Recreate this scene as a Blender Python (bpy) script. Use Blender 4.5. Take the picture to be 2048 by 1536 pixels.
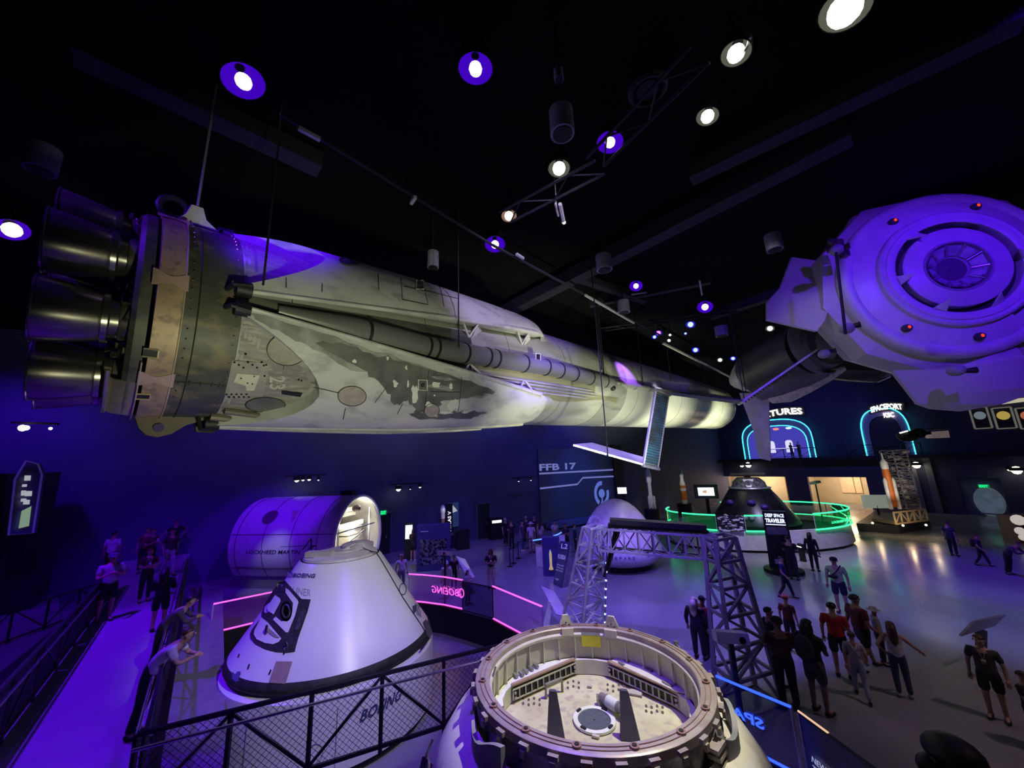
import bpy, bmesh, math, random
from mathutils import Vector as V, Matrix, noise
from mathutils.geometry import tessellate_polygon
R_ = math.radians
PI = math.pi
random.seed(7)
sc = bpy.context.scene
COL = sc.collection
for o in list(bpy.data.objects):
    bpy.data.objects.remove(o)

# ------------------------------------------------------------------ camera
FPX, HCAM, PITCH, ROLL = 750.0, 5.8, R_(12), R_(2.2)
CF = V((0, math.cos(PITCH), math.sin(PITCH)))
R0 = V((1, 0, 0)); U0 = V((0, -math.sin(PITCH), math.cos(PITCH)))
CR = R0 * math.cos(ROLL) - U0 * math.sin(ROLL)
CU = R0 * math.sin(ROLL) + U0 * math.cos(ROLL)
CAM = V((0, 0, HCAM))
cd = bpy.data.cameras.new('camera')
cam = bpy.data.objects.new('camera', cd)
COL.objects.link(cam)
cam.matrix_world = Matrix(((CR.x, CU.x, -CF.x, 0), (CR.y, CU.y, -CF.y, 0), (CR.z, CU.z, -CF.z, HCAM), (0, 0, 0, 1)))
cd.sensor_fit = 'HORIZONTAL'; cd.sensor_width = 36; cd.lens = 36 * FPX / 2048
cd.clip_start = 0.05; cd.clip_end = 400
sc.camera = cam

# ------------------------------------------------------------------ world and exposure
sc.view_settings.view_transform = 'Standard'
sc.view_settings.look = 'None'
sc.view_settings.exposure = 0.0
sc.view_settings.gamma = 1.0
sc.view_settings.use_curve_mapping = False
wd = bpy.data.worlds.new('world'); sc.world = wd; wd.use_nodes = True
wd.node_tree.nodes['Background'].inputs[0].default_value = (0.10, 0.07, 1, 1)
wd.node_tree.nodes['Background'].inputs[1].default_value = 0.0012

# ------------------------------------------------------------------ survey helpers (a pixel of the photo to a point of the hall)
def ray(x, y):
    return CF + CR * ((x - 1024) / FPX) - CU * ((y - 768) / FPX)
def gp(x, y, z=0.0):
    d = ray(x, y); return CAM + d * ((z - HCAM) / d.z)
def at(x, y, Y):
    d = ray(x, y); return CAM + d * (Y / d.y)
def wp(x, y, P0, w):
    d = ray(x, y); n = V((-w[1], w[0], 0)); return CAM + d * ((V((P0[0], P0[1], 0)) - CAM).dot(n) / d.dot(n))
WD = V((.842, .539, 0)).normalized(); WP = V((-9.06, 28.1, 0))
ED = V((.539, -.842, 0)).normalized(); EP = V((34.0, 42.0, 0))
def onwall(x, y): return wp(x, y, WP, WD)
def onend(x, y): return wp(x, y, EP, ED)

# ------------------------------------------------------------------ lights
def spot(name, loc, tgt, col, power, ang, blend=.4, rad=.12):
    l = bpy.data.lights.new(name, 'SPOT'); l.color = col; l.energy = power
    l.spot_size = R_(ang); l.spot_blend = blend; l.shadow_soft_size = rad
    o = bpy.data.objects.new(name, l); COL.objects.link(o)
    d = V(tgt) - V(loc); loc = V(loc) + d.normalized() * .75
    o.rotation_euler = d.to_track_quat('-Z', 'Y').to_euler(); o.location = loc
    return o
def point(name, loc, col, power, rad=.1):
    l = bpy.data.lights.new(name, 'POINT'); l.color = col; l.energy = power; l.shadow_soft_size = rad
    o = bpy.data.objects.new(name, l); COL.objects.link(o); o.location = loc
    return o
VIO = (.12, .0, 1.0); VIO2 = (.12, .03, 1.0); BLU = (.05, .10, 1.0); WHT = (1.0, .96, .80); WGR = (.95, 1.0, .62); LAV = (.70, .62, 1.0)
CEIL = 13.4
# violet heads
spot('spot_violet', gp(25, 460, 12.6), (-9.6, 9.6, 1.6), VIO, 6500, 62, .7)
spot('spot_violet', gp(25, 460, 12.6), (-15, 17, 1.6), VIO, 3000, 60, .6)
spot('spot_violet', gp(487, 163, 12.6) + V((.6, .2, 0)), (-5.6, 8.3, 8.7), (.09, .0, 1), 480, 75, .6)
spot('spot_violet', (-7.5, 2.5, 12.4), (-6.9, 6.0, 9.6), (.12, .01, 1), 620, 80, .8)
spot('spot_violet', gp(951, 138, 12.6), (-2.4, 5.6, 0.5), VIO, 2600, 60, .6)
spot('spot_violet', (6.5, 4.5, 12.6), (4.9, 8.3, 2), VIO2, 450, 20, .6)
spot('spot_violet', gp(1220, 285, 12.6), (2.5, 17, 0), (.18, .08, 1), 5600, 58, .7)
spot('spot_violet', (-3.2, 18.5, 12.8), (-2.0, 22.5, 0), (.17, .07, 1), 4200, 84, .8)
spot('spot_violet', gp(1272, 572, 12.6), (5.7, 22.5, 3), (.35, .12, 1), 2600, 26, .5)
spot('spot_violet', (7.2, .6, 12.6), (11.9, 9.6, 9.0), (.11, .012, 1), 3100, 58, .5)
spot('spot_violet', (12.5, 3.0, 12.8), (12.2, 10, 10.4), (.07, .0, 1), 700, 50, .7)
spot('spot_violet', (-2.0, 11.5, 12.8), (2.6, 14.5, 9.8), VIO, 500, 40, .6)
spot('spot_violet', (-6.5, 14.5, 12.8), (-13.0, 21.5, 3.6), VIO, 3300, 30, .4)
# blue wash on the long wall
for i, (a, pw) in enumerate(((-18, 1500), (-9, 650), (0, 500), (9, 700), (17, 900))):
    p = WP + WD * a
    spot('spot_wall_wash', (p.x + 3.2, p.y - 5.0, 12.8), (p.x, p.y, 4.5), ((.10, .0, 1) if a < -5 else (.12, .10, 1)), pw, 95, .9, .4)
spot('spot_screen', (7.5, 30, 11.5), (6.6, 37.5, 2.6), BLU, 1500, 50, .8)
# white heads and added spots
spot('spot_white', (2.6, 1.6, 11.5), (-4.3, 9.9, 2.4), (.90, .86, 1), 2500, 30, .5)
spot('spot_white', (-1.0, 16.5, 12.4), (.5, 12.6, 10.0), LAV, 200, 60, .7)
spot('spot_lavender', (3.5, 3.0, 11.2), (-.5, 13.0, 10.2), (.62, .50, 1), 1900, 46, .7)
spot('spot_violet', (3.6, 9.0, 11.8), (1.4, 14.8, 10.3), (.12, .0, 1), 300, 30, .7)
spot('spot_white', (4.6, 5.5, 11.5), (-4.0, 9.8, 3.0), (1, .97, .85), 520, 18, .5)
spot('spot_white', (4.6, 6.0, 12.2), (2.3, 12.6, 2.0), (.85, .95, 1), 1500, 15, .5)  # added spot that brightens the left gantry tower, no lamp hangs there
spot('spot_white', (8.5, 17.5, 12.2), (5.75, 22.5, 1.6), (.75, .62, 1), 900, 24, .6)
spot('spot_white', (14.5, 18.8, 12.2), (16.0, 24.4, .7), (.72, .62, 1), 3200, 50, .7)  # added spot for the white stand skirt, without a fixture
spot('spot_violet', (20.5, 17.5, 12.6), (22.5, 18.5, 0), VIO, 3600, 62, .7)
spot('spot_violet', (5.6, 6.3, 10.5), (4.85, 8.0, 3.4), VIO, 160, 16, .5)
spot('spot_wall_wash', (25, 34, 12.6), (34, 43, 6), (.14, .12, 1), 1300, 100, .9, .4)  # dim wash added to lift the end wall out of black
spot('spot_white', gp(1472, 107, 12.4), (.85, 5.2, 3.2), (1, .98, .66), 3300, 24, .35, .06)
spot('spot_white', (3.0, 3.5, 12.4), (2.4, 5.2, 2.2), (1, .9, .9), 150, 26, .5)
spot('spot_white', (-9.5, 13.2, 12.4), (-12.6, 20.2, 1.05), (1, .98, 1), 1700, 12, 1.0)
# floodlights standing below that light the booster from beneath
spot('flood_booster', (.5, 1.5, 3.6), (-4.2, 8.6, 8.2), WGR, 1000, 62, .7, .25)
spot('flood_booster', (6.0, 7.0, 3.4), (1.2, 14.2, 8.6), WGR, 2800, 62, .8, .25)
spot('flood_booster', (7.8, 13.2, 3.0), (3.6, 17.6, 8.6), WGR, 1700, 66, .8, .25)
spot('flood_booster', (10.5, 18.0, 3.2), (8.0, 22.5, 9.0), WGR, 2600, 75, .8, .25)
spot('flood_booster', (17.5, 24.0, 4.2), (14.5, 30.2, 9.2), WGR, 3200, 62, .8, .25)
spot('spot_module', (6.0, 9.0, 12.6), (10.3, 11.5, 8.6), (.8, .75, 1), 120, 60, .8, .3)  # gentle light added to brighten the module panels
spot('spot_module', (9.0, 4.0, 1.2), (10.0, 13.0, 8.0), (.9, .9, .8), 130, 55, .8, .3)
# general floor light
spot('spot_floor', (7.5, 15.5, 12.8), (6.0, 15.8, 0), (.22, .14, 1), 6000, 62, .8, .3)
spot('spot_floor', (16, 12, 12.8), (15.5, 13.5, 0), (.34, .36, 1), 3400, 66, .8, .3)
spot('spot_floor', (14, 5, 12.8), (12.2, 7.0, 0), (1, .66, .78), 900, 70, .8, .3)
spot('spot_floor', gp(1540, 657, 12.6), (17, 25, 0), (.55, .45, 1), 1500, 46, .8, .3)

# ------------------------------------------------------------------ materials
MATS = {}
def mat(name, c, c2=None, scale=4.0, rough=.6, metal=0.0, em=None, es=0.0, bump=0.0, spec=.5, detail=4.0, lo=.4, hi=.6, stretch=None, c3=None, scale3=12.0, rough2=None):
    if name in MATS: return MATS[name]
    m = bpy.data.materials.new(name); m.use_nodes = True
    nt = m.node_tree; b = nt.nodes['Principled BSDF']
    b.inputs['Base Color'].default_value = (*c, 1); b.inputs['Roughness'].default_value = rough
    b.inputs['Metallic'].default_value = metal; b.inputs['Specular IOR Level'].default_value = spec
    if em: b.inputs['Emission Color'].default_value = (*em, 1); b.inputs['Emission Strength'].default_value = es
    co = nt.nodes.new('ShaderNodeTexCoord'); mp = nt.nodes.new('ShaderNodeMapping')
    nt.links.new(co.outputs['Object'], mp.inputs[0])
    if stretch: mp.inputs['Scale'].default_value = stretch
    if c2 is None: c2 = tuple(x * .86 for x in c)
    n = nt.nodes.new('ShaderNodeTexNoise'); n.inputs['Scale'].default_value = scale; n.inputs['Detail'].default_value = detail
    nt.links.new(mp.outputs[0], n.inputs['Vector'])
    r = nt.nodes.new('ShaderNodeMapRange'); r.inputs[1].default_value = lo; r.inputs[2].default_value = hi
    nt.links.new(n.outputs['Fac'], r.inputs[0])
    x = nt.nodes.new('ShaderNodeMix'); x.data_type = 'RGBA'
    x.inputs[6].default_value = (*c, 1); x.inputs[7].default_value = (*c2, 1)
    nt.links.new(r.outputs[0], x.inputs[0]); out = x.outputs[2]
    if c3 is not None:
        n3 = nt.nodes.new('ShaderNodeTexNoise'); n3.inputs['Scale'].default_value = scale3; n3.inputs['Detail'].default_value = 6
        nt.links.new(mp.outputs[0], n3.inputs['Vector'])
        r3 = nt.nodes.new('ShaderNodeMapRange'); r3.inputs[1].default_value = .52; r3.inputs[2].default_value = .66
        nt.links.new(n3.outputs['Fac'], r3.inputs[0])
        x3 = nt.nodes.new('ShaderNodeMix'); x3.data_type = 'RGBA'; x3.inputs[7].default_value = (*c3, 1)
        nt.links.new(out, x3.inputs[6]); nt.links.new(r3.outputs[0], x3.inputs[0]); out = x3.outputs[2]
    nt.links.new(out, b.inputs['Base Color'])
    if rough2 is not None:
        rr = nt.nodes.new('ShaderNodeMapRange'); rr.inputs[1].default_value = lo; rr.inputs[2].default_value = hi
        rr.inputs[3].default_value = rough; rr.inputs[4].default_value = rough2
        nt.links.new(n.outputs['Fac'], rr.inputs[0]); nt.links.new(rr.outputs[0], b.inputs['Roughness'])
    if bump:
        bp = nt.nodes.new('ShaderNodeBump'); bp.inputs['Strength'].default_value = bump; bp.inputs['Distance'].default_value = .03
        nt.links.new(n.outputs['Fac'], bp.inputs['Height']); nt.links.new(bp.outputs[0], b.inputs['Normal'])
    MATS[name] = m
    return m
def glow(name, c, s):
    return mat(name, (.002, .002, .002), em=c, es=s, rough=.9, spec=0.0)
def glass(name, tint=(1, 1, 1), em=None, es=0.0, gl=.10):
    if name in MATS: return MATS[name]
    m = bpy.data.materials.new(name); m.use_nodes = True; nt = m.node_tree
    for n in list(nt.nodes): nt.nodes.remove(n)
    o = nt.nodes.new('ShaderNodeOutputMaterial'); t = nt.nodes.new('ShaderNodeBsdfTransparent'); t.inputs[0].default_value = (*tint, 1)
    g = nt.nodes.new('ShaderNodeBsdfGlossy'); g.inputs['Roughness'].default_value = .03
    f = nt.nodes.new('ShaderNodeFresnel'); f.inputs[0].default_value = 1.45
    mx = nt.nodes.new('ShaderNodeMixShader')
    nt.links.new(f.outputs[0], mx.inputs[0]); nt.links.new(t.outputs[0], mx.inputs[1]); nt.links.new(g.outputs[0], mx.inputs[2])
    last = mx.outputs[0]
    if em:   # an edge-lit sheet gives off a little light of its own
        e = nt.nodes.new('ShaderNodeEmission'); e.inputs[0].default_value = (*em, 1); e.inputs[1].default_value = es
        a = nt.nodes.new('ShaderNodeAddShader'); nt.links.new(last, a.inputs[0]); nt.links.new(e.outputs[0], a.inputs[1]); last = a.outputs[0]
    nt.links.new(last, o.inputs[0]); MATS[name] = m
    return m
BLACK = mat('black_metal', (.012, .012, .014), rough=.55)
DARK = mat('dark_paint', (.02, .02, .024), rough=.7)
WHITE = mat('white_paint', (.75, .75, .76), (.66, .66, .68), rough=.45)
GREY = mat('grey_metal', (.30, .31, .33), (.22, .22, .24), rough=.45, metal=.4)
SILVER = mat('silver_metal', (.62, .63, .66), (.5, .5, .54), rough=.35, metal=.7)
CHROME = mat('bright_metal', (.8, .8, .82), rough=.2, metal=1)

# ------------------------------------------------------------------ mesh builder
class MB:
    def __init__(s): s.v = []; s.f = []
    def add(s, vs, fs):
        k = len(s.v); s.v += [V(a) for a in vs]; s.f += [tuple(i + k for i in f) for f in fs]; return s
    def box(s, c, size, rz=0, M=None):
        m = M or (Matrix.Translation(V(c)) @ Matrix.Rotation(rz, 4, 'Z'))
        x, y, z = [a / 2 for a in size]
        vs = [m @ V((i * x, j * y, k * z)) for i in (-1, 1) for j in (-1, 1) for k in (-1, 1)]
        return s.add(vs, [(0, 1, 3, 2), (4, 6, 7, 5), (0, 4, 5, 1), (2, 3, 7, 6), (0, 2, 6, 4), (1, 5, 7, 3)])
    def beam(s, p, q, w, h=None, up=V((0, 0, 1))):
        p, q = V(p), V(q); d = (q - p); L = d.length; h = h or w
        if L < 1e-6: return s
        d /= L; up = V(up)
        if abs(d.dot(up)) > .98: up = V((1, 0, 0))
        x = d.cross(up).normalized(); y = x.cross(d)
        M = Matrix((( x.x, d.x, y.x, 0), (x.y, d.y, y.y, 0), (x.z, d.z, y.z, 0), (0, 0, 0, 1)))
        M.translation = (p + q) / 2
        return s.box(None, (w, L, h), M=M)
    def tube(s, pts, r, n=8, cap=True, closed=False):
        pts = [V(p) for p in pts]; rs = r if isinstance(r, (list, tuple)) else [r] * len(pts)
        base = len(s.v); prev = None; N = len(pts)
        for i, p in enumerate(pts):
            a = pts[(i - 1) % N] if (i > 0 or closed) else p
            b = pts[(i + 1) % N] if (i < N - 1 or closed) else p
            d = (b - a).normalized()
            if prev is None:
                u = d.cross(V((0, 0, 1)))
                if u.length < .1: u = d.cross(V((1, 0, 0)))
            else: u = prev - d * prev.dot(d)
            u.normalize(); prev = u; w = d.cross(u)
            for k in range(n):
                t = 2 * PI * k / n; s.v.append(p + (u * math.cos(t) + w * math.sin(t)) * rs[i])
        for i in range(N if closed else N - 1):
            j = (i + 1) % N
            for k in range(n):
                l = (k + 1) % n; s.f.append((base + i * n + k, base + i * n + l, base + j * n + l, base + j * n + k))
        if cap and not closed:
            s.f.append(tuple(base + k for k in range(n))[::-1]); s.f.append(tuple(base + (N - 1) * n + k for k in range(n)))
        return s
    def cyl(s, p, q, r1, r2=None, n=16, cap=True): return s.tube([p, q], [r1, r1 if r2 is None else r2], n, cap)
    def lathe(s, prof, M=None, n=32, a0=0, a1=2 * PI, close=False):
        M = M or Matrix(); k = len(s.v); full = abs(a1 - a0 - 2 * PI) < 1e-6; m = n if full else n + 1
        for (r, z) in prof:
            for i in range(m):
                t = a0 + (a1 - a0) * i / n; s.v.append(M @ V((r * math.cos(t), r * math.sin(t), z)))
        for j in range(len(prof) - 1):
            for i in range(n):
                l = (i + 1) % m if full else i + 1
                s.f.append((k + j * m + i, k + j * m + l, k + (j + 1) * m + l, k + (j + 1) * m + i))
        return s
    def sph(s, c, r, n=12, M=None):
        r = r if isinstance(r, (tuple, list)) else (r, r, r); c = V(c); k = len(s.v); h = n // 2
        M = M or Matrix()
        for j in range(h + 1):
            a = PI * j / h
            for i in range(n):
                t = 2 * PI * i / n
                s.v.append(c + M @ V((r[0] * math.sin(a) * math.cos(t), r[1] * math.sin(a) * math.sin(t), r[2] * math.cos(a))))
        for j in range(h):
            for i in range(n):
                l = (i + 1) % n; s.f.append((k + j * n + i, k + (j + 1) * n + i, k + (j + 1) * n + l, k + j * n + l))
        return s
    def prism(s, pts, off):
        pts = [V(p) for p in pts]; off = V(off); n = len(pts)
        tris = tessellate_polygon([pts]); k = len(s.v)
        s.v += pts + [p + off for p in pts]
        for t in tris: s.f.append(tuple(k + i for i in t)); s.f.append(tuple(k + n + i for i in t[::-1]))
        for i in range(n): j = (i + 1) % n; s.f.append((k + i, k + j, k + n + j, k + n + i))
        return s
    def face(s, pts): return s.add(pts, [tuple(range(len(pts)))])
    def grid(s, fn, nu, nv):
        k = len(s.v)
        for i in range(nu + 1):
            for j in range(nv + 1): s.v.append(V(fn(i / nu, j / nv)))
        for i in range(nu):
            for j in range(nv):
                a = k + i * (nv + 1) + j; s.f.append((a, a + 1, a + nv + 2, a + nv + 1))
        return s
    def solid(s, fn, nu, nv, off):
        k = len(s.v); s.grid(fn, nu, nv); m = len(s.v) - k; off = V(off); top = [v + off for v in s.v[k:]]; s.v += top
        for f in [f for f in s.f if min(f) >= k]: s.f.append(tuple(i + m for i in f[::-1]))
        rim = [i * (nv + 1) for i in range(nu + 1)] + [nu * (nv + 1) + j for j in range(1, nv + 1)] + [i * (nv + 1) + nv for i in range(nu - 1, -1, -1)] + [j for j in range(nv - 1, 0, -1)]
        for a, b in zip(rim, rim[1:] + rim[:1]): s.f.append((k + a, k + b, k + b + m, k + a + m))
        return s
    def build(s, name, m, parent=None, ang=35, kind=None, label=None, weld=True):
        me = bpy.data.meshes.new(name); vs = s.v
        if parent is not None:
            inv = WM[parent.name].inverted(); vs = [inv @ v for v in vs]
        me.from_pydata([tuple(v) for v in vs], [], s.f); me.update()
        bm = bmesh.new(); bm.from_mesh(me)
        if weld: bmesh.ops.remove_doubles(bm, verts=bm.verts, dist=1e-5)
        bmesh.ops.recalc_face_normals(bm, faces=bm.faces); bm.to_mesh(me); bm.free()
        me.polygons.foreach_set('use_smooth', [True] * len(me.polygons)); me.set_sharp_from_angle(angle=R_(ang))
        o = bpy.data.objects.new(name, me); COL.objects.link(o)
        if m is not None: me.materials.append(m)
        if parent is not None: o.parent = parent; WM[o.name] = WM[parent.name].copy()
        else: WM[o.name] = Matrix()
        if kind: o['kind'] = kind
        if label: o['label'] = label
        return o
WM = {}
def thing(name, label, cat, loc=(0, 0, 0), rot=None, group=None, M=None):
    o = bpy.data.objects.new(name, None); COL.objects.link(o); o.empty_display_size = .2
    M = M or (Matrix.Translation(V(loc)) @ (Matrix.Rotation(rot, 4, 'Z') if rot else Matrix()))
    o.matrix_world = M; WM[o.name] = M.copy(); o['label'] = label; o['category'] = cat
    if group: o['group'] = group
    return o
def tag(o, label, cat, group=None, kind=None):
    o['label'] = label; o['category'] = cat
    if group: o['group'] = group
    if kind: o['kind'] = kind
    return o
def struct(o): o['kind'] = 'structure'; return o
def origin(o):   # put a one-mesh thing's origin at its base
    me = o.data; vs = [v.co for v in me.vertices]
    c = V((sum(v.x for v in vs) / len(vs), sum(v.y for v in vs) / len(vs), min(v.z for v in vs)))
    me.transform(Matrix.Translation(-c)); o.location = c; WM[o.name] = Matrix.Translation(c); return o
def kids(o): return [c for c in bpy.data.objects if c.parent == o]
def copy_thing(o, loc, rz=0, scale=1, label=None, group=None, parent=None):
    c = o.copy(); COL.objects.link(c); c.parent = parent
    if parent is None:
        c.matrix_world = Matrix.Translation(V(loc)) @ Matrix.Rotation(rz, 4, 'Z') @ Matrix.Scale(scale, 4); WM[c.name] = c.matrix_world.copy()
        if label: c['label'] = label
        if group: c['group'] = group
    for ch in KIDS.get(o.name, ()): copy_thing(ch, None, parent=c)
    return c
KIDS = {}
def index_kids():
    KIDS.clear()
    for c in bpy.data.objects:
        if c.parent: KIDS.setdefault(c.parent.name, []).append(c)

# ------------------------------------------------------------------ marks and lettering mapped on surfaces
TXT = {}
def glyphs(s, bold=0.0, shear=0.0):
    k = (s, bold, shear)
    if k in TXT: return TXT[k]
    cu = bpy.data.curves.new('t', 'FONT'); cu.body = s; cu.size = 1; cu.offset = bold; cu.shear = shear; cu.resolution_u = 2
    o = bpy.data.objects.new('t', cu); COL.objects.link(o)
    bpy.context.view_layer.update()
    me = bpy.data.meshes.new_from_object(o.evaluated_get(bpy.context.evaluated_depsgraph_get()))
    vs = [(v.co.x, v.co.y) for v in me.vertices]; fs = [tuple(p.vertices) for p in me.polygons]
    bpy.data.objects.remove(o); bpy.data.curves.remove(cu); bpy.data.meshes.remove(me)
    x0 = min(v[0] for v in vs); x1 = max(v[0] for v in vs); y1 = max(v[1] for v in vs); y0 = min(v[1] for v in vs)
    TXT[k] = ([((v[0] - x0) / (x1 - x0), (v[1] - y0) / (y1 - y0)) for v in vs], fs)
    return TXT[k]
def text_uv(mb, s, fn, bold=0.0, shear=0.0, depth=None):
    """fn(u, v) gives the point for u, v in 0..1 across the word"""
    vs, fs = glyphs(s, bold, shear)
    pts = [V(fn(u, v)) for u, v in vs]
    mb.add(pts, fs); return mb
def text_plane(mb, s, o, x, y, bold=0.0, shear=0.0):
    o, x, y = V(o), V(x), V(y); return text_uv(mb, s, lambda u, v: o + x * u + y * v, bold, shear)
def patch(mb, poly, fn, cuts=4):
    """a polygon in 2-D carried on to a surface by fn(x, y), divided finely enough to follow it"""
    bm = bmesh.new(); vs = [bm.verts.new((p[0], p[1], 0)) for p in poly]
    tris = tessellate_polygon([[V((p[0], p[1], 0)) for p in poly]])
    for t in tris:
        try: bm.faces.new([vs[i] for i in t])
        except ValueError: pass
    if cuts: bmesh.ops.subdivide_edges(bm, edges=bm.edges[:], cuts=cuts, use_grid_fill=True)
    bm.verts.index_update()
    mb.add([fn(v.co.x, v.co.y) for v in bm.verts], [tuple(v.index for v in f.verts) for f in bm.faces]); bm.free(); return mb
def frame(o, x, z):   # matrix with local X and Z along given directions
    x = V(x).normalized(); z = V(z); z = (z - x * z.dot(x)).normalized(); y = z.cross(x)
    M = Matrix(((x.x, y.x, z.x, 0), (x.y, y.y, z.y, 0), (x.z, y.z, z.z, 0), (0, 0, 0, 1))); M.translation = V(o); return M
def lerp(a, b, t): return a + (b - a) * t

# ------------------------------------------------------------------ the hall
FLOOR = mat('polished_concrete', (.30, .30, .32), (.20, .20, .23), scale=.35, rough=.16, rough2=.34, detail=7, lo=.35, hi=.65, stretch=(1, .45, 1), bump=.02)
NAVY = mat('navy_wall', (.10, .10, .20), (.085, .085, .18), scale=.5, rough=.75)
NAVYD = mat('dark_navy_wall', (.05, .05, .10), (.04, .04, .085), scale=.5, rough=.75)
CEILM = mat('black_ceiling', (.006, .006, .008), rough=.95, spec=.1)
struct(MB().box((8, 25, -.1), (110, 90, .2)).build('floor', FLOOR))
struct(MB().box((8, 25, CEIL + .15), (110, 90, .3)).build('ceiling', CEILM))
WN = V((-WD.y, WD.x, 0)); EN = V((ED.y, -ED.x, 0)) * -1      # outward normals
def wall_seg(P, D, N, a, b, z0, z1, t=.3): 
    m = MB(); p, q = P + D * a, P + D * b
    m.prism([V((p.x, p.y, z0)), V((q.x, q.y, z0)), V((q.x, q.y, z1)), V((p.x, p.y, z1))], N * t); return m
def merge(*ms):
    r = MB()
    for m in ms: r.add(m.v, m.f)
    return r
CORN = WP + WD * ((V((27.8, 51.7, 0)) - WP).dot(WD))
LW = (CORN - WP).length
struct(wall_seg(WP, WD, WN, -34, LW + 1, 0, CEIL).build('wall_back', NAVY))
# end wall with the mezzanine: two lit openings below, two arches above
def ea(px, py): return (onend(px, py) - EP).dot(ED)
EW = V((ED.x, ED.y, 0)); EO = V((.842, .539, 0)).normalized()
a0 = (CORN - EP).dot(ED)
o1 = (ea(1440, 952), ea(1570, 952)); o2 = (ea(1614, 954), ea(1732, 957))
dk = (ea(1918, 975), ea(2008, 985))
segs = [(a0 - 1, o1[0], 0, 3.1), (o1[1], o2[0], 0, 3.1), (o2[1], dk[0], 0, 3.1), (dk[1], 30, 0, 3.1), (a0 - 1, 30, 3.1, CEIL)]
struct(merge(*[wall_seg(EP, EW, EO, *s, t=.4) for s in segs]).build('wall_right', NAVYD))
struct(MB().box((-40, 10, CEIL / 2), (.3, 60, CEIL)).build('wall_left', NAVY))
# mezzanine floor edge
m = MB(); p, q = EP + EW * (a0), EP + EW * 30
m.prism([V((p.x, p.y, 4.9)), V((q.x, q.y, 4.9)), V((q.x, q.y, 5.25)), V((p.x, p.y, 5.25))], EO * -1.0)
struct(m.build('trim_1', DARK))

# rooms behind the two openings
def ep(a, z, out=0.0): v = EP + EW * a + EO * out; return V((v.x, v.y, z))
CREAM = mat('cream_wall', (.72, .62, .48), (.66, .56, .43), scale=1.2, rough=.7)
WARMF = mat('warm_floor', (.45, .36, .25), rough=.3)
for i, (a, b) in enumerate((o1, o2)):
    r = MB(); d = 4.5
    r.face([ep(a - 1, 0, d), ep(b + 1, 0, d), ep(b + 1, 3.4, d), ep(a - 1, 3.4, d)])
    r.face([ep(a - 1, 0, .4), ep(a - 1, 0, d), ep(a - 1, 3.4, d), ep(a - 1, 3.4, .4)])
    r.face([ep(b + 1, 0, .4), ep(b + 1, 0, d), ep(b + 1, 3.4, d), ep(b + 1, 3.4, .4)])
    r.face([ep(a - 1, 3.4, .4), ep(b + 1, 3.4, .4), ep(b + 1, 3.4, d), ep(a - 1, 3.4, d)])
    struct(r.build('wall_alcove' if i == 0 else 'wall_passage', CREAM))
    c = ep((a + b) / 2, 2.7, 2.0)
    point('room_lamp', c, (1, .78, .50), 210 if i else 330, .5)
    point('room_lamp', ep((a + b) / 2, 2.6, .6), (1, .78, .50), 60, .3)
SCRW = glow('white_screen', (.9, .95, 1.0), 1.6)
t = thing('wall_panel', 'pale display board on the cream wall inside the second lit opening', 'display board', ep(lerp(o2[0], o2[1], .45), 1.1, 4.3))
MB().add([ep(lerp(*o2, .30), 1.15, 4.35), ep(lerp(*o2, .66), 1.15, 4.35), ep(lerp(*o2, .66), 3.0, 4.35), ep(lerp(*o2, .30), 3.0, 4.35)], [(0, 1, 2, 3)]).build('board', mat('peach', (.95, .70, .52), rough=.5), t)
MB().beam(ep(lerp(*o2, .54), 1.15, 4.3), ep(lerp(*o2, .54), 3.0, 4.3), .05).build('divider', mat('tan', (.5, .36, .25)), t)
t = thing('gift_shelf', 'blue lit shelf unit with bright goods inside the first opening', 'shelf', ep(lerp(*o1, .1), 0, 4.0))
m = MB()
for k in range(4): m.box(ep(lerp(*o1, .12), .5 + k * .75, 3.9), (1.6, .5, .06), math.atan2(ED.y, ED.x))
m.build('shelf', GREY, t)
m = MB()
for k in range(3):
    for j in range(4): m.box(ep(lerp(*o1, .12) - .55 + j * .36, .75 + k * .75, 3.8), (.2, .2, .42 - .07 * ((j + k) % 3)), math.atan2(ED.y, ED.x))
m.build('goods', glow('blue_goods', (.25, .45, 1), .8), t)
t = thing('counter_frame', 'light wooden doorway frame at the right of the first lit opening', 'frame', ep(o1[1] - .5, 0, 3.0))
m = MB()
for k in range(4): m.beam(ep(o1[1] - 1.4 + k * .42, 0, 3.2), ep(o1[1] - 1.4 + k * .42, 3.0, 3.2), .08)
for k in range(5): m.beam(ep(o1[1] - 1.4, .5 + k * .6, 3.2), ep(o1[1] - .1, .5 + k * .6, 3.2), .06)
m.build('slats', mat('oak', (.55, .33, .14), rough=.5), t)

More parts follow.
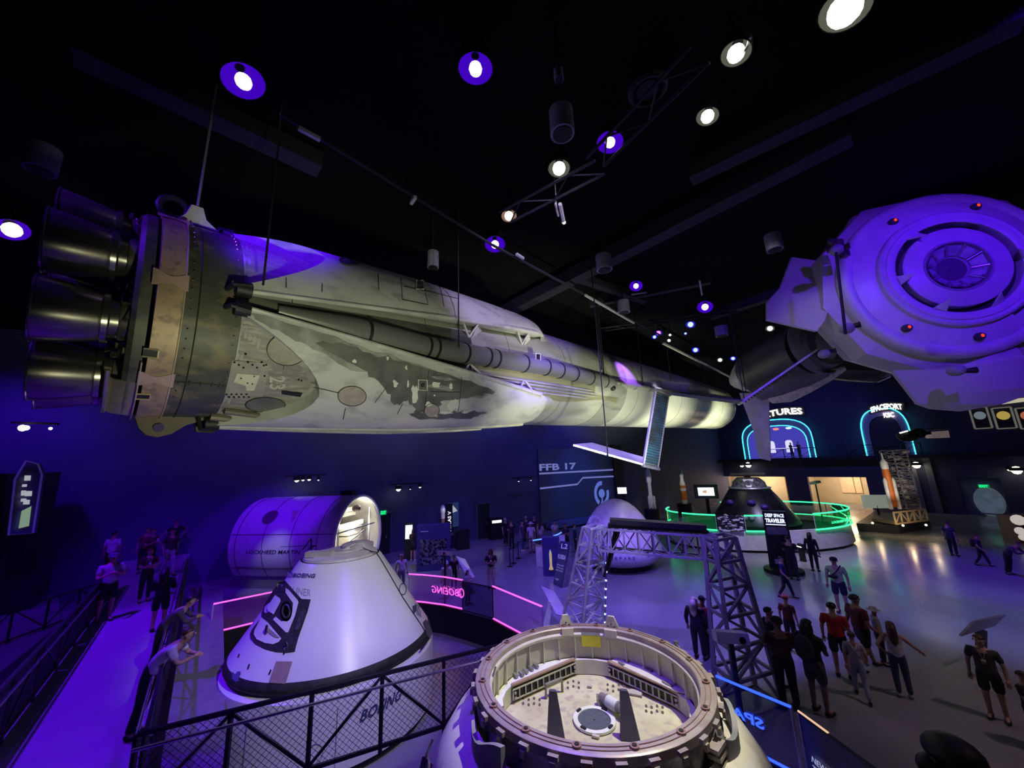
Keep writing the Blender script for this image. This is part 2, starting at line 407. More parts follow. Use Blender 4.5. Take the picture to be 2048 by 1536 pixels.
# arches on the mezzanine
CYAN = glow('cyan_neon', (.05, .75, 1.0), 3.2); WSIGN = glow('white_letters', (1, .97, .85), 5)
def arch_pts(a, b, z0, z1, n=16, out=0.0, k=.55):
    w = (b - a) / 2; c = (a + b) / 2; h = z1 - z0; pts = [ep(a, z0, out)]
    for i in range(n + 1):
        t = PI - PI * i / n; x = math.copysign(abs(math.cos(t)) ** .75, math.cos(t)); y = math.sin(t) ** .75
        pts.append(ep(c + w * x, z0 + h * (1 - k) + h * k * y, out))
    return pts + [ep(b, z0, out)]
def archway(px0, px1, ptop, label, inner, dim):
    a, b = ea(px0, 913), ea(px1, 913); z1 = onend((px0 + px1) / 2, ptop).z
    t = thing('archway', label, 'archway', ep((a + b) / 2, 5.25, -.3))
    P = arch_pts(a, b, 5.25, z1, out=-.45); Q = arch_pts(a + .55, b - .55, 5.25, z1 - .75, out=-.45); m = MB(); n = len(P); k = EO * .5
    for i in range(n - 1):
        for A in (0, 1):
            o = k * A; m.face([P[i] + o, P[i + 1] + o, Q[i + 1] + o, Q[i] + o])
        m.face([P[i], P[i + 1], P[i + 1] + k, P[i] + k]); m.face([Q[i], Q[i + 1], Q[i + 1] + k, Q[i] + k])
    m.build('surround', mat('arch_grey', (.30, .26, .42), rough=.5), t)
    MB().tube([p - EO * .04 for p in P], .05, 6).build('neon_tube', CYAN, t)
    if inner: MB().tube([p - EO * .02 for p in Q], .045, 6).build('neon_tube', CYAN, t)
    m = MB(); m.prism([p + EO * .06 for p in arch_pts(a + .6, b - .6, 5.26, z1 - .8, out=-.42)], EO * .1)
    m.build('portal', dim, t)
    return t, a, b, z1
PORT = glow('violet_room_glow', (.10, .09, .75), .55); PORTD = mat('dark_portal', (.02, .018, .04))
t, a, b, z1 = archway(1494, 1636, 838, 'wide neon edged archway on the mezzanine with three small logos above a violet lit lounge', True, PORT)
for k, (c, nm) in enumerate((((.2, .9, .15), 'green'), ((1, .2, .15), 'red'), ((.5, .7, 1), 'pale blue'))):
    m = MB(); cc = lerp(a, b, .36 + .18 * k)
    m.sph(ep(cc, z1 - 1.15, -.52), (.32, .32, .14), 8); m.build('logo', glow('logo_' + nm.replace(' ', '_'), c, 1.5), t, label=nm + ' logo')
WIN = glow('pale_window', (.45, .45, 1), 1.6)
for k in range(2):
    m = MB(); q = arch_pts(lerp(a, b, .38 + .25 * k), lerp(a, b, .38 + .25 * k) + .75, 5.9, 7.3, out=-.46, k=.3); m.prism(q, EO * .03)
    m.build('window', WIN, t)
m = MB(); m.beam(ep(lerp(a, b, .42), 6.35, -.5), ep(lerp(a, b, .80), 6.35, -.5), .12); m.build('counter_light', WIN, t)
def sign(name, label, words, ax0, ax1, z, h, curve=.2, out=-.6):
    t = thing(name, label, 'sign', ep((ax0 + ax1) / 2, z, out))
    m = MB(); text_uv(m, words, lambda u, v: ep(lerp(ax0, ax1, u), z + h * v + curve * math.sin(PI * u), out), bold=.025)
    m.build('letters', WSIGN, t)
    m = MB(); m.solid(lambda u, v: ep(lerp(ax0 - .2, ax1 + .2, u), z - .15 + (h + .3) * v + curve * math.sin(PI * u), out + .10), 12, 1, EO * .12); m.build('backing', DARK, t)
    return t
sign('arch_sign', 'white glowing curved letters ending in ATURES above the wide archway', 'ATURES', ea(1531, 838), ea(1612, 838), z1 + .25, .72)
t, a, b, z1 = archway(1738, 1836, 815, 'narrower neon edged archway under the word SPACEPORT on the mezzanine', False, PORTD)
s = sign('arch_sign', 'white glowing curved letters SPACEPORT KSC above the narrower archway', 'SPACEPORT', ea(1744, 815), ea(1808, 815), z1 - .35, .55)
m = MB(); text_uv(m, 'KSC', lambda u, v: ep(lerp(ea(1767, 815), ea(1788, 815), u), z1 - .95 + .48 * v, -.6), bold=.02); m.build('letters', WSIGN, s)
t, a, b, z1 = archway(1410, 1436, 862, 'small far archway with a cyan neon top beyond the booster nose', False, PORTD)
# three framed planet pictures at the far right of the mezzanine
for k, (x0, x1, c, nm) in enumerate(((1945, 1980, (.25, .3, .35), 'dark grey globe with white letters'), (1990, 2029, (.75, .55, .12), 'yellow planet'), (2037, 2080, (.7, .22, .1), 'orange planet'))):
    t = thing('planet_picture', 'framed backlit picture of a ' + nm + ' on the mezzanine wall', 'picture', ep(ea((x0 + x1) / 2, 840), 8.0, -.1))
    A, B_ = ea(x0, 838), ea(x1, 838); zt = onend((x0 + x1) / 2, 815).z; zb = onend((x0 + x1) / 2, 857).z
    MB().prism([ep(A, zb, -.1), ep(B_, zb, -.1), ep(B_, zt, -.1), ep(A, zt, -.1)], EO * .08).build('panel', mat('picture_black', (.02, .02, .025)), t)
    m = MB(); m.beam(ep(A, zb, -.14), ep(B_, zb, -.14), .09); m.beam(ep(A, zt, -.14), ep(B_, zt, -.14), .09); m.beam(ep(A, zb, -.14), ep(A, zt, -.14), .09); m.beam(ep(B_, zb, -.14), ep(B_, zt, -.14), .09)
    m.build('frame', glow('frame_light', (.5, .47, .4), .22), t)
    m = MB(); r = abs(B_ - A) * .36; cc = (A + B_) / 2; zc = lerp(zb, zt, .62)
    m.face([ep(cc + r * math.cos(2 * PI * i / 24), zc + r * math.sin(2 * PI * i / 24), -.15) for i in range(24)]); m.build('planet', glow('planet_%d' % k, c, .5), t)
t = thing('light_strip', 'pale perforated light strip above the planet pictures', 'light strip', ep(ea(2020, 800), 9.3, -.6))
MB().beam(ep(ea(1950, 812), onend(1950, 812).z, -.5), ep(ea(2085, 796), onend(2085, 796).z, -.5), .28, .3).build('strip', glow('strip_cream', (.9, .85, .6), .5), t)
# mezzanine railing
def rail_end(px0, px1, label):
    A, B_ = ea(px0, 905), ea(px1, 905); t = thing('mezzanine_railing', label, 'railing', ep((A + B_) / 2, 5.25, -.9)); m = MB()
    m.beam(ep(A, 6.3, -.9), ep(B_, 6.3, -.9), .07); m.beam(ep(A, 5.4, -.9), ep(B_, 5.4, -.9), .05); m.build('rail', BLACK, t)
    n = max(2, int(abs(B_ - A) / 1.3))
    for i in range(n + 1): 
        x = lerp(A, B_, i / n); MB().beam(ep(x, 5.25, -.9), ep(x, 6.3, -.9), .06).build('post', BLACK, t)
        if i < n: MB().beam(ep(x, 5.4, -.9), ep(lerp(A, B_, (i + 1) / n), 6.3, -.9), .035).build('brace', BLACK, t)
rail_end(1545, 1640, 'black mezzanine railing in front of the wide archway')
rail_end(1700, 1850, 'black mezzanine railing in front of the narrower archway')

# ------------------------------------------------------------------ ceiling steel and services
STEEL = mat('painted_steel', (.028, .028, .04), rough=.7)
def ceil_line(nm, label, cat, p, q, w, h, z=12.9, m=STEEL, grp=None):
    a, b = gp(p[0], p[1], z), gp(q[0], q[1], z); o = MB().beam(a, b, w, h).build(nm, m); return tag(o, label, cat, grp)
ceil_line('roof_beam', 'long roof beam crossing above the booster nose, the widest', 'beam', (980, 640), (1700, 262), .5, .5)
ceil_line('roof_beam', 'roof beam running to the far violet lamp above the archways', 'beam', (1420, 632), (1560, 585), .4, .4)
ceil_line('roof_beam', 'thin roof beam passing the small white framed track light', 'beam', (1180, 608), (1420, 560), .25, .3)
ceil_line('roof_beam', 'roof beam joining the widest beam near the hanging speaker', 'beam', (1160, 556), (1290, 600), .3, .3)
ceil_line('roof_beam', 'roof beam behind the twin white track lamps at the top right', 'beam', (1380, 350), (2040, 30), .4, .4)
ceil_line('roof_beam', 'roof beam high over the booster midsection', 'beam', (150, 95), (640, 330), .45, .4)
for (p, q, w, lab) in (((560, 228), (985, 490), .05, 'near'), ((985, 490), (1320, 670), .06, 'middle'), ((1325, 686), (1468, 758), .10, 'far')):
    mm = mat('pipe_light', (.55, .55, .5), rough=.4) if lab == 'far' else STEEL
    ceil_line('conduit_pipe', lab + ' length of the long thin conduit pipe running along the roof above the booster', 'pipe', p, q, w, w, 12.0, mm)
for (p, q) in (((597, 256), (640, 279)), ((1033, 508), (1047, 517)), ((1170, 590), (1268, 646)), ((822, 407), (831, 394))):
    ceil_line('conduit_sleeve', 'short pale sleeve catching light on the roof conduit', 'pipe', p, q, .07, .07, 11.95, mat('sleeve', (.7, .68, .7), rough=.4), 'pale sleeves on the roof conduit')
def truss_line(p, q, z, w, label):
    a, b = gp(*p, z), gp(*q, z); d = (b - a); n = max(3, int(d.length / .6)); x = d.normalized().cross(V((0, 0, 1))) * w; m = MB()
    for o in (x, -x): m.tube([a + o, b + o], .035, 6); 
    for i in range(n): m.tube([a + d * (i / n) + (x if i % 2 else -x), a + d * ((i + 1) / n) + (-x if i % 2 else x)], .02, 5)
    tag(m.build('lighting_truss', STEEL), label, 'truss')
truss_line((1010, 435), (1200, 335), 12.2, .25, 'ladder truss under the warm lamp and the bright white lamp')
truss_line((1190, 325), (1400, 110), 12.2, .25, 'ladder truss leading up to the round ceiling speaker')
truss_line((1200, 780 - 120), (1480, 700 - 80), 12.6, .25, 'far ladder truss near the small blue lamps')
def can(px, py, z, r, label, grp=None, h=.5):
    p = gp(px, py, z); t = thing('ceiling_speaker', label, 'speaker', p, group=grp)
    MB().cyl(p + V((0, 0, 0)), p + V((0, 0, h)), r, n=20).build('housing', mat('speaker_grey', (.35, .34, .42), rough=.6), t)
    MB().cyl(p - V((0, 0, .02)), p + V((0, 0, .01)), r * .8, n=20).build('grille', DARK, t)
    MB().cyl(p + V((0, 0, h)), V((p.x, p.y, CEIL)), .02, n=6).build('drop_rod', STEEL, t)
can(80, 342, 11.5, .22, 'cylindrical speaker hanging over the engine bells')
can(1125, 268, 11.6, .22, 'cylindrical speaker above the bright white lamp')
can(866, 535, 11.6, .17, 'cylindrical speaker hanging just above the folded upper leg')
can(1209, 540, 11.8, .25, 'cylindrical speaker below the widest roof beam')
can(1248, 625, 11.8, .25, 'cylindrical speaker beside the long conduit')
can(1444, 672, 11.8, .3, 'cylindrical speaker near the far white lamp')
can(1550, 500, 11.8, .22, 'cylindrical speaker above the spaceplane')
can(1118, 160, 12, .08, 'small round sensor can high above the booster', h=.2)
p = gp(1296, 185, 12.6); t = thing('round_ceiling_speaker', 'large round ceiling speaker ring beside the ladder truss', 'speaker', p)
MB().lathe([(.32, 0), (.36, .05), (.36, .15), (.28, .15), (.28, 0), (.32, 0)], Matrix.Translation(p), 28).build('ring', STEEL, t)
MB().cyl(p + V((0, 0, .05)), p + V((0, 0, .12)), .2, n=20).build('cone', DARK, t)

VCORE = glow('violet_lamp_core', (.9, .72, 1), 4); VHALO = glow('violet_lamp_halo', (.10, .0, 1), .5); WCORE = glow('white_lamp_core', (1, .98, .88), 5)  # reflector glow stands in for the halo around each lamp
WHALO = glow('white_lamp_halo', (.8, .8, .6), .12); PCORE = glow('peach_lamp_core', (1, .8, .65), 4); BCORE = glow('blue_lamp_core', (.15, .2, 1), 5); MCORE = glow('magenta_lamp_core', (1, .1, .6), 5)
PHALO = glow('peach_lamp_halo', (.9, .5, .35), .3); BHALO = glow('blue_lamp_halo', (.05, .03, .9), .6)
def lamp(px, py, rp, core, lens, label, z=12.6, k=2.6, grp=None, tilt=None):
    """a ceiling spotlight: can, yoke, wide reflector glowing for the halo and the bright bulb inside"""
    p = gp(px, py, z); dist = (p - CAM).length; up = V((0, 0, 1)) 
    r = rp * dist / FPX * .92; tgt = CAM + V((0, 6, -2)); ax = (p - tgt).normalized(); ax = (ax * .8 + up * .5).normalized(); M = frame(p, up.cross(ax) if abs(ax.z) < .99 else V((1, 0, 0)), ax)
    t = thing('ceiling_spotlight', label, 'ceiling lamp', p, group=grp)
    R2 = min(r * (k if lens is VHALO else 1.7), .34)
    MB().sph(p, r, 12).build('bulb', core, t)
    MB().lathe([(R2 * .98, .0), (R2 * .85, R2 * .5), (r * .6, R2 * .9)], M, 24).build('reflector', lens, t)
    MB().lathe([(R2, -.01), (R2 * 1.04, 0), (R2 * .95, R2 * .9), (R2 * .6, R2 * 1.6), (.02, R2 * 1.65)], M, 24).build('can', BLACK, t)
    MB().cyl(p + ax * R2 * 1.4, V((p.x, p.y, CEIL)) + V((0, 0, 0)), .02, n=6).build('hanger', BLACK, t)
for a in ((487, 163, 11, VCORE, VHALO, 'large violet spotlight over the booster tail'), (951, 138, 11, VCORE, VHALO, 'violet spotlight highest in the middle of the ceiling'),
          (1220, 285, 9, VCORE, VHALO, 'violet spotlight right of the bright white lamp'), (990, 489, 8, VCORE, VHALO, 'violet spotlight at the end of the near conduit, under the peach lamp'),
          (24, 460, 9, VCORE, VHALO, 'violet spotlight left of the engine bells'), (1272, 572, 5, VCORE, VHALO, 'small violet spotlight above the framed track light'),
          (1410, 614, 6, VCORE, VHALO, 'violet spotlight at the end of the far roof beam'),
          (1690, 20, 19, WCORE, WHALO, 'largest white spotlight at the top of the ceiling'), (1472, 107, 12, WCORE, WHALO, 'round white spotlight with a bright yoke arm'),
          (1415, 233, 10, WCORE, WHALO, 'white spotlight between the yoke arm lamp and the roof beam'), (1118, 337, 12, WCORE, WHALO, 'bright white spotlight beneath the hanging speaker'),
          (1018, 432, 9, PCORE, PHALO, 'peach tinted spotlight just above the middle violet one')): lamp(*a[:5], a[5])
for a in ((1540, 657, 4, WCORE, WHALO, 'small white spotlight left of the faceted module'), (1338, 681, 2.5, WCORE, WHALO, 'tiny white spotlight beside the far conduit'),
          (1440, 720, 3, WCORE, WHALO, 'small white spotlight over the spaceplane nose'), (1479, 733, 2, WCORE, WHALO, 'tiny white spotlight lowest near the spaceplane nose'),
          (1128, 445, 3, WCORE, WHALO, 'white track spotlight hanging from a bent pale arm'), (1317, 666, 4, MCORE, BHALO, 'small magenta spotlight on the conduit'),
          (1309, 674, 3, BCORE, BHALO, 'small blue spotlight next to the magenta one'), (1381, 649, 5, BCORE, BHALO, 'blue spotlight hanging under the violet far one'),
          (1391, 700, 4, BCORE, BHALO, 'blue spotlight alone above the booster nose'), (1466, 717, 3, BCORE, BHALO, 'blue spotlight left of the spaceplane cables'),
          (1491, 713, 3, BCORE, BHALO, 'blue spotlight among the spaceplane cables'), (1371, 667, 2, BCORE, BHALO, 'faint blue spotlight between the two blue ones'),
          (1340, 700 - 30, 2, WCORE, WHALO, 'tiny white lamp on the far truss')): lamp(*a[:5], a[5], k=2.0)
_q = gp(1112, 396, 12.3)
t = thing('bent_lamp_arm', 'bent pale metal arm holding the white track spotlight', 'lamp arm', gp(1118, 405, 12))
MB().tube([gp(1112, 396, 12.3), gp(1111, 408, 12.2), gp(1117, 432, 12.2)], .03, 6).tube([gp(1120, 408, 12.2), gp(1127, 442, 12.2)], .05, 6).tube([_q, V((_q.x, _q.y, CEIL))], .012, 6).build('arm', mat('arm_pale', (.8, .8, .7)), t)
t = thing('yoke_arm', 'pale yoke arm beside the round white spotlight', 'lamp arm', gp(1492, 90, 12.4))
MB().tube([gp(1488, 104, 12.5), gp(1496, 90, 12.6), gp(1500, 73, 12.6)], .025, 6).build('arm', mat('arm_pale', (.8, .8, .7)), t)
for (x, y0, y1, lab) in ((1399, 561, 590, 'upper'), (1292, 585, 583, 'framed')):
    t = thing('track_light_rod', 'thin pale %s rod of a track light under the far roof' % lab, 'rod', gp(x, y0, 12.2))
    MB().tube([gp(x, y0, 12.2), gp(x + (5 if lab == 'upper' else -28), y1 + (0 if lab == 'upper' else 6), 12.0)], .03, 6).build('rod', mat('arm_pale', (.8, .8, .7)), t)

# ------------------------------------------------------------------ booster
RA = V((-6.91, 6.17, 8.69)); rd = ray(1722, 863.7).normalized()
# axis from the two silhouette lines of a 1.83 m tube
def perp(v): v = v - rd * v.dot(rd); return v.normalized()
_t = rd.cross(ray(1085, 667)).normalized(); _b = rd.cross(ray(1137, 851.3)).normalized()
_al = math.acos(abs(_t.dot(_b))) / 2; RR = 1.83
RA = CAM + (perp(ray(1085, 667)) + perp(ray(1137, 851.3))).normalized() * (RR / math.sin(_al))
RM = frame(RA, rd, V((0, 0, 1))); RZ = V(RM.col[2][:3]); RY = V(RM.col[1][:3])
def RL(s, ph, r=RR): ph = R_(ph); return RA + rd * s + RZ * (math.sin(ph) * r) - RY * (math.cos(ph) * r)
def rhit(x, y, R=RR):
    q = ray(x, y).normalized(); o = CAM - RA; op = o - rd * o.dot(rd); qp = q - rd * q.dot(rd)
    a = qp.dot(qp); b = op.dot(qp); c = op.dot(op) - R * R; D = b * b - a * c
    t = (-b - math.sqrt(max(D, 0))) / a; P = o + q * t
    return P.dot(rd), math.degrees(math.atan2(P.dot(RZ), -P.dot(RY)))
booster = thing('rocket_booster', 'huge soot stained rocket booster hanging overhead, engine bells at its tail, landing legs folded', 'rocket', M=RM)
COPPER = mat('scorched_copper', (.50, .34, .22), (.34, .26, .15), scale=2.5, rough=.5, metal=.2, lo=.3, hi=.7, c3=(.26, .19, .14), scale3=7, bump=.1)
OLIVE = mat('charred_olive', (.050, .058, .046), (.085, .085, .055), scale=1.4, rough=.5, lo=.4, hi=.7, c3=(.17, .14, .075), scale3=2.2, stretch=(1, 1.6, 1.6), bump=.05)
TANK = mat('sooty_white_tank', (.30, .30, .28), (.40, .40, .36), scale=.8, rough=.38, lo=.3, hi=.7, stretch=(.22, 1.1, 1.1), c3=(.20, .20, .19), scale3=1.6, bump=.03)
TANKW = mat('pale_tank', (.66, .66, .60), (.55, .55, .52), scale=.9, rough=.32, stretch=(.25, 1, 1))
LEGM = mat('leg_shell', (.62, .62, .60), (.52, .52, .51), scale=1.2, rough=.38, lo=.35, hi=.65, c3=(.40, .40, .41), scale3=3.0, bump=.03, stretch=(.6, 1, 1))
CHAR = mat('charcoal_coat', (.10, .11, .10), (.17, .17, .16), scale=2.5, rough=.5)
FLAKE = mat('flaked_white', (.82, .84, .74), rough=.5)
ACC = mat('access_panel', (.30, .28, .25), (.22, .20, .19), scale=3, rough=.6, c3=(.40, .38, .33), scale3=8, stretch=(.5, 2, 2))
def ring(s0, s1, r, name, m, n=72, r1=None, prof=None):
    f = MB(); pr = prof or [(r, s0), (r if r1 is None else r1, s1)]
    f.v = []; k = []
    for (rr, s) in pr:
        for i in range(n): f.v.append(RL(s, 360 * i / n, rr))
    for j in range(len(pr) - 1):
        for i in range(n): l = (i + 1) % n; f.f.append((j * n + i, j * n + l, (j + 1) * n + l, (j + 1) * n + i))
    return f.build(name, m, booster, ang=30)
ring(0, 0, 0, 'copper_band', COPPER, prof=[(1.80, .35), (1.87, .36), (1.87, .67), (1.84, .675)])
ring(0, 0, 0, 'engine_skirt', OLIVE, prof=[(1.84, .67), (1.85, 1.43), (1.83, 1.44)])
ring(0, 0, 0, 'tank_section', TANK, prof=[(1.83, 1.44)] + [(1.83, 1.44 + i * 14.4 / 16) for i in range(1, 17)] + [(1.845, 15.9), (1.845, 16.0), (1.83, 16.02)])
ring(0, 0, 0, 'forward_tank', TANKW, prof=[(1.83, 16.02)] + [(1.83, 16.02 + i * 19.6 / 20) for i in range(1, 21)] + [(1.86, 35.7), (1.86, 36.1), (1.80, 36.5), (1.62, 36.85), (1.2, 36.95)])
ring(0, 0, 0, 'nose_cap', OLIVE, prof=[(1.2, 36.95), (1.0, 36.8), (.02, 36.7)])
ring(0, 0, 0, 'octagonal_thrust_frame', mat('sooty_frame', (.05, .055, .045), (.10, .10, .07), scale=5, rough=.5), prof=[(.02, .12), (1.74, .12), (1.80, .18), (1.80, .31)])
# scalloped straps on the copper band
m = MB()
for ph in (2, -48, 52, 102, -98):
    m = MB(); m.solid(lambda u, v: RL(.29 + .42 * u, ph + (v - .5) * (6 + 2.5 * math.cos(u * 2 * PI)), 1.885), 8, 2, V((0, 0, 0.001)))
    m.build('strap', mat('strap_copper', (.62, .42, .34), rough=.45, metal=.3), booster, weld=False)
m = MB()
for ph0 in (-36, -62):
    m.solid(lambda u, v: RL(.30 + .17 * u, ph0 + 4 * v, 1.878), 2, 3, V((0, 0, 0.001)))
m.build('notch_plate', mat('notch_black', (.02, .02, .02)), booster, weld=False)
m = MB()
for ph0 in (-36, -62):
    for a, b in (((.30, 0), (.47, 0)), ((.47, 0), (.47, 4)), ((.47, 4), (.30, 4))): m.beam(RL(a[0], ph0 + a[1], 1.885), RL(b[0], ph0 + b[1], 1.885), .018)
m.tube([RL(.305, -95 + i * 4, 1.88) for i in range(15)], .012, 5).tube([RL(.675, -100 + i * 4, 1.88) for i in range(48)], .012, 5)
m.build('edge_trim', mat('trim_brass', (.75, .65, .4), rough=.35, metal=.6), booster)
# bolts
m = MB()
for i in range(72):
    for s in (.76, 1.36):
        if (i * 7 + int(s * 10)) % 5: m.sph(RL(s, i * 5, 1.855), .014, 6)
for s in (.9, 1.05, 1.2, 1.3): m.sph(RL(s, -48, 1.855), .014, 6); m.sph(RL(s, -50, 1.855), .014, 6)
m.build('bolts', CHROME, booster)
m = MB(); m.tube([RL(s / 10, -49, 1.85) for s in range(7, 15)], .01, 4).tube([RL(.86, -100 + i * 4, 1.853) for i in range(48)], .008, 4)
for k in range(2, 35, 3): m.tube([RL(k + .2, -110 + i * 5, 1.832) for i in range(42)], .007, 4)
m.build('panel_seam', mat('seam_black', (.03, .03, .03)), booster)

# engines
BELL = mat('engine_bell', (.20, .19, .17), (.30, .27, .24), scale=3, rough=.28, metal=.85, stretch=(.5, 2, 2))
BELLC = mat('engine_collar', (.34, .33, .28), rough=.25, metal=.9)
PLUMB = mat('plumbing', (.12, .12, .10), (.30, .29, .22), scale=6, rough=.35, metal=.7)
for k in range(9):
    ph = 22.5 + 45 * k; rc = 1.33 if k < 8 else 0.0
    c = lambda s: RL(s, ph, rc)
    M = frame(c(0), V((0, 0, 1)) - rd * rd.z, rd); fr = Matrix.Translation(c(0)) @ (RM.to_3x3().to_4x4()) @ Matrix.Rotation(PI / 2, 4, 'Y')
    o = MB().lathe([(.26, .30), (.28, .05), (.30, -.08), (.345, -.12), (.365, -.20), (.40, -.36), (.435, -.54), (.455, -.70), (.462, -.78), (.476, -.79), (.476, -.81), (.45, -.81), (.42, -.6), (.34, -.25), (.2, -.1), (.02, 0)], fr, 32).build('engine_bell', BELL, booster)
    MB().lathe([(.30, -.09), (.385, -.10), (.392, -.16), (.355, -.17)], fr, 28).build('collar', BELLC, o)
    MB().lathe([(.27, .25), (.33, .12), (.31, .02), (.27, .0)], fr, 16).build('turbine_housing', PLUMB, o)
random.seed(11); m = MB()
for k in range(90):
    ph = random.uniform(-180, 180); r = random.uniform(.5, 1.72); s = random.uniform(.0, .25)
    pts = [RL(s, ph, r)]
    for j in range(4):
        ph += random.uniform(-7, 7); r = min(1.74, max(.4, r + random.uniform(-.16, .16))); s += random.uniform(-.11, .08); s = min(.26, max(-.22, s)); pts.append(RL(s, ph, r))
    m.tube(pts, random.choice((.012, .02, .035)), 6)
for k in range(40): m.box(RL(random.uniform(0, .2), random.uniform(-180, 180), random.uniform(.9, 1.72)), (.09, .07, .08), random.random())
m.build('tail_plumbing', PLUMB, booster, weld=False)
m = MB()
for k in range(40): ph = -100 + k * 1.2; m.tube([RL(.30, ph, 1.80), RL(.05, ph, 1.76), RL(-.02, ph, 1.70)], .02, 4)
m.tube([RL(-.03, -104 + i * 3, 1.76) for i in range(20)], .03, 6); m.build('tail_lip', mat('lip_brass', (.6, .56, .36), rough=.3, metal=.7), booster, weld=False)

# landing legs
LA_, LB_ = 44, -46
def hwid(s): return lerp(41, 16.5, (s - 1.45) / 8.15) if s < 9.6 else lerp(16.5, 9, (s - 9.6) / .8)
def hgt(s):
    K = ((1.4, .22), (2.9, .30), (5.5, .42), (8.0, .44), (9.5, .42), (10.0, .34), (10.4, .05), (99, .02))
    for (a, x), (b, y) in zip(K, K[1:]):
        if s <= b: return lerp(x, y, max(0, (s - a) / (b - a)))
def inn(s): return 37.5 * max(0.0, 1 - (s - 1.42) / 1.44) ** .58 if s < 2.86 else 0.0
def legr(s, off):
    q = min(1, abs(off) / hwid(s)); return RR + hgt(s) * (1 - .12 * q ** 2 - .06 * q ** 8)
SS = [1.44, 1.6, 1.8, 2.0, 2.2, 2.4, 2.55, 2.7, 2.8, 2.86, 2.88] + [2.88 + i * .4 for i in range(1, 18)] + [9.9, 10.1, 10.25, 10.4]
for pc, lab in ((LA_, 'upper landing leg'), (LB_, 'lower landing leg'), (134, None), (-136, None)):
    m = MB()
    for sd in (-1, 1):
        k = len(m.v); nq = 9
        for s in SS:
            i0 = inn(s); h = hwid(s); m.v.append(RL(s, pc + sd * i0, RR + .005))
            for j in range(nq): off = lerp(i0, h, j / (nq - 1)); m.v.append(RL(s, pc + sd * off, legr(s, off)))
            m.v.append(RL(s, pc + sd * (h - .3), RR + hgt(s) * .55)); m.v.append(RL(s, pc + sd * (h - 2.5), RR + .06))
        w = nq + 3
        for a in range(len(SS) - 1):
            for j in range(w - 1):
                if j == 0 and SS[a] >= 2.88: continue
                m.f.append((k + a * w + j, k + a * w + j + 1, k + (a + 1) * w + j + 1, k + (a + 1) * w + j))
    leg = m.build('landing_leg', LEGM, booster, ang=28)
    if lab: leg['label'] = lab
    # pale ridge trims and the A-frame tubes under the shell
    for sd in ((-1, 1)):
        MB().tube([RL(s, pc + sd * (hwid(s) - .2), RR + hgt(s) * .80) for s in [1.5 + .5 * i for i in range(17)]], [.04 + .002 * i for i in range(17)], 8).build('edge_tube', mat('edge_grey', (.62, .62, .56), (.45, .45, .42), scale=2, rough=.3), leg)
        for s0 in (6.6, 8.9):
            m = MB(); a = RL(s0, pc + sd * (hwid(s0) + 8), RR); 
            m.tube([a, RL(s0 + .15, pc + sd * hwid(s0), RR + hgt(s0) * .8)], .03, 6).tube([RL(s0 - .45, pc + sd * (hwid(s0) - 1), RR + hgt(s0) * .8), a], .03, 6)
            m.prism([RL(s0 + .1, pc + sd * (hwid(s0) + 8), RR), RL(s0 + .2, pc + sd * (hwid(s0) - 1), RR + .28), RL(s0 + .5, pc + sd * (hwid(s0) - 1), RR + .05)], rd * .03)
            m.build('strut_bracket', TANKW, leg)
    for sd in (-1, 1):
        MB().cyl(RL(1.30, pc + sd * 40, RR + .14), RL(1.52, pc + sd * 40, RR + .14), .13, n=14).tube([RL(1.2, pc + sd * 40, RR + .02), RL(1.25, pc + sd * 40, RR + .25), RL(1.5, pc + sd * 39, RR + .27)], .04, 6).build('hinge', BLACK, leg)
    # rounded end fairing behind the tip
    m = MB(); m.grid(lambda u, v: RL(10.1 + .75 * u, pc + (v - .5) * 2 * 14 * (1 - .55 * u * u), RR + .20 * (1 - u) * math.sin(PI * min(1, max(0, v))) + .004), 6, 12); m.build('end_fairing', TANK, leg)
    if lab:
        m = MB(); patch(m, [(1.46, -37), (1.46, 37), (1.8, 30), (2.2, 21), (2.55, 12), (2.78, 0), (2.55, -12), (2.2, -21), (1.8, -30)], lambda x, y: RL(x, pc + y, RR + .012), 4)
        ap = m.build('access_panel', ACC, leg)
def on_legB(x, y, e=.012):
    s, ph = rhit(x, y, 2.12); off = ph - LB_; return RL(s, ph, legr(s, off) + e if abs(off) < hwid(s) else RR + e)
def on_legA(x, y, e=.012):
    s, ph = rhit(x, y, 2.12); off = ph - LA_; return RL(s, ph, legr(s, off) + e if abs(off) < hwid(s) else RR + e)
def on_tube(x, y, e=.02): s, ph = rhit(x, y); return RL(s, ph, RR + e)
Z2 = lambda x, y: (440 + x / 3.012, 420 + y / 3.012)
Z1 = lambda x, y: (x / 2.648, 320 + y / 2.648)
Z3 = lambda x, y: (1000 + x / 3.657, 560 + y / 3.657)
def jag(P, amp, seed=1):
    random.seed(seed); out = []
    for a, b in zip(P, P[1:] + P[:1]):
        for k in range(5): out.append((lerp(a[0], b[0], k / 5) + (random.uniform(-amp, amp) if k else 0), lerp(a[1], b[1], k / 5) + (random.uniform(-amp, amp) if k else 0)))
    return out
def stain(zs, zf, fn, name, mt, cuts=4, amp=0): m = MB(); patch(m, [zf(*p) for p in (jag(zs, amp) if amp else zs)], fn, cuts); return m.build(name, mt, booster)
stain([(560, 790), (700, 800), (900, 860), (1150, 930), (1400, 1000), (1640, 1085), (1500, 1110), (1330, 1130), (1290, 1190), (1180, 1210), (1120, 1130), (1040, 1160), (960, 1040), (860, 960), (700, 880)], Z2, on_legB, 'charcoal_coating', CHAR, 2, 13)
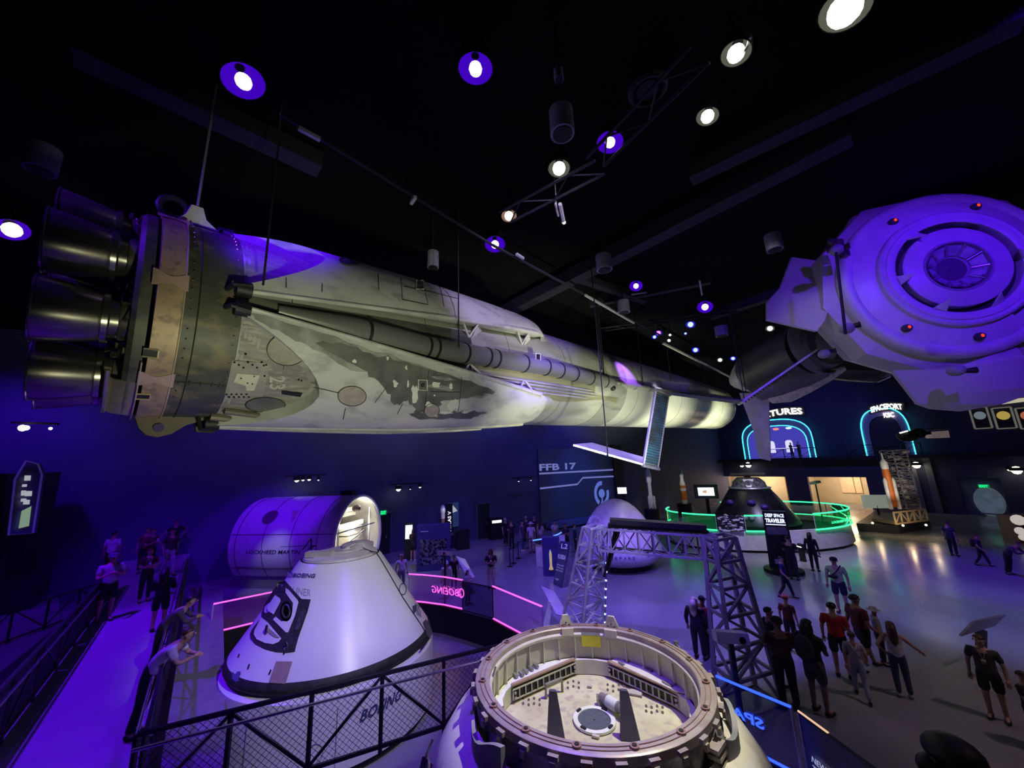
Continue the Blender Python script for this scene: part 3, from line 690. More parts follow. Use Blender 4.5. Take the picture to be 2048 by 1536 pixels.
stain([(487, 616), (600, 652), (720, 692), (860, 738), (980, 778), (960, 792), (860, 772), (760, 745), (700, 740), (640, 704), (580, 674), (520, 642)], lambda x, y: (x, y), lambda x, y: on_legB(x, y, .009), 'sooty_streak', mat('soot_streak', (.24, .24, .23), (.38, .38, .36), scale=3, rough=.5), 2, 3)
stain([(1100, 1200), (1300, 1205), (1450, 1190), (1600, 1200), (1500, 1235), (1200, 1240)], Z2, on_legB, 'charcoal_coating', CHAR, 2, 9)
random.seed(5)
for (cx, cy, w, h) in ((805, 908, 14, 12), (1003, 890, 9, 14), (1112, 945, 9, 16), (1045, 1035, 18, 22), (1120, 1040, 9, 22), (1285, 1040, 30, 18), (1372, 1050, 12, 18), (1160, 1090, 22, 55), (1385, 1150, 40, 45), (1290, 1215, 14, 8), (1240, 1150, 22, 16), (1340, 1195, 50, 12), (1460, 1195, 22, 10), (1275, 1100, 7, 7)):
    n = 12; poly = [(cx + w * math.cos(2 * PI * i / n) * random.uniform(.5, 1.2), cy + h * math.sin(2 * PI * i / n) * random.uniform(.5, 1.2)) for i in range(n)]
    m = MB(); patch(m, [Z2(*p) for p in poly], lambda x, y: on_legB(x, y, .022), 1); m.build('flaked_paint', FLAKE, booster)
DISC = mat('round_cover', (.42, .38, .34), (.34, .30, .28), scale=6, rough=.55)
def oval(zc, w, h, zf, fn, mt, name, e=.02, seam=True):
    n = 28; P = [zf(zc[0] + w * math.cos(2 * PI * i / n), zc[1] + h * math.sin(2 * PI * i / n)) for i in range(n)]
    m = MB(); patch(m, P, lambda x, y: fn(x, y, e), 1); o = m.build(name, mt, booster)
    if seam: MB().tube([fn(x, y, e + .004) for x, y in P], .008, 4, closed=True).build('rim', mat('seam_black', (.03, .03, .03)), o)
oval((790, 1112), 84, 57, Z2, on_legB, DISC, 'round_cover')
oval((1262, 1185), 44, 40, Z2, on_legB, DISC, 'round_cover')
oval((795, 315), 80, 28, Z2, on_legA, mat('round_cover_dark', (.16, .15, .17)), 'round_cover')
oval((1520, 1003), 108, 82, Z1, on_tube, mat('oval_hatch', (.36, .34, .28), (.27, .26, .22), scale=4), 'oval_hatch', .03)
oval((1405, 1290), 105, 38, Z1, on_tube, CHAR, 'oval_hatch', .03)
stain([(1255, 1125), (1370, 1135), (1385, 1105), (1345, 1215), (1305, 1215), (1300, 1190), (1235, 1170)], Z1, lambda x, y: on_tube(x, y, .035), 'patch_plate', mat('plate_cream', (.66, .64, .50), rough=.5), 1)
stain([(1230, 1060), (1430, 1075), (1390, 1250), (1190, 1240)], Z1, lambda x, y: on_tube(x, y, .024), 'bolted_plate', mat('plate_grey', (.36, .34, .31), (.3, .28, .26), scale=4), 2)
stain([(1490, 1215), (1600, 1228), (1590, 1250), (1490, 1235)], Z1, lambda x, y: on_tube(x, y, .03), 'rubber_strip', BLACK, 1)
m = MB()
for (x, y) in [(1240 + i * 24, 1068 + (i % 3) * 14) for i in range(8)] + [(1200 + i * 13, 1235 + (i % 2) * 14) for i in range(10)] + [(1300, 1025), (1395, 1085), (1400, 1140), (1580, 1160), (1595, 1165)]: m.sph(on_tube(*Z1(x, y), .03), .02, 6)
for (x, y) in ((1275, 1150), (1310, 1175), (1345, 1140), (1335, 1180)): m.sph(on_tube(*Z1(x, y), .04), .015, 6)
m.build('bolt_holes', BLACK, booster)
m = MB(); text_uv(m, '23', lambda u, v: on_tube(*Z1(1425 + 85 * (v) , 1140 + 70 * u), .03), bold=.02); m.build('painted_number', mat('faded_white', (.55, .52, .46)), booster)
# leg seams, square ports
m = MB()
for a, b, fn in (((560, 1065), (710, 1095), on_legB), ((740, 1250), (752, 1185), on_legB), ((925, 1150), (1000, 1050), on_legB), ((1245, 960), (1215, 1200), on_legB), ((1440, 1000), (1420, 1190), on_legB), ((1060, 1210), (1090, 1150), on_legB), ((1250, 1080), (1430, 1083), on_legB),
                 ((1080, 430), (1090, 550), on_legA), ((1090, 550), (1240, 585), on_legA), ((1100, 480), (1420, 560), on_legA), ((1300, 440), (1335, 600), on_legA), ((945, 400), (950, 490), on_legA), ((617, 440), (617, 490), on_legA), ((403, 400), (405, 460), on_legA), ((1215, 490), (1240, 580), on_legA), ((1690, 560), (1700, 630), on_legA)):
    m.tube([fn(*Z2(lerp(a[0], b[0], k / 6), lerp(a[1], b[1], k / 6)), .014) for k in range(7)], .008, 4)
m.build('panel_seam', mat('seam_black', (.03, .03, .03)), booster)
for (c, w, h, fn, zf) in (((1205, 1042), 26, 30, on_legB, Z2), ((1190, 480), 22, 25, on_legA, Z2), ((1878, 902), 14, 22, on_tube, Z2)):
    P = [(c[0] - w, c[1] - h), (c[0] + w, c[1] - h + 3), (c[0] + w, c[1] + h), (c[0] - w, c[1] + h - 3)]; e = .03 if fn is not on_tube else .26
    m = MB(); patch(m, [zf(*p) for p in P], lambda x, y: fn(x, y, e), 1); o = m.build('square_port', BLACK if fn is on_tube else CHAR, booster)
    m = MB(); m.tube([fn(*zf(*p), e + .01) for p in P], .016, 4, closed=True); m.build('port_frame', FLAKE, o)
    if fn is not on_tube: m = MB(); m.sph(fn(*zf(*c), e), .05, 8); m.build('port_plug', BLACK, o)
# wedge of shade put in as dark colour, and bare metal strip on the tank between the legs
m = MB(); m.grid(lambda u, v: RL(1.46 + 5.2 * u, lerp(-5 - 16 * u, 3 + 13 * u, v), RR + .008), 14, 12); m.build('shade_wedge', mat('shade_wedge', (.055, .055, .05), (.12, .12, .10), scale=2, rough=.45, stretch=(.4, 2, 2)), booster)
m = MB(); m.grid(lambda u, v: RL(6.7 + 8.6 * u, lerp(-34 + 4 * math.sin(u * 9), -9, v), RR + .008), 16, 10); m.build('bare_metal_strip', mat('bare_metal', (.42, .40, .26), (.28, .27, .19), scale=1.6, rough=.35, metal=.3, lo=.35, hi=.65, stretch=(.3, 3, 3)), booster)
# crossing conduit (raceway) between the legs
def rw(s): return lerp(-2.5, -6.5, min(1, (s - 2) / 3)) if s < 5 else (lerp(-6.5, -3.5, min(1, (s - 5) / 5)) if s < 10 else lerp(-3.5, -8, min(1, (s - 10) / 6)))
def rr_(s): return .10 + .17 * min(1, max(0, (s - 1.9) / 1.6)) if s < 14.5 else .20
Sx = [1.95 + i * .45 for i in range(29)]
m = MB(); m.tube([RL(s, rw(s), RR + .05) for s in Sx], [rr_(s) for s in Sx], 16); race = m.build('raceway_tube', mat('raceway', (.12, .12, .12), (.19, .19, .18), scale=1.0, rough=.33, lo=.3, hi=.7, stretch=(.3, 1, 1)), booster)
for s in (3.6, 5.1, 5.35, 6.3, 7.1, 7.45, 8.7, 9.8, 10.6, 11.5, 12.6, 13.7): MB().tube([RL(s, rw(s), RR + .05), RL(s + .06, rw(s), RR + .05)], rr_(s) + .018, 16).build('clamp_band', BLACK, race)
m = MB()
for i in range(44): s = 6 + i * .22; m.sph(RL(s, rw(s) - 9.5, RR + .01), .012, 5)
m.build('rivets', CHROME, race)
Sx = [14.4 + i * 1.0 for i in range(22)]
m = MB(); m.tube([RL(s, -6 + (s - 14) * .55, RR + .03) for s in Sx], .15, 12); o2_ = m.build('raceway_tube', TANK, booster)
for i in range(13): s = 15 + i * 1.6; MB().tube([RL(s, -6 + (s - 14) * .55, RR + .03), RL(s + .09, -6 + (s - 14) * .55, RR + .03)], .165, 12).build('clamp_band', mat('clamp_grey', (.2, .2, .2)), o2_)
# raised fairing with a dark vent just ahead of the white joint
m = MB(); m.grid(lambda u, v: RL(13.2 + 2.6 * u, -24 + 26 * v, RR + .02 + .16 * math.sin(PI * v) ** .5 * math.sin(PI * min(1, u * 1.0)) ** .35), 14, 12); fo = m.build('umbilical_fairing', TANK, booster)
m = MB(); m.sph(RL(14.3, -13, RR + .17), (.16, .16, .12), 10); m.build('vent', BLACK, fo)
# long stringers under the raceway
m = MB()
for k, (s0, s1, ph) in enumerate(((6.5, 13, -20), (7.2, 14.5, -23), (8, 13.5, -26.5), (9, 12.8, -30))): m.tube([RL(s0, ph, RR), RL(s0 + .3, ph, RR + .03), RL(s1 - .3, ph, RR + .03), RL(s1, ph, RR)], .04, 6)
m.build('stringer', TANK, booster)
# sheath of soot where the tank meets the forward section
m = MB(); m.grid(lambda u, v: RL(14.8 + 1.25 * u + (.8 + .6 * math.sin(v * 9)) * u * max(0, v - .5) * 2, 36 + 50 * v, RR + .022), 8, 20); m.build('soot_band', mat('soot_grey', (.17, .17, .16), (.24, .24, .22), scale=2, rough=.45), booster)
# lift bracket, bottom lug
s, ph = rhit(372, 425); ph = max(ph, 60)
m = MB(); p = RL(.78, 62, RR + .02)
m.prism([RL(.55, 66, RR + .03), RL(1.15, 66, RR + .03), RL(.95, 66, RR + .17), RL(.88, 66, RR + .36), RL(.72, 66, RR + .36), RL(.66, 66, RR + .17)], RL(.55, 60, RR) - RL(.55, 66, RR)); m.build('lift_bracket', mat('bracket_violet', (.6, .58, .62), rough=.4), booster)
m = MB(); m.tube([RL(.50, 66, RR + .2) + (rd * math.cos(i * PI / 6) + RZ * math.sin(i * PI / 6)) * .2 for i in range(12)], .055, 8, closed=True); m.build('coiled_sling', BLACK, booster)
m = MB(); cz = RL(.75, -90, RR)
out = [(.35, .0), (.42, -.22), (.52, -.34), (.68, -.38), (.86, -.32), (1.05, -.16), (1.45, .0)]
m.prism([RL(x, -88, RR - y) for x, y in out], RL(.5, -93, RR) - RL(.5, -88, RR)); lug = m.build('tow_lug', mat('lug', (.16, .13, .11), rough=.6), booster)
MB().cyl(RL(.67, -86.5, RR + .22), RL(.67, -94, RR + .22), .075, n=14).build('lug_eye', glow('eye_blue', (.02, .01, .3), .3) if False else mat('eye_dark', (.05, .03, .16)), lug)
m = MB(); m.tube([RL(1.35, -80, RR + .05), RL(1.9, -82, RR + .1), RL(3.3, -86, RR + .12), RL(6.5, -94, RR + .1)], .07, 8).tube([RL(1.5, -70, RR + .06), RL(2.5, -76, RR + .1), RL(2.75, -66, RR + .12)], .06, 8); m.build('drain_pipe', mat('drain', (.22, .19, .15), rough=.4, metal=.4), booster)
# suspension cables
for (px, py, label) in ((373, 418, 'violet lit suspension cable rising from the booster lift bracket'), (512, 590, 'suspension cable hanging in front of the booster leg hinge'), (897, 700, 'suspension cable crossing the middle of the upper leg')):
    s, ph = rhit(px, py); p = RL(.8, 62, RR + .33) if px == 373 else RL(s, ph, RR + .42)
    o = MB().cyl(p, V((p.x, p.y, CEIL)), .022 if px == 373 else .018, n=6).build('suspension_cable', mat('cable_grey', (.25, .25, .28)) if px == 373 else BLACK); tag(origin(o), label, 'cable')
for k, (px, py, lab) in enumerate(((1202, 740, 'just behind the umbilical fairing'), (1207, 760, 'in front of the umbilical fairing'), (1284, 770, 'left of the solar array'), (1340, 760, 'behind the top of the louvred panel'), (1410, 770, 'nearest the booster nose'))):
    s, ph = rhit(px, py); p = RL(s, ph, RR + .05)
    o = MB().cyl(p, V((p.x, p.y, CEIL)), .025, n=6).build('suspension_cable', BLACK); tag(origin(o), 'thin black cable holding the booster, ' + lab, 'cable')
o = MB().cyl(RL(15.3, -75, RR), at(1216, 905, 12.5) , .016, n=6).build('stay_cable', BLACK); 
bpy.data.objects.remove(o)

# ------------------------------------------------------------------ round cargo module facing the camera
D0 = at(1896, 543, 10); DA = V((math.sin(.3), math.cos(.3), 0)); DM = frame(D0, DA, V((0, 0, 1)))
DY = V(DM.col[1][:3]); DZ = V((0, 0, 1))
def DL(x, ph, r): ph = R_(ph); return D0 + DA * x + DY * (r * math.cos(ph)) * -1 + DZ * (r * math.sin(ph))
module = thing('cargo_module', 'white cargo module hanging past the booster nose, its round violet lit docking face towards us', 'spacecraft', M=DM)
MODW = mat('module_white', (.66, .65, .64), (.58, .57, .57), scale=1.5, rough=.38)
MODP = mat('module_panel', (.58, .57, .52), (.52, .51, .47), scale=.8, rough=.5)
def dl(prof, name, m, par, n=72, a0=0, a1=360, ang=40):
    f = MB()
    for (r, x) in prof:
        for i in range(n): f.v.append(DL(x, a0 + (a1 - a0) * i / n, r))
    for j in range(len(prof) - 1):
        for i in range(n):
            l = (i + 1) % n
            f.f.append((j * n + i, j * n + l, (j + 1) * n + l, (j + 1) * n + i))
    return f.build(name, m, par, ang)
face = dl([(2.42, .45), (2.52, .34), (2.54, .14), (2.50, .02), (2.40, -.05), (2.28, -.04), (2.22, .0), (1.82, -.14), (1.74, -.15)], 'docking_face', MODW, module)
dl([(1.74, -.15), (1.72, -.27), (1.66, -.31), (1.58, -.29), (1.56, -.33), (1.40, -.34), (1.36, -.32), (1.36, -.10)], 'guide_ring', MODW, module)
dl([(1.36, -.10), (1.18, -.10)], 'ring_gap', BLACK, module)
dl([(1.18, -.10), (1.18, -.30), (1.14, -.33), (.78, -.34), (.74, -.36)], 'tunnel_plate', MODW, module)
h = dl([(.76, -.345), (.74, -.37), (.70, -.37), (.68, -.30), (.66, -.22), (.34, -.12)], 'hatch_well', mat('hatch_grey', (.34, .33, .36), rough=.5), module)
dl([(.34, -.12), (.32, -.10), (.02, -.10)], 'hatch_centre', mat('hatch_dark', (.10, .10, .12), rough=.5), module)
m = MB()
for k in range(10):
    a = 36 * k + 10; m.add([DL(-.345, a - 14, .64), DL(-.345, a + 14, .64), DL(-.18, a + 11, .40), DL(-.18, a - 11, .40)], [(0, 1, 2, 3)])
m.build('hatch_petal', mat('petal_grey', (.50, .49, .54), (.3, .3, .35), scale=3, rough=.4), h)
m = MB()
for k in range(10): a = 36 * k + 28; m.beam(DL(-.36, a, .66), DL(-.2, a, .38), .03)
for k in (170, 200, 235, 262, 290, 320): m.box(DL(-.37, k, .60), (.12, .03, .05))
m.build('latches', SILVER, h)
for k, a in enumerate((-8, 55 + 0, -62, -115, 176, 118)):
    m = MB(); p0, p1, p2 = DL(-.35, 180 - a - 6, 1.38), DL(-.35, 180 - a + 6, 1.38), DL(-.66, 180 - a, 1.14)
    m.prism([p0, p1, p2], DA * .03 + (DL(0, 180 - a, 1) - D0) * -.03); m.build('guide_petal', mat('petal_white', (.85, .85, .84), rough=.4), module)
m = MB(); m.tube([DL(-.10 - .02 * math.sin(i / 18 * PI), 180 + 5 - i * 4.4 + 180 - 180, 1.92 if 1 < i < 17 else 1.80) for i in range(19)], .035, 6)
m.v = []; m.f = []
m.tube([DL(-.13, 12 - 3.9 * i, (1.90 if i > 3 else 1.80) if i < 15 else 1.80) for i in range(19)], .03, 6).build('door_seam', BLACK, module)
for a in (62, 10, -38, -85, -130, 118):
    o = MB().sph(DL(-.075, a, 2.03), (.13, .13, .11), 12).build('lamp_recess', mat('recess', (.05, .05, .06)), module)
    MB().sph(DL(-.17, a, 2.03), .05, 8).build('red_lamp', glow('red_led', (1, .03, .01), 2.0), o, label='small glowing red lamp')
# faceted body behind the face
def poly(r, x, n=10, off=9): return [DL(x, off + 360 * i / n, r) for i in range(n)]
m = MB(); secs = [(2.5, .30), (2.95, .45), (3.0, 1.2), (2.6, 2.3), (1.5, 3.9), (1.35, 4.0)]
for (r, x) in secs: m.v += poly(r, x)
for j in range(len(secs) - 1):
    for i in range(10): l = (i + 1) % 10; m.f.append((j * 10 + i, j * 10 + l, (j + 1) * 10 + l, (j + 1) * 10 + i))
m.build('faceted_body', MODP, module, ang=10)
def slab(pts, t, name, m_, par, label=None): return MB().prism([at(*p) for p in pts], t).build(name, m_, par, label=label, ang=15)
slab([(1584, 514, 12.4), (1683, 528, 11.2), (1664, 594, 11.2), (1562, 574, 12.5)], (0, .1, 0), 'radiator_panel', MODP, module)
slab([(1562, 574, 12.5), (1664, 594, 11.2), (1650, 640, 11.3), (1634, 662, 11.5), (1535, 640, 12.8), (1535, 604, 12.8)], (0, .1, 0), 'radiator_panel', MODP, module)
slab([(1739, 421, 11), (1713, 421, 11.1), (1686, 470, 11.2), (1698, 494, 11), (1722, 455, 10.9)], (0, .15, 0), 'radiator_panel', MODP, module)
slab([(1786, 741, 10.7), (1837, 807, 10.9), (1905, 792, 10.5), (2048, 775, 9.8), (2048, 714, 9.7), (2033, 692, 9.9), (1904, 738, 10.2)], (0, .1, 0), 'radiator_panel', MODP, module)
slab([(1837, 807, 10.9), (1867, 817, 10.9), (1928, 822, 10.7), (2002, 809, 10.2), (2070, 785, 9.8), (2048, 775, 9.8), (1905, 792, 10.5)], (0, .12, 0), 'radiator_panel', MODP, module)
for (x, y, Y, dx) in ((1694, 657, 9.9, 1), (1912, 741, 9.6, 1), (1673, 500, 9.9, 1), (1648, 708, 12.2, 1)):
    p = at(x, y, Y); o = MB().sph(p, (.17, .2, .15), 12).build('thruster_pod', mat('pod_grey', (.34, .33, .36), rough=.4), module)
    q = at(x + 17, y - 6, Y - .15) if x < 1800 else at(x + 30, y + 0, Y - .1)
    MB().lathe([(.05, -.14), (.085, .10), (.075, .10), (.04, -.1)], frame(q, V((0, 0, 1)), (q - p).normalized() if (q - p).length > 0 else V((1, 0, 0))), 14).tube([p, q], [.05, .05], 8).build('nozzle', BLACK, o)
m = MB(); a, b = at(1672, 505, 9.6), at(1691, 668, 9.4); m.cyl(a, b, .035, n=8); m.build('support_rod', BLACK, module)
for (px, py, Y) in ((1676, 498, 10.3),):
    m = MB(); m.tube([at(1660, 480, 10.4), at(1676, 492, 10.2), at(1682, 512, 10.2)], .08, 6).box(at(1670, 492, 10.4), (.3, .3, .3)).box(at(1688, 505, 10.2), (.16, .2, .3)); m.build('rigging_bracket', PLUMB, module)
# ------------------------------------------------------------------ spaceplane beyond it
plane = thing('spaceplane', 'winged spaceplane hanging behind the cargo module, white nose and dark tiled back', 'spacecraft', at(1560, 728, 17))
TILE = mat('dark_tile', (.065, .065, .06), (.09, .09, .08), scale=2, rough=.45)
PLW = mat('plane_white', (.80, .76, .60), (.66, .62, .52), scale=2.5, rough=.4, c3=(.5, .45, .35), scale3=7)
def loft(secs, name, m_, par, sq=1.0, n=28):
    f = MB(); pts = [at(*s[:3]) for s in secs]
    f.tube(pts, [s[3] * s[2] / FPX for s in secs], n); return f.build(name, m_, par, ang=40)
loft([(1461, 768, 20, 3), (1466, 765, 19.9, 12), (1478, 760, 19.6, 24), (1496, 752, 19.2, 37), (1512, 745, 18.8, 44)], 'nose', PLW, plane)
loft([(1512, 745, 18.8, 45), (1535, 735, 18.0, 53), (1565, 720, 17.0, 58), (1600, 704, 15.8, 60), (1628, 692, 15.0, 60)], 'fuselage', TILE, plane)
loft([(1627, 692, 15.0, 62), (1632, 690, 14.9, 66), (1636, 688, 14.8, 64), (1637, 688, 14.8, 50)], 'tail_ring', mat('tail_grey', (.20, .20, .19), rough=.4), plane)
loft([(1634, 690, 14.8, 56), (1660, 682, 14.2, 50)], 'tail_cone', TILE, plane)
loft([(1528, 790, 17.3, 6), (1545, 794, 17, 13), (1575, 788, 16.5, 17), (1610, 772, 15.8, 16), (1650, 752, 15.2, 14), (1690, 736, 14.8, 5)], 'belly_chine', PLW, plane)
loft([(1500, 786, 17.6, 4), (1520, 786, 17.3, 16), (1560, 770, 16.6, 26), (1610, 748, 15.6, 28), (1650, 735, 15, 20)], 'belly', mat('belly_grey', (.16, .16, .15), rough=.45), plane)
slab([(1650, 754, 15.2), (1690, 740, 14.9), (1786, 741, 14.6), (1782, 754, 14.6), (1757, 764, 14.8), (1700, 760, 15)], (0, .3, .03), 'wing', mat('wing_dark', (.10, .10, .095), rough=.5), plane)
m = MB(); m.tube([at(1755, 765, 14.7), at(1781, 754, 14.5)], .02, 6); m.build('wing_tip', PLW, plane)
slab([(1478, 786, 18.2), (1537, 786, 17.0), (1538, 820, 17.0), (1541, 922, 17.0), (1517, 916, 17.6), (1506, 860, 17.9)], (.12, .14, 0), 'drooped_wing', mat('wing_violet_grey', (.50, .48, .52), (.4, .38, .42), scale=2, rough=.5), plane)
m = MB(); m.tube([at(1537, 740, 16.6), at(1560, 722, 16.2), at(1570, 706, 15.9), at(1604, 686, 15.2)], .015, 5); m.build('tile_seam', PLW, plane)
for (px, py, lab) in ((1487, 800, 'left of a pair'), (1494, 802, 'right of a pair')):
    p = at(px, py - 8, 18); o = MB().cyl(p, V((p.x, p.y, CEIL)), .02, n=6).build('suspension_cable', BLACK); tag(origin(o), 'suspension cable crossing the white spaceplane nose, ' + lab, 'cable')
# ------------------------------------------------------------------ zigzag folded solar array
arr = thing('solar_array', 'four hinged solar array panels hanging in a zigzag in front of the booster nose', 'solar array', at(1487, 804, 13.6))
W = V((.62, .35, -.14)); frm = mat('array_frame', (.72, .68, .70), rough=.35, metal=.3); cell = mat('array_cells', (.05, .16, .26), (.04, .045, .05), scale=1.0, rough=.15, spec=1.0, lo=.45, hi=.6)
H = [at(1146, 892, 12.0), at(1286, 931, 12.5), at(1311, 780, 13.0), at(1487, 803, 13.5), at(1637, 700, 13.0)]
for i, (a, b) in enumerate(zip(H, H[1:])):
    n = (b - a).cross(W).normalized() * .05; d = (b - a).normalized()
    Wk = (V((1.0, 2.0, .12)), W, V((.3, .8, .02)), V((.27, .72, .02)))[i]
    n = (b - a).cross(Wk).normalized() * .06
    pn = MB().prism([a, b, b + Wk, a + Wk], n).build('panel', frm if i != 2 else mat('array_back', (.16, .16, .20), rough=.4), arr)
    s = -1 if n.dot(a - CAM) > 0 else 1
    if i == 1:
        m = MB(); o = n * (-.12 if s < 0 else 1.12); w = Wk.normalized() * .07; e = d * .10
        m.face([a + w + e + o, b + w - e + o, b + Wk - w - e + o, a + Wk - w + e + o]); m.build('cells', cell, pn)
        m = MB(); L = (b - a).length
        for k in range(30): c = a + d * (L * (k + .8) / 30.6); m.beam(c + w + o * 1.3, c + Wk - w + o * 1.3, .028)
        m.build('louvres', mat('louvre', (.05, .06, .07), rough=.3), pn)
    if i == 3:
        L = (b - a).length
        for k in range(26):
            c = a + d * (L * (k + .5) / 26); m = MB(); m.beam(c + n * .5 - Wk.normalized() * .02 - (n if i == 3 else n * 0) , c + n * .5 + (n.normalized() * (-.10)), .03)
            m.build('hinge_tooth', BLACK if i != 0 else frm, pn)
        if i == 0: m = MB(); m.beam(lerp(a, b, .02) + Wk * .5 + n * 1.2, b + Wk * .5 + n * 1.2, .03); m.build('centre_strip', frm, pn)
for k in (1, 2, 3):
    Wk = W if k < 3 else V((.3, .8, .02)); MB().cyl(H[k] - Wk * .04, H[k] + Wk * 1.04, .05, n=10).build('hinge', SILVER, arr)
for (px, py, lab) in ((1284, 775, 'left'),):
    p = at(1216, 912, 12.2); o = MB().cyl(p, V((p.x, p.y, CEIL)), .02, n=6).build('suspension_cable', BLACK); tag(origin(o), 'thin cable holding the pinkish flat panel of the solar array', 'cable')
p = H[3] + V((.1, .1, 0)); o = MB().cyl(p, V((p.x, p.y, CEIL)), .015, n=6).build('suspension_cable', BLACK); tag(origin(o), 'thin cable rising from the middle hinge of the solar array', 'cable')

# ------------------------------------------------------------------ conical crew capsule (left of centre)
SC = V((-4.55, 10.3, 0)); SZ0, SZ1, SR0, SR1 = 1.80, 3.68, 2.24, .92
caps = thing('crew_capsule', 'white conical crew capsule with a black window panel, standing on a white drum', 'spacecraft', (SC.x, SC.y, 0))
CW = mat('capsule_white', (.74, .73, .74), (.70, .69, .70), scale=.6, rough=.33)
CB = mat('capsule_black', (.020, .022, .019), (.035, .036, .032), scale=6, rough=.6, spec=.3)
SM = Matrix.Translation(SC)
PR = [(SR1, SZ1), (SR1 + .05, SZ1 - .05)] + [(lerp(SR1 + .05, SR0 - .06, i / 12), lerp(SZ1 - .05, SZ0 + .09, i / 12)) for i in range(1, 13)]
MB().lathe(PR, SM, 96).build('pressure_cone', CW, caps)
MB().lathe([(SR0 - .06, SZ0 + .09), (SR0, SZ0 + .02), (SR0 + .01, SZ0 - .05), (SR0 - .02, SZ0 - .11), (SR0 - .10, SZ0 - .14)], SM, 96).build('heat_shield_rim', CB, caps)
MB().lathe([(SR0 - .10, SZ0 - .14), (SR0 + .06, SZ0 - .22), (SR0 + .08, SZ0 - .45), (SR0 + .08, .35), (SR0, .30)], SM, 96).build('support_drum', CW, caps)
MB().lathe([(SR0 - .02, .30), (SR0 - .02, .0)], SM, 64).build('plinth', DARK, caps)
MB().lathe([(SR1 - .04, SZ1), (SR1 - .06, SZ1 + .05), (.70, SZ1 + .06), (.66, SZ1 + .08), (.02, SZ1 + .09)], SM, 64).build('top_plate', mat('cap_grey', (.62, .60, .60), rough=.45), caps)
m = MB(); m.lathe([(.02, SZ1 + .09), (.02, SZ1 + .14), (.42, SZ1 + .14), (.44, SZ1 + .09)], SM @ Matrix.Translation((.05, .1, 0)), 32)
m.prism([SC + V((.0, -.25, SZ1 + .09)), SC + V((.30, .0, SZ1 + .26)), SC + V((.52, .05, SZ1 + .26)), SC + V((.80, .0, SZ1 + .06)), SC + V((.72, .1, SZ1 + .02)), SC + V((.45, .3, SZ1 + .2))], V((0, .12, .02)))
m.lathe([(.40, SZ1 + .10), (.40, SZ1 + .20), (.30, SZ1 + .24), (.02, SZ1 + .25)], SM @ Matrix.Translation((.28, .32, 0)), 20)
m.box(SC + V((-.35, -.42, SZ1 + .13)), (.62, .22, .12)); m.build('docking_cover', mat('cover_grey', (.50, .48, .48), rough=.5), caps)
SLOPE = (SR0 - .06 - SR1 - .05) / (SZ1 - .05 - SZ0 - .09)
def chit(x, y, e=.012):
    q = ray(x, y); o = CAM - SC; k = SLOPE; zt = SZ1 - .05; r0 = SR1 + .05
    # (ox+qx t)^2+(oy+qy t)^2 = (r0 + k (zt - oz - qz t))^2
    A = r0 + k * (zt - o.z); Bq = -k * q.z
    a = q.x * q.x + q.y * q.y - Bq * Bq; b = o.x * q.x + o.y * q.y - A * Bq; c = o.x * o.x + o.y * o.y - A * A
    D = b * b - a * c; t = (-b - math.sqrt(max(D, 0))) / a; p = CAM + q * t
    n = V((p.x - SC.x, p.y - SC.y, 0)).normalized(); n = (n + V((0, 0, k))).normalized(); return p + n * e
def cpatch(pts, zf, name, m_, e=.012, cuts=4, par=None):
    m = MB(); patch(m, [zf(*p) for p in pts], lambda x, y: chit(x, y, e), cuts); return m.build(name, m_, par or caps)
ZA = lambda x, y: (400 + x / 3.657, 1160 + y / 3.657)
pan = cpatch([(625, 5), (700, 90), (745, 140), (812, 143), (790, 230), (755, 330), (720, 430), (695, 525), (640, 532), (560, 527), (480, 505), (410, 470), (375, 430), (370, 395), (385, 360), (455, 270), (455, 240), (480, 170), (530, 90), (580, 20)], ZA, 'window_panel', CB, .014)
cpatch([(555, 112), (590, 135), (598, 155), (545, 255), (500, 225), (500, 200)], ZA, 'white_tile', CW, .024, 2, pan)
cpatch([(632, 60), (655, 75), (718, 148), (725, 165), (700, 260), (650, 385), (632, 385), (540, 290), (560, 270), (600, 305), (640, 300), (680, 235), (685, 170), (632, 95)], ZA, 'white_tile', CW, .024, 3, pan)
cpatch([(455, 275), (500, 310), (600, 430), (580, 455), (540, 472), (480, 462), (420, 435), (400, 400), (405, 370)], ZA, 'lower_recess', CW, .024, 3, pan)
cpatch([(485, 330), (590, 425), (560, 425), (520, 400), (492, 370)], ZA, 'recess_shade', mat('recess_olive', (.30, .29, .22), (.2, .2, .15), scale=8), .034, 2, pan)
m = MB(); c = ZA(637, 232); m.add([], []); n = 24; ov = [(c[0] + 11.5 * math.cos(2 * PI * i / n), c[1] + 20 * math.sin(2 * PI * i / n)) for i in range(n)]
m = MB(); patch(m, ov, lambda x, y: chit(x, y, .03), 1); w_ = m.build('window', mat('window_black', (.004, .004, .005), rough=.08), pan)
ov2 = [(c[0] + 7 * math.cos(2 * PI * i / n), c[1] + 13 * math.sin(2 * PI * i / n)) for i in range(n)]
MB().tube([chit(x, y, .03) for x, y in ov2], .02, 5, closed=True).build('window_rim', mat('rim_dark', (.06, .06, .055), rough=.3), w_)
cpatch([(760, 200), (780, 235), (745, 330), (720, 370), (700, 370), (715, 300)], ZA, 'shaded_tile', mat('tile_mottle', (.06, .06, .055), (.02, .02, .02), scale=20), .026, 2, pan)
m = MB(); m.sph(chit(*ZA(632, 490), .03), (.05, .03, .09), 8).sph(chit(*ZA(500, 375), .05), (.04, .03, .12), 8).build('latch', CHROME, pan)
cpatch([(560, 595), (678, 597), (628, 760), (505, 752)], ZA, 'tan_patch', mat('tan_tile', (.33, .24, .20), (.28, .20, .17), scale=8, rough=.6), .014, 3)
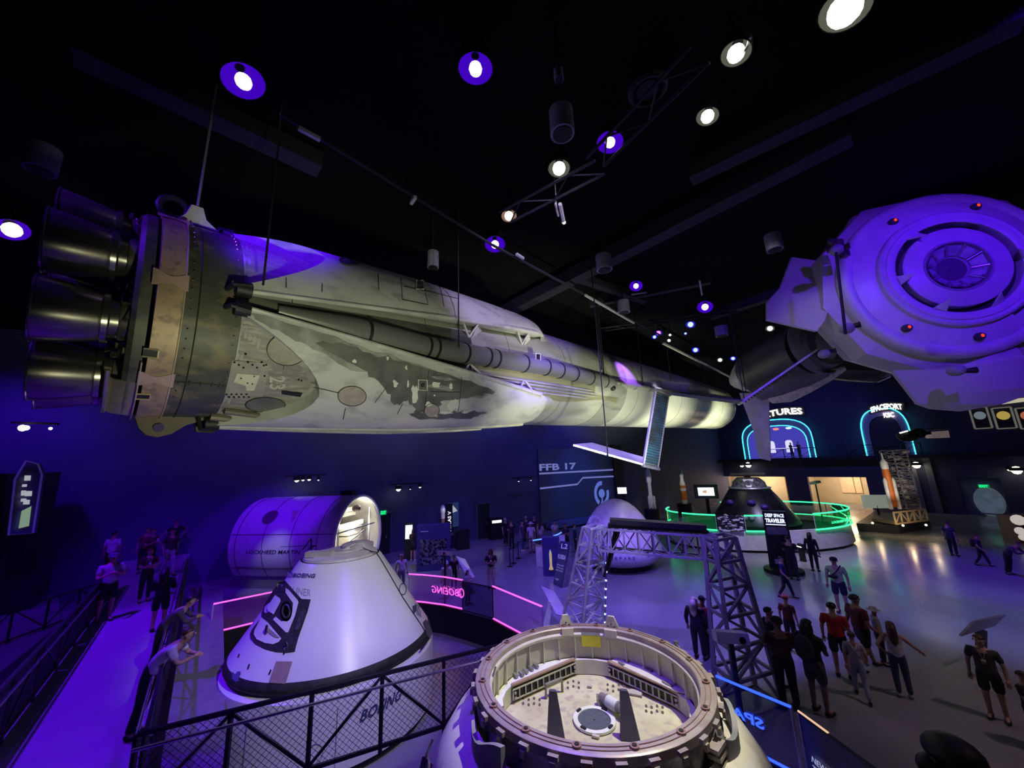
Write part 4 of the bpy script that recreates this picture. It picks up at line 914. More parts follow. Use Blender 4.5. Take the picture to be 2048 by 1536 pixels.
for (pts) in (([(517, 655), (527, 658), (515, 690), (500, 695)]), ([(360, 615), (370, 618), (360, 650), (348, 652)]), ([(287, 540), (296, 542), (288, 565), (278, 566)]), ([(612, 530), (625, 533), (618, 548), (610, 545)])): cpatch(pts, ZA, 'thruster_port', BLACK, .014, 1)
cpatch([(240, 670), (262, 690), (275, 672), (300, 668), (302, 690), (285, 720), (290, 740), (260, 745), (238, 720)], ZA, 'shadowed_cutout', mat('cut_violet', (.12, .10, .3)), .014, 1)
ZB = lambda x, y: (400 + x / 3.657, 960 + y / 3.657)
m = MB(); m.tube([chit(*ZB(*p), .012) for p in ((1240, 525), (1285, 530), (1330, 600), (1400, 720), (1480, 860), (1560, 980), (1620, 1070), (1668, 1160))], .012, 5)
m.tube([chit(*ZB(*p), .012) for p in ((1668, 1160), (1640, 1200), (1610, 1240))], .02, 5)
m.build('panel_seam', BLACK, caps)
cpatch([(1625, 1045), (1650, 1020), (1690, 1090), (1700, 1130), (1668, 1160)], ZB, 'side_cutout', mat('cut_brown', (.10, .08, .10)), .014, 1)
cpatch([(1550, 925), (1578, 915), (1582, 955), (1560, 985)], ZB, 'flag_mark', mat('flag_dark', (.06, .06, .12)), .014, 1)
m = MB()
for k in range(4): m.tube([chit(*ZB(1572 + k * 9, 905 + k * 4), .016), chit(*ZB(1585 + k * 9, 990 + k * 5), .016)], .008, 4)
m.tube([chit(*ZB(1480 + 25 * math.cos(i * .45), 800 + 42 * math.sin(i * .45)), .016) for i in range(15)], .010, 4)
m.build('side_emblem', mat('ink_blue', (.05, .06, .18)), caps)
m = MB(); text_uv(m, 'BOEING', lambda u, v: chit(*ZB(680 + 170 * u, 712 + 6 * u - 30 * v), .018), bold=.03, shear=.35)
m.tube([chit(*ZB(668 + 12 * math.cos(i * .5), 690 + 20 * math.sin(i * .5)), .016) for i in range(14)], .007, 4); m.build('lettering', mat('ink_blue', (.05, .06, .18)), caps)
m = MB(); text_uv(m, 'STARLINER', lambda u, v: chit(*ZB(560 + 250 * u, 810 + 44 * u - 52 * v - (0)), .010), bold=-.005, shear=.12); m.build('lettering', mat('ink_grey', (.35, .35, .38)), caps)
def drum(a, z, e=.012): r = SR0 + .08 + e; return SC + V((r * math.sin(a), -r * math.cos(a), z))
m = MB(); text_uv(m, 'BOEING', lambda u, v: drum(lerp(.62, 1.02, u), 1.02 + .05 * u + .20 * v), bold=.03, shear=.35); m.build('lettering', mat('ink_blue', (.05, .06, .18)), caps)
m = MB()
for a in (-.25, .45): m.tube([drum(a, z / 10) for z in range(4, 15)], .010, 4)
m.tube([drum(.3 + math.cos(i * .45) * .06, .75 + .16 * math.sin(i * .45)) for i in range(15)], .006, 4); m.build('drum_seam', mat('seam_grey', (.3, .3, .33)), caps)

# ------------------------------------------------------------------ scorched round capsule section in front
Q = V((.81, 5.22, 0)); QZ = 3.30; QR = 1.385; QM = Matrix.Translation(Q)
drag = thing('open_capsule', 'scorched round open topped capsule with cream floor and ribbed wall, beside the mesh fence', 'spacecraft', (Q.x, Q.y, 0))
RIM = mat('rim_metal', (.42, .37, .38), (.33, .27, .28), scale=4, rough=.38, metal=.15, c3=(.4, .3, .27), scale3=14)
RIMG = mat('rim_groove', (.30, .17, .15), rough=.5)
INN = mat('inner_wall', (.56, .54, .46), (.46, .44, .38), scale=3, rough=.5)
CRM = mat('cream_deck', (.66, .65, .40), (.55, .53, .30), scale=2.2, rough=.5, c3=(.47, .42, .3), scale3=9)
SHELF = mat('shelf_white', (.80, .84, .74), (.72, .76, .66), scale=4, rough=.45)
SCOR = mat('scorched_hull', (.36, .34, .36), (.10, .09, .11), scale=2.4, rough=.55, c3=(.60, .57, .58), scale3=3.2, bump=.3, lo=.42, hi=.55, stretch=(1, 1, .7))
SHELLW = mat('capsule_shell', (.78, .74, .74), (.68, .63, .62), scale=1.5, rough=.4, c3=(.55, .48, .45), scale3=3)
N = 96
MB().lathe([(QR, QZ - .09), (QR, QZ - .01), (QR - .015, QZ), (QR - .155, QZ), (QR - .165, QZ - .01), (QR - .165, QZ - .07)], QM, N).build('top_rim', RIM, drag)
MB().lathe([(QR - .055, QZ + .001), (QR - .055, QZ + .008), (QR - .063, QZ + .008), (QR - .063, QZ + .001)], QM, N).lathe([(QR - .105, QZ + .001), (QR - .105, QZ + .008), (QR - .113, QZ + .008), (QR - .113, QZ + .001)], QM, N).build('rim_groove', RIMG, drag)
for k in range(16):
    m = MB(); m2 = MB(); a = 2 * PI * (k + .3) / 16; c = Q + V(((QR - .084) * math.cos(a), (QR - .084) * math.sin(a), QZ)); m.cyl(c, c + V((0, 0, .02)), .042, n=16); m2.cyl(c + V((0, 0, .02)), c + V((0, 0, .026)), .022, n=12)
    m2.build('bolt_hole', BLACK, m.build('bolt_pad', RIMG, drag))
for k in range(30):
    m = MB(); a = 2 * PI * (k + .5) / 30; c = Q + V(((QR + .03) * math.cos(a), (QR + .03) * math.sin(a), QZ - .05)); m.box(c, (.04, .10, .04), a)
    c = Q + V(((QR + .05) * math.cos(a), (QR + .05) * math.sin(a), QZ - .10)); m.box(c, (.03, .05, .06), a)
    m.build('rim_clamp', RIM, drag, weld=False)
m = MB(); random.seed(3)
def hull(a, z):
    b = 0.035 * math.sin(a * 7 + z * 4) + .03 * math.sin(a * 17) ; return b
def hp(u, v):
    a = 2 * PI * u; z = lerp(QZ - .09, QZ - .62, v); r = QR - .02 + .02 * v + hull(a, z) * min(1, v * 4) + .05 * max(0, noise.noise(V((math.cos(a) * 3, math.sin(a) * 3, z * 3)))); return Q + V((r * math.cos(a), r * math.sin(a), z))
m.grid(hp, 160, 16); m.build('scorched_collar', SCOR, drag, ang=50)
m = MB()
for k in range(9):
    a = -.75 - .0 + k * .03
for k in range(7): c = Q + V(((QR + .03) * math.cos(-.80 + .02 * k), (QR + .03) * math.sin(-.80 + .02 * k), QZ - .18 - .075 * k)); m.box(c, (.12, .20, .035), -.8 + .02 * k)
m.build('umbilical_ribs', RIM, drag, weld=False)
for a0, sc_ in ((-.52, 1), (-2.55, .9)):
    m = MB(); m.solid(lambda u, v: Q + V(((QR + .06 + .05 * math.sin(u * 3.1)) * math.cos(a0 + .42 * (u - .5)), (QR + .06 + .05 * math.sin(u * 3.1)) * math.sin(a0 + .42 * (u - .5)), QZ - .16 - .55 * v * sc_ - .06 * math.sin(u * 5))), 8, 6, V((.05 * math.cos(a0), .05 * math.sin(a0), 0)))
    m.build('hull_cover', mat('cover_slate', (.20, .20, .23), (.30, .29, .32), scale=3, rough=.5), drag)
MB().lathe([(QR + .02, QZ - .30), (QR + .12, QZ - .34), (QR + .30, QZ - .48), (QR + .46, QZ - .72), (QR + .60, QZ - 1.1), (QR + .76, QZ - 1.8), (QR + .85, QZ - 2.4), (QR + .75, QZ - 2.75), (QR + .4, QZ - 2.9)], QM, N).build('outer_shell', SHELLW, drag)
MB().lathe([(QR + .5, QZ - 2.85), (QR + .5, 0)], QM, 64).build('base_plinth', DARK, drag)
# torn dark blanket at the left flank
m = MB(); m.solid(lambda u, v: (lambda a, z, r: Q + V((r * math.cos(a), r * math.sin(a), z)))(R_(176 + 34 * u), QZ - .75 - 1.0 * v - .12 * math.sin(u * 11) * (1 - v), QR + .53 + .34 * (v + .05) + .04 * math.sin(u * 23 + v * 5)), 24, 8, V((-.02, -.01, .02)))
m.build('torn_blanket', mat('blanket_black', (.02, .02, .025), (.10, .09, .13), scale=7, rough=.35, bump=.5), drag)
# interior
IR = QR - .165; ZS = QZ - .42; ZF = QZ - .61
MB().lathe([(IR, QZ - .07), (IR - .03, QZ - .09), (IR - .03, QZ - .12), (IR, QZ - .14), (IR + .02, ZS)], QM, N).build('inner_wall', INN, drag)
MB().lathe([(IR + .01, ZF - .01), (.01, ZF - .01)], QM, N).build('deck', CRM, drag)
for k in range(30):
    m = MB(); a = 2 * PI * (k + .5) / 30; c = Q + V(((IR - .005) * math.cos(a), (IR - .005) * math.sin(a), (QZ - .14 + ZS) / 2)); m.box(c, (.05, .014, ZS * -1 + QZ - .14), a)
    m.build('wall_rib', mat('rib_pale', (.70, .68, .60), rough=.4), drag, weld=False)
# white shelf ring: arc wall and straight sides enclosing a rounded triangle deck
def zq(x, y): return (860 + x / 2.926, 1220 + y / 2.926)
def fz(x, y, z): return gp(*zq(x, y), z)
inner = [fz(*p, ZS) for p in ((430, 560), (425, 520), (445, 475), (480, 440), (560, 405), (700, 345), (835, 292), (900, 290), (960, 292), (1045, 305), (1130, 335), (1250, 385), (1350, 430), (1440, 480), (1500, 530), (1520, 570), (1520, 640))]
# close the inner opening with the rim on the near side
ang = lambda p: math.atan2(p.y - Q.y, p.x - Q.x)
a_s, a_e = ang(inner[0]), ang(inner[-1]) 
if a_s < 0: a_s += 2 * PI
outer = []
K = len(inner)
for i in range(K): t = i / (K - 1); a = lerp(a_s + .10, a_e - .10, t); outer.append(Q + V(((IR + .01) * math.cos(a), (IR + .01) * math.sin(a), ZS)))
m = MB()
for i in range(K - 1): m.face([inner[i], inner[i + 1], outer[i + 1], outer[i]])
shelf = m.build('equipment_shelf', SHELF, drag)
m = MB()
for i in range(K - 1): d = V((0, 0, ZF - ZS)); m.face([inner[i], inner[i + 1], inner[i + 1] + d, inner[i] + d])
m.build('shelf_side', mat('shelf_grey', (.58, .57, .50), rough=.5), shelf)
for (a, b, nb) in ((fz(480, 445, ZS), fz(845, 290, ZS), 11), (fz(1045, 305, ZS), fz(1455, 485, ZS), 12)):
    d = b - a; u = d.normalized(); nrm = V((u.y, -u.x, 0)); nrm = nrm if nrm.y < 0 else -nrm
    dz = V((0, 0, -.04)); hh = V((0, 0, -.115)); m = MB(); m2 = MB()
    a_, b_ = a + nrm * .012, b + nrm * .012
    m.face([a_ + dz, b_ + dz, b_ + dz + hh, a_ + dz + hh])
    bk = m.build('locker_row', BLACK, shelf)
    for k in range(nb + 1): c = lerp(a_, b_, k / nb) + nrm * .012; m2.beam(c + dz, c + dz + hh, .018)
    m2.beam(a_ + dz + nrm * .01, b_ + dz + nrm * .01, .014).beam(a_ + dz + hh + nrm * .01, b_ + dz + hh + nrm * .01, .014); m2.build('dividers', INN, bk, weld=False)
    MB().beam(a + V((0, 0, .012)), b + V((0, 0, .012)), .05, .02).build('edge_strip', mat('copper_strip', (.50, .34, .26), rough=.4, metal=.3), shelf)
    m = MB()
    for c in (a_ + u * .03, b_ - u * .03): m.sph(c + nrm * .02 + V((0, 0, -.08)), .02, 8).sph(c + nrm * .02 + V((0, 0, -.13)), .02, 8)
    m.build('knobs', SILVER, bk)
m = MB(); m.prism([fz(*p, ZS + .015) for p in ((1060, 300), (1110, 275), (1440, 395), (1545, 480), (1530, 500), (1440, 480))], (0, 0, .012)); m.build('shelf_cover', mat('cover_pale', (.72, .68, .70), rough=.45), shelf)
for (x, y) in ((500, 380), (535, 372), (560, 355), (590, 340), (620, 325), (1120, 315), (1150, 300), (1285, 352), (1380, 430), (1400, 440)): MB().box(fz(x, y, ZS + .03), (.04, .10, .03), .5).build('shelf_block', GREY, shelf)
# deck fittings
m = MB(); 
for i in range(2): pass
cc = fz(962, 650, ZF); MB().lathe([(.255, .0), (.255, .025), (.20, .025), (.20, .01)], Matrix.Translation(cc), 40).build('hatch_ring', SHELF, drag)
MB().lathe([(.20, .012), (.01, .012)], Matrix.Translation(cc), 40).build('hatch_window', mat('hatch_slate', (.10, .12, .14), (.08, .09, .11), scale=20, rough=.4), drag)
m = MB()
for k in range(4): a = PI / 4 + k * PI / 2; m.box(cc + V((.228 * math.cos(a), .228 * math.sin(a), .03)), (.03, .07, .02), a)
m.build('hatch_latches', BLACK, drag)
for (bx0, bx1, tx0, tx1) in ((683, 790, 708, 752), (1112, 1225, 1140, 1178)):
    b0, b1 = fz(bx0, 745, ZF), fz(bx1, 752, ZF); up = .42
    c = (b0 + b1) / 2; t0 = lerp(b0, b1, .28); t1 = lerp(b0, b1, .72)
    m = MB(); m.prism([b0, b1, t1 + V((0, .10, up)), t1 + V((-.01, .10, up + .02)), t0 + V((.01, .10, up + .02)), t0 + V((0, .10, up))], (0, -.05, 0)); m.build('stop_fin', mat('fin_dark', (.07, .065, .10), rough=.5), drag)
a, b = fz(1000, 505, ZF + .10), fz(1150, 600, ZF + .10); u = (b - a).normalized()
o = MB().tube([a, a + u * .08, a + u * .09, a + u * .3, a + u * .31, b], [.05, .05, .065, .065, .045, .045], 14).build('actuator', mat('actuator_grey', (.32, .30, .27), rough=.4, metal=.3), drag)
MB().tube([a + u * .12, a + u * .28], .068, 14).build('sleeve', SHELF, o); MB().box(a + V((0, 0, -.05)), (.10, .12, .10)).box(b + V((0, 0, -.05)), (.10, .10, .10)).build('mount', GREY, o)
a, b = fz(680, 515, ZF), fz(775, 475, ZF); h = V((0, 0, .16))
MB().tube([a, a + h, b + h, b], .018, 8).beam(a + h * .9, b + h * .9, .04).build('hand_rail', mat('rail_grey', (.25, .25, .22), rough=.4), drag)
m = MB()
for (cx, cy) in ((590, 530), (820, 430), (1085, 450), (1310, 575)):
    for k in range(8): m.cyl(fz(cx - 45 + 32 * (k % 4), cy - 12 + 30 * (k // 4) + (8 if k % 2 else 0), ZF - .005), fz(cx - 45 + 32 * (k % 4), cy - 12 + 30 * (k // 4) + (8 if k % 2 else 0), ZF) + V((0, 0, .004)), .016, n=10)
m.build('bolt_holes', mat('hole_brown', (.10, .08, .05)), drag)
m = MB(); 
for (x, y, w, d) in ((935, 450, .06, .05), (1205, 490, .16, .11), (970, 745, .08, .04)): m.box(fz(x, y, ZF) + V((0, 0, .012)), (w, d, .02), -.4)
m.build('deck_plates', INN, drag)
# label and two brackets at the back of the rim
def wallpt(px, py, z): p = gp(*zq(px, py), z); a = ang(p); return a
a0_, a1_ = ang(gp(*zq(886, 165), QZ - .15)), ang(gp(*zq(1000, 165), QZ - .15))
m = MB(); m.grid(lambda u, v: Q + V(((IR - .035) * math.cos(lerp(a0_, a1_, u)), (IR - .035) * math.sin(lerp(a0_, a1_, u)), QZ - .10 - .15 * v)), 6, 1); m.build('yellow_label', mat('label_yellow', (.75, .72, .05), rough=.5), drag)
m = MB(); m.grid(lambda u, v: Q + V(((IR - .036) * math.cos(lerp(a0_, a1_, u)), (IR - .036) * math.sin(lerp(a0_, a1_, u)), QZ - .055 - .04 * v)), 6, 1); m.build('grey_label', mat('label_grey', (.5, .5, .62), rough=.5), drag)
for (px) in (800, 1063):
    a = ang(gp(*zq(px, 100), QZ)); M = QM @ Matrix.Rotation(a, 4, 'Z'); m = MB()
    pr = [(-.10, 0), (.10, 0), (.10, .03), (.045, .155), (-.045, .155), (-.10, .03)]
    m.prism([M @ V((QR - .10, y, QZ + z)) for y, z in pr], M.to_3x3() @ V((.035, 0, 0))); m.box(None, None, M=None) if False else None
    m.prism([M @ V((QR - .20, y, QZ - .10 + z)) for y, z in [(-.09, 0), (.09, 0), (.09, .10), (-.09, .10)]], M.to_3x3() @ V((.05, 0, 0)))
    b = m.build('rim_bracket', mat('bracket_cream', (.66, .63, .52), rough=.45), drag)
    m = MB()
    for (y, z) in ((-.05, .02), (.0, .05), (.05, .02)): m.sph(M @ V((QR - .105, y, QZ + z)), .012, 6)
    m.build('bolts', BLACK, b)
for (p, q) in (((385, 270), (450, 175)), ((1440, 195), (1520, 300)), ((355, 430), (385, 330))):
    m = MB(); m.tube([gp(*zq(*p), QZ - .15), gp(*zq(*q), QZ + .01)], .012, 6).box(gp(*zq(*p), QZ - .15), (.05, .05, .05)).build('stay_rod', GREY, drag)

# ------------------------------------------------------------------ raised walkway, ramps and fences
RAILM = mat('fence_black', (.018, .018, .022), rough=.45)
HAND = mat('brushed_handrail', (.62, .60, .66), rough=.25, metal=.9)
MESHM = mat('wire_mesh', (.20, .20, .22), rough=.4, metal=.6)
ZW = 1.6
LEDD_ = mat('infill_black', (.012, .012, .02), rough=.7)
WALKF = mat('walkway_concrete', (.42, .42, .44), (.36, .36, .38), scale=.8, rough=.45, lo=.35, hi=.65)
A = gp(262, 1508, ZW + .95); B_ = gp(960, 1320, ZW + .95); C_ = gp(375, 1120, ZW + .95)
a_, b_, c_ = [V((p.x, p.y, ZW)) for p in (A, B_, C_)]
lf = [gp(*p, ZW) for p in ((250, 1108), (120, 1275), (0, 1430), (-300, 1800))]
walk = MB().prism([V((p.x, p.y, .05)) for p in (lf[0], lf[1], lf[2], lf[3], V((-1, 1.6, 0)), V((.4, 4.2, 0)), b_ + V((.7, -2.2, 0)), V((-1.1, 4.6, 0)), a_, c_, gp(380, 1107, ZW))], (0, 0, ZW - .05)).build('floor_walkway', WALKF); struct(walk)
def fence(name, label, pts, z, H=1.05, nb=2, hand=None, braces=True, mesh=True, flip=0):
    """a guard of posts, rails, diagonal braces and a wire mesh infill on each bay"""
    t = thing(name, label, 'fence', (pts[0][0], pts[0][1], z)); P = [V((p[0], p[1], z)) for p in pts]; up = V((0, 0, 1))
    for s, (p, q) in enumerate(zip(P, P[1:])):
        L = (q - p).length; n = nb[s] if isinstance(nb, (list, tuple)) else nb; d = (q - p) / n; sd = d.normalized().cross(up)
        MB().beam(p + up * H, q + up * H, .05, .05).build('top_rail', RAILM, t); MB().beam(p + up * .10, q + up * .10, .04, .05).build('bottom_rail', RAILM, t)
        for k in range(n + 1):
            if s and k == 0: continue
            MB().beam(p + d * k, p + d * k + up * H, .05).build('post', RAILM, t)
        for k in range(n):
            a, b = p + d * k, p + d * (k + 1)
            if braces: 
                lo, hi = (a, b) if (k + flip) % 2 else (b, a); MB().beam(lo + up * .12, hi + up * (H - .02), .035).build('brace', RAILM, t)
            if mesh:
                m = MB(); N = int((b - a).length / .07); h0, h1 = .13, H - .04; hh = h1 - h0; D = (b - a).length
                for i in range(-int(hh / .09), int(D / .09)):
                    for sg in (1, -1):
                        x0 = i * .09; x1 = x0 + hh * 1.0; y0, y1 = h0, h1
                        if x0 < 0: y0 = h0 - x0; x0 = 0
                        if x1 > D: y1 = h1 - (x1 - D); x1 = D
                        if y1 - y0 < .03: continue
                        u = (b - a).normalized(); f = (lambda y: y) if sg == 1 else (lambda y: h1 + h0 - y)
                        e = u * .005; A0 = a + u * x0 + up * f(y0); A1 = a + u * x1 + up * f(y1); m.face([A0 - e, A0 + e, A1 + e, A1 - e])
                m.build('wire_mesh', MESHM, t, weld=False)
        if hand: 
            o = sd * hand; MB().tube([p + o + up * (H - .12), q + o + up * (H - .12)], .022, 8).build('handrail', HAND, t)
            for k in range(n + 1): MB().beam(p + d * k + up * (H - .14), p + d * k + o + up * (H - .13), .02).build('handrail_bracket', RAILM, t)
    return t
pa = a_ + V((-.10, .16, 0)); pb = b_ + V((.05, .12, 0))
fence('mesh_fence', 'black wire mesh fence with a violet lit handrail in front of the conical crew capsule', [pa, pb + (pb - pa) * .06], ZW, 1.06, 5, hand=.10, flip=1)
fence('mesh_fence', 'dark mesh fence along the violet walkway, where the person in white leans', [pa + V((.02, .10, 0)), c_], ZW, 1.02, 7, hand=-.10)
la = [V((p.x, p.y, 0)) for p in (gp(-60, 1445, ZW + 1), gp(240, 1125, ZW + 1))]
lf_ = fence('mesh_fence', 'dark fence with solid black lower panels on the far side of the violet walkway', la, ZW, 1.02, 8, hand=.10, mesh=False)
for k in range(8): p, q = [lerp(la[0], la[1], (k + j) / 8) for j in (.03, .97)]; MB().prism([V((p.x, p.y, ZW + .12)), V((q.x, q.y, ZW + .12)), V((q.x, q.y, ZW + .97)), V((p.x, p.y, ZW + .97))], (-.02, -.02, 0)).build('infill_panel', LEDD_, lf_)
# ledge outside the walkway on the capsule side
led = MB().prism([V((p.x, p.y, ZW - .5)) for p in (a_ + V((.15, .25, 0)), a_ + V((.75, .7, 0)), c_ + V((1.3, .3, 0)), c_ + V((.2, 0, 0)))], (0, 0, .42)).build('stone_ledge', mat('ledge_grey', (.22, .20, .24), rough=.6)); tag(origin(led), 'grey ledge running beside the walkway fence', 'ledge')
# lower ramp on the far left with its own fence
rp = MB().prism([V((-30, 4, .02)), V((-30, 26, .02)), V((-17.4, 15.6, .02)), V((-11.8, 7.6, .02))], (0, 0, .5)).build('floor_ramp', mat('ramp_concrete', (.22, .22, .25), rough=.5)); struct(rp)
ga, gb = gp(0, 1260, 1.5), gp(215, 1165, 1.5)
fence('ramp_fence', 'dim braced railing along the lower ramp at the far left', [(ga.x - 1.5, ga.y - .6), (gb.x, gb.y)], .52, 1.05, 5, mesh=False)
ga, gb = gp(0, 1190, 1.6), gp(170, 1130, 1.6)
# platform around the two capsules and black skirts
PLAT = mat('platform_grey', (.34, .34, .37), (.28, .28, .31), scale=1, rough=.4)
struct(MB().prism([V((-7.2, 6.2, .02)), V((-9.4, 9.0, .02)), V((-9.0, 13.4, .02)), V((-4.0, 14.6, .02)), V((.2, 12.2, .02)), V((.4, 9.5, .02)), V((-1.0, 8.3, .02))], (0, 0, .16)).build('floor_platform', PLAT))
# magenta edged glass barrier
MAG = glow('magenta_led', (1, .08, .62), 2.6); GLM = glass('magenta_glass', (.93, .78, .92), (.5, .04, .42), .035)
LEDD = mat('skirt_black', (.008, .008, .01), rough=.8)
def glass_wall(name, label, P, z0, z1, led, gl, skirt=True, zb=.15, edges=(1, 1), r=.022, post=True):
    t = thing(name, label, 'glass barrier', (P[0][0], P[0][1], zb)); P = [V((p[0], p[1], 0)) for p in P]; Z = lambda p, z: V((p.x, p.y, z))
    m = MB()
    for p, q in zip(P, P[1:]): m.face([Z(p, z0), Z(q, z0), Z(q, z1), Z(p, z1)])
    m.build('glass_pane', gl, t, weld=True)
    for z in (z0, z1): MB().tube([Z(p, z) for p in P], r, 6).build('light_tube', led, t)
    for e, p in ((edges[0], P[0]), (edges[1], P[-1])):
        if e: MB().beam(Z(p, z0), Z(p, z1), .03).build('edge_strip', mat('edge_pale', (.6, .5, .7), rough=.3), t)
    if skirt:
        m = MB()
        for p, q in zip(P, P[1:]): n = (q - p).cross(V((0, 0, 1))).normalized() * .06; m.prism([Z(p, zb), Z(q, zb), Z(q, z0 - .03), Z(p, z0 - .03)], n)
        m.build('skirt', LEDD, t)
    return t
def colz(x, y, z): p = gp(x, y, z); return (p.x, p.y)
zg0, zg1 = 1.15, 1.95
gl = [colz(427, 1208, zg1), colz(545, 1184, zg1), colz(610, 1168, zg1)]
glass_wall('glass_barrier', 'magenta edged glass barrier left of the conical crew capsule', gl, zg0 + .0, zg1, MAG, GLM)
glass_wall('black_parapet', 'black parapet wall between the walkway ledge and the magenta edged glass', [colz(365, 1290, 1.4), colz(427, 1268, 1.3)], .9, 1.35, RAILM, LEDD, skirt=True, r=.02)
cv = [(818, 1148), (850, 1150), (890, 1154), (925, 1160)]
P2 = [colz(x, y, 1.95) for x, y in cv]
t = glass_wall('glass_barrier', 'magenta edged curved glass barrier with glowing letters right of the crew capsule top', P2, 1.05, 1.95, MAG, GLM)
m = MB(); A1, A2 = V((*P2[1], 0)), V((*P2[3], 0)); nn = (A2 - A1).cross(V((0, 0, 1))).normalized()
if (CAM - A1).dot(nn) < 0: nn = -nn
text_uv(m, 'BOEING', lambda u, v: lerp(A2, A1, .08 + .72 * u) + nn * .03 + V((0, 0, 1.42 + .22 * v)), bold=.0, shear=.2)
m.tube([lerp(A2, A1, .02 + .06 * math.cos(i * .6)) + nn * .03 + V((0, 0, 1.54 + .14 * math.sin(i * .6))) for i in range(11)], .012, 5); m.build('glowing_letters', MAG, t)
P3 = [colz(985, 1172, 1.95), colz(1084, 1213, 1.95)]
glass_wall('glass_barrier', 'magenta edged straight glass panel with a pink tint beside the gantry', P3, 1.0, 1.95, MAG, GLM)
P4 = [colz(925, 1160, 1.95), colz(985, 1172, 1.95)]
glass_wall('dark_barrier', 'dark unlit panel joining the two magenta edged glass barriers', P4, 1.0, 1.9, RAILM, glass('smoked_glass', (.25, .25, .3)))
# blue edged glass barrier by the open capsule
BLED = glow('blue_led', (.02, .06, 1), 3.0); GLB = glass('blue_glass', (.70, .72, .9), (.0, .01, .25), .03)
P5 = [colz(1432, 1352, 1.75), colz(1582, 1414, 1.75)]
t = glass_wall('glass_barrier', 'blue edged glass barrier at the right of the open capsule', P5, .80, 1.75, BLED, GLB, zb=0)
A1, A2 = V((*P5[0], 0)), V((*P5[1], 0)); nn = (A2 - A1).cross(V((0, 0, 1))).normalized(); nn = nn if (CAM - A1).dot(nn) > 0 else -nn
m = MB(); text_uv(m, 'SPACE', lambda u, v: lerp(A2, A1, .38 + .75 * u) + nn * .03 + V((0, 0, 1.22 + .16 * v)), bold=.03, shear=.0); m.build('glowing_letters', BLED, t)
P6 = [colz(1597, 1425, 1.6), colz(1760, 1545, 1.6)]
t = glass_wall('dark_parapet', 'dark parapet with slanted white lettering at the bottom right', P6, .05, 1.6, RAILM, mat('parapet_violet', (.20, .16, .30), rough=.3), skirt=False, zb=0)
A1, A2 = V((*P6[0], 0)), V((*P6[1], 0)); nn = (A2 - A1).cross(V((0, 0, 1))).normalized(); nn = nn if (CAM - A1).dot(nn) > 0 else -nn
m = MB()
for k, wd_ in enumerate(('NEW SHEP', 'TO THE ED', 'OF SPACE', 'AND BAC')): text_uv(m, wd_, lambda u, v: lerp(A1, A2, .12 + .10 * k * 0 + .42 * u) + nn * .04 + V((0, 0, 1.02 - .13 * k + .09 * v)), bold=.02, shear=.3)
m.build('lettering', mat('lettering_pale', (.7, .75, .95), em=(.6, .7, 1), es=.5), t)
MB().tube([V((*P6[0], 1.62)), lerp(V((*P6[0], 1.62)), V((*P6[1], 1.62)), .42)], .018, 6).build('light_tube', glow('warm_led', (1, .6, .4), .9), t)

# ------------------------------------------------------------------ cylindrical habitat
HC = V((-8.75, 21.9, 0)); HN = V((.985, -.17, 0)).normalized(); HR = 2.28; HL = 6.0; HZ = 2.12
HM = frame(V((HC.x, HC.y, HZ)), HN, V((0, 0, 1)))
hab = thing('habitat_module', 'cylindrical habitat module on its side, violet lit, its cream interior open at one end', 'habitat', (HC.x, HC.y, 0))
HABM = mat('habitat_skin', (.74, .74, .76), (.68, .68, .70), scale=.8, rough=.4)
def HLp(x, ph, r=HR): return HM @ V((x, -r * math.cos(R_(ph)), r * math.sin(R_(ph))))
m = MB(); k = 64
m.grid(lambda u, v: HLp(-HL + (HL - .02) * u, -60 + 300 * v), 8, 64); m.build('outer_skin', HABM, hab)
m = MB(); m.grid(lambda u, v: HLp(-HL + HL * u, -60 + 300 * v, HR - .12), 4, 48); m.build('inner_skin', mat('inner_cream', (.62, .60, .52), rough=.6), hab)
m = MB(); m.grid(lambda u, v: HLp(-HL - .25 * math.sin(PI * .5 * (1 - u)), -60 + 300 * v, HR * (.02 + .98 * u) if u < 1 else HR), 8, 48); m.build('end_dome', HABM, hab)
m = MB(); m.tube([HLp(.0, -60 + 6 * i, HR - .05) for i in range(51)], .09, 8); m.build('end_ring', HABM, hab)
m = MB()
for x in (-5.6, -4.0, -2.4, -.9): m.tube([HLp(x, -50 + 5 * i, HR + .005) for i in range(48)], .018, 5)
for ph in (15, -27): m.tube([HLp(-HL + .1, ph, HR + .005), HLp(-.1, ph, HR + .005)], .018, 5)
m.tube([HLp(-5.7, -27, HR + .01), HLp(-1.2, -27, HR + .01)], .045, 5); m.build('skin_seam', mat('seam_violet', (.10, .09, .12)), hab)
m = MB(); m.grid(lambda u, v: HLp(-4.1 + .42 * (2 * v - 1) * math.sin(PI * u) , 38 - 10 * math.cos(PI * u), HR + .015), 14, 6); m.build('round_emblem', mat('emblem_plum', (.16, .08, .14), rough=.5), hab)
m = MB(); text_uv(m, 'LOCKHEED MARTIN', lambda u, v: HLp(-4.9 + 3.15 * u, -8.0 + 4.6 * v, HR + .015), bold=.005, shear=.25)
m.add([HLp(-2.9, 1.0, HR + .015), HLp(-.85, 2.0, HR + .015), HLp(-1.45, -4, HR + .015), HLp(-1.40, -3.4, HR + .015), HLp(-1.15, 1.4, HR + .015), HLp(-2.9, .7, HR + .015)], [(0, 1, 4, 5), (1, 2, 3, 4)])
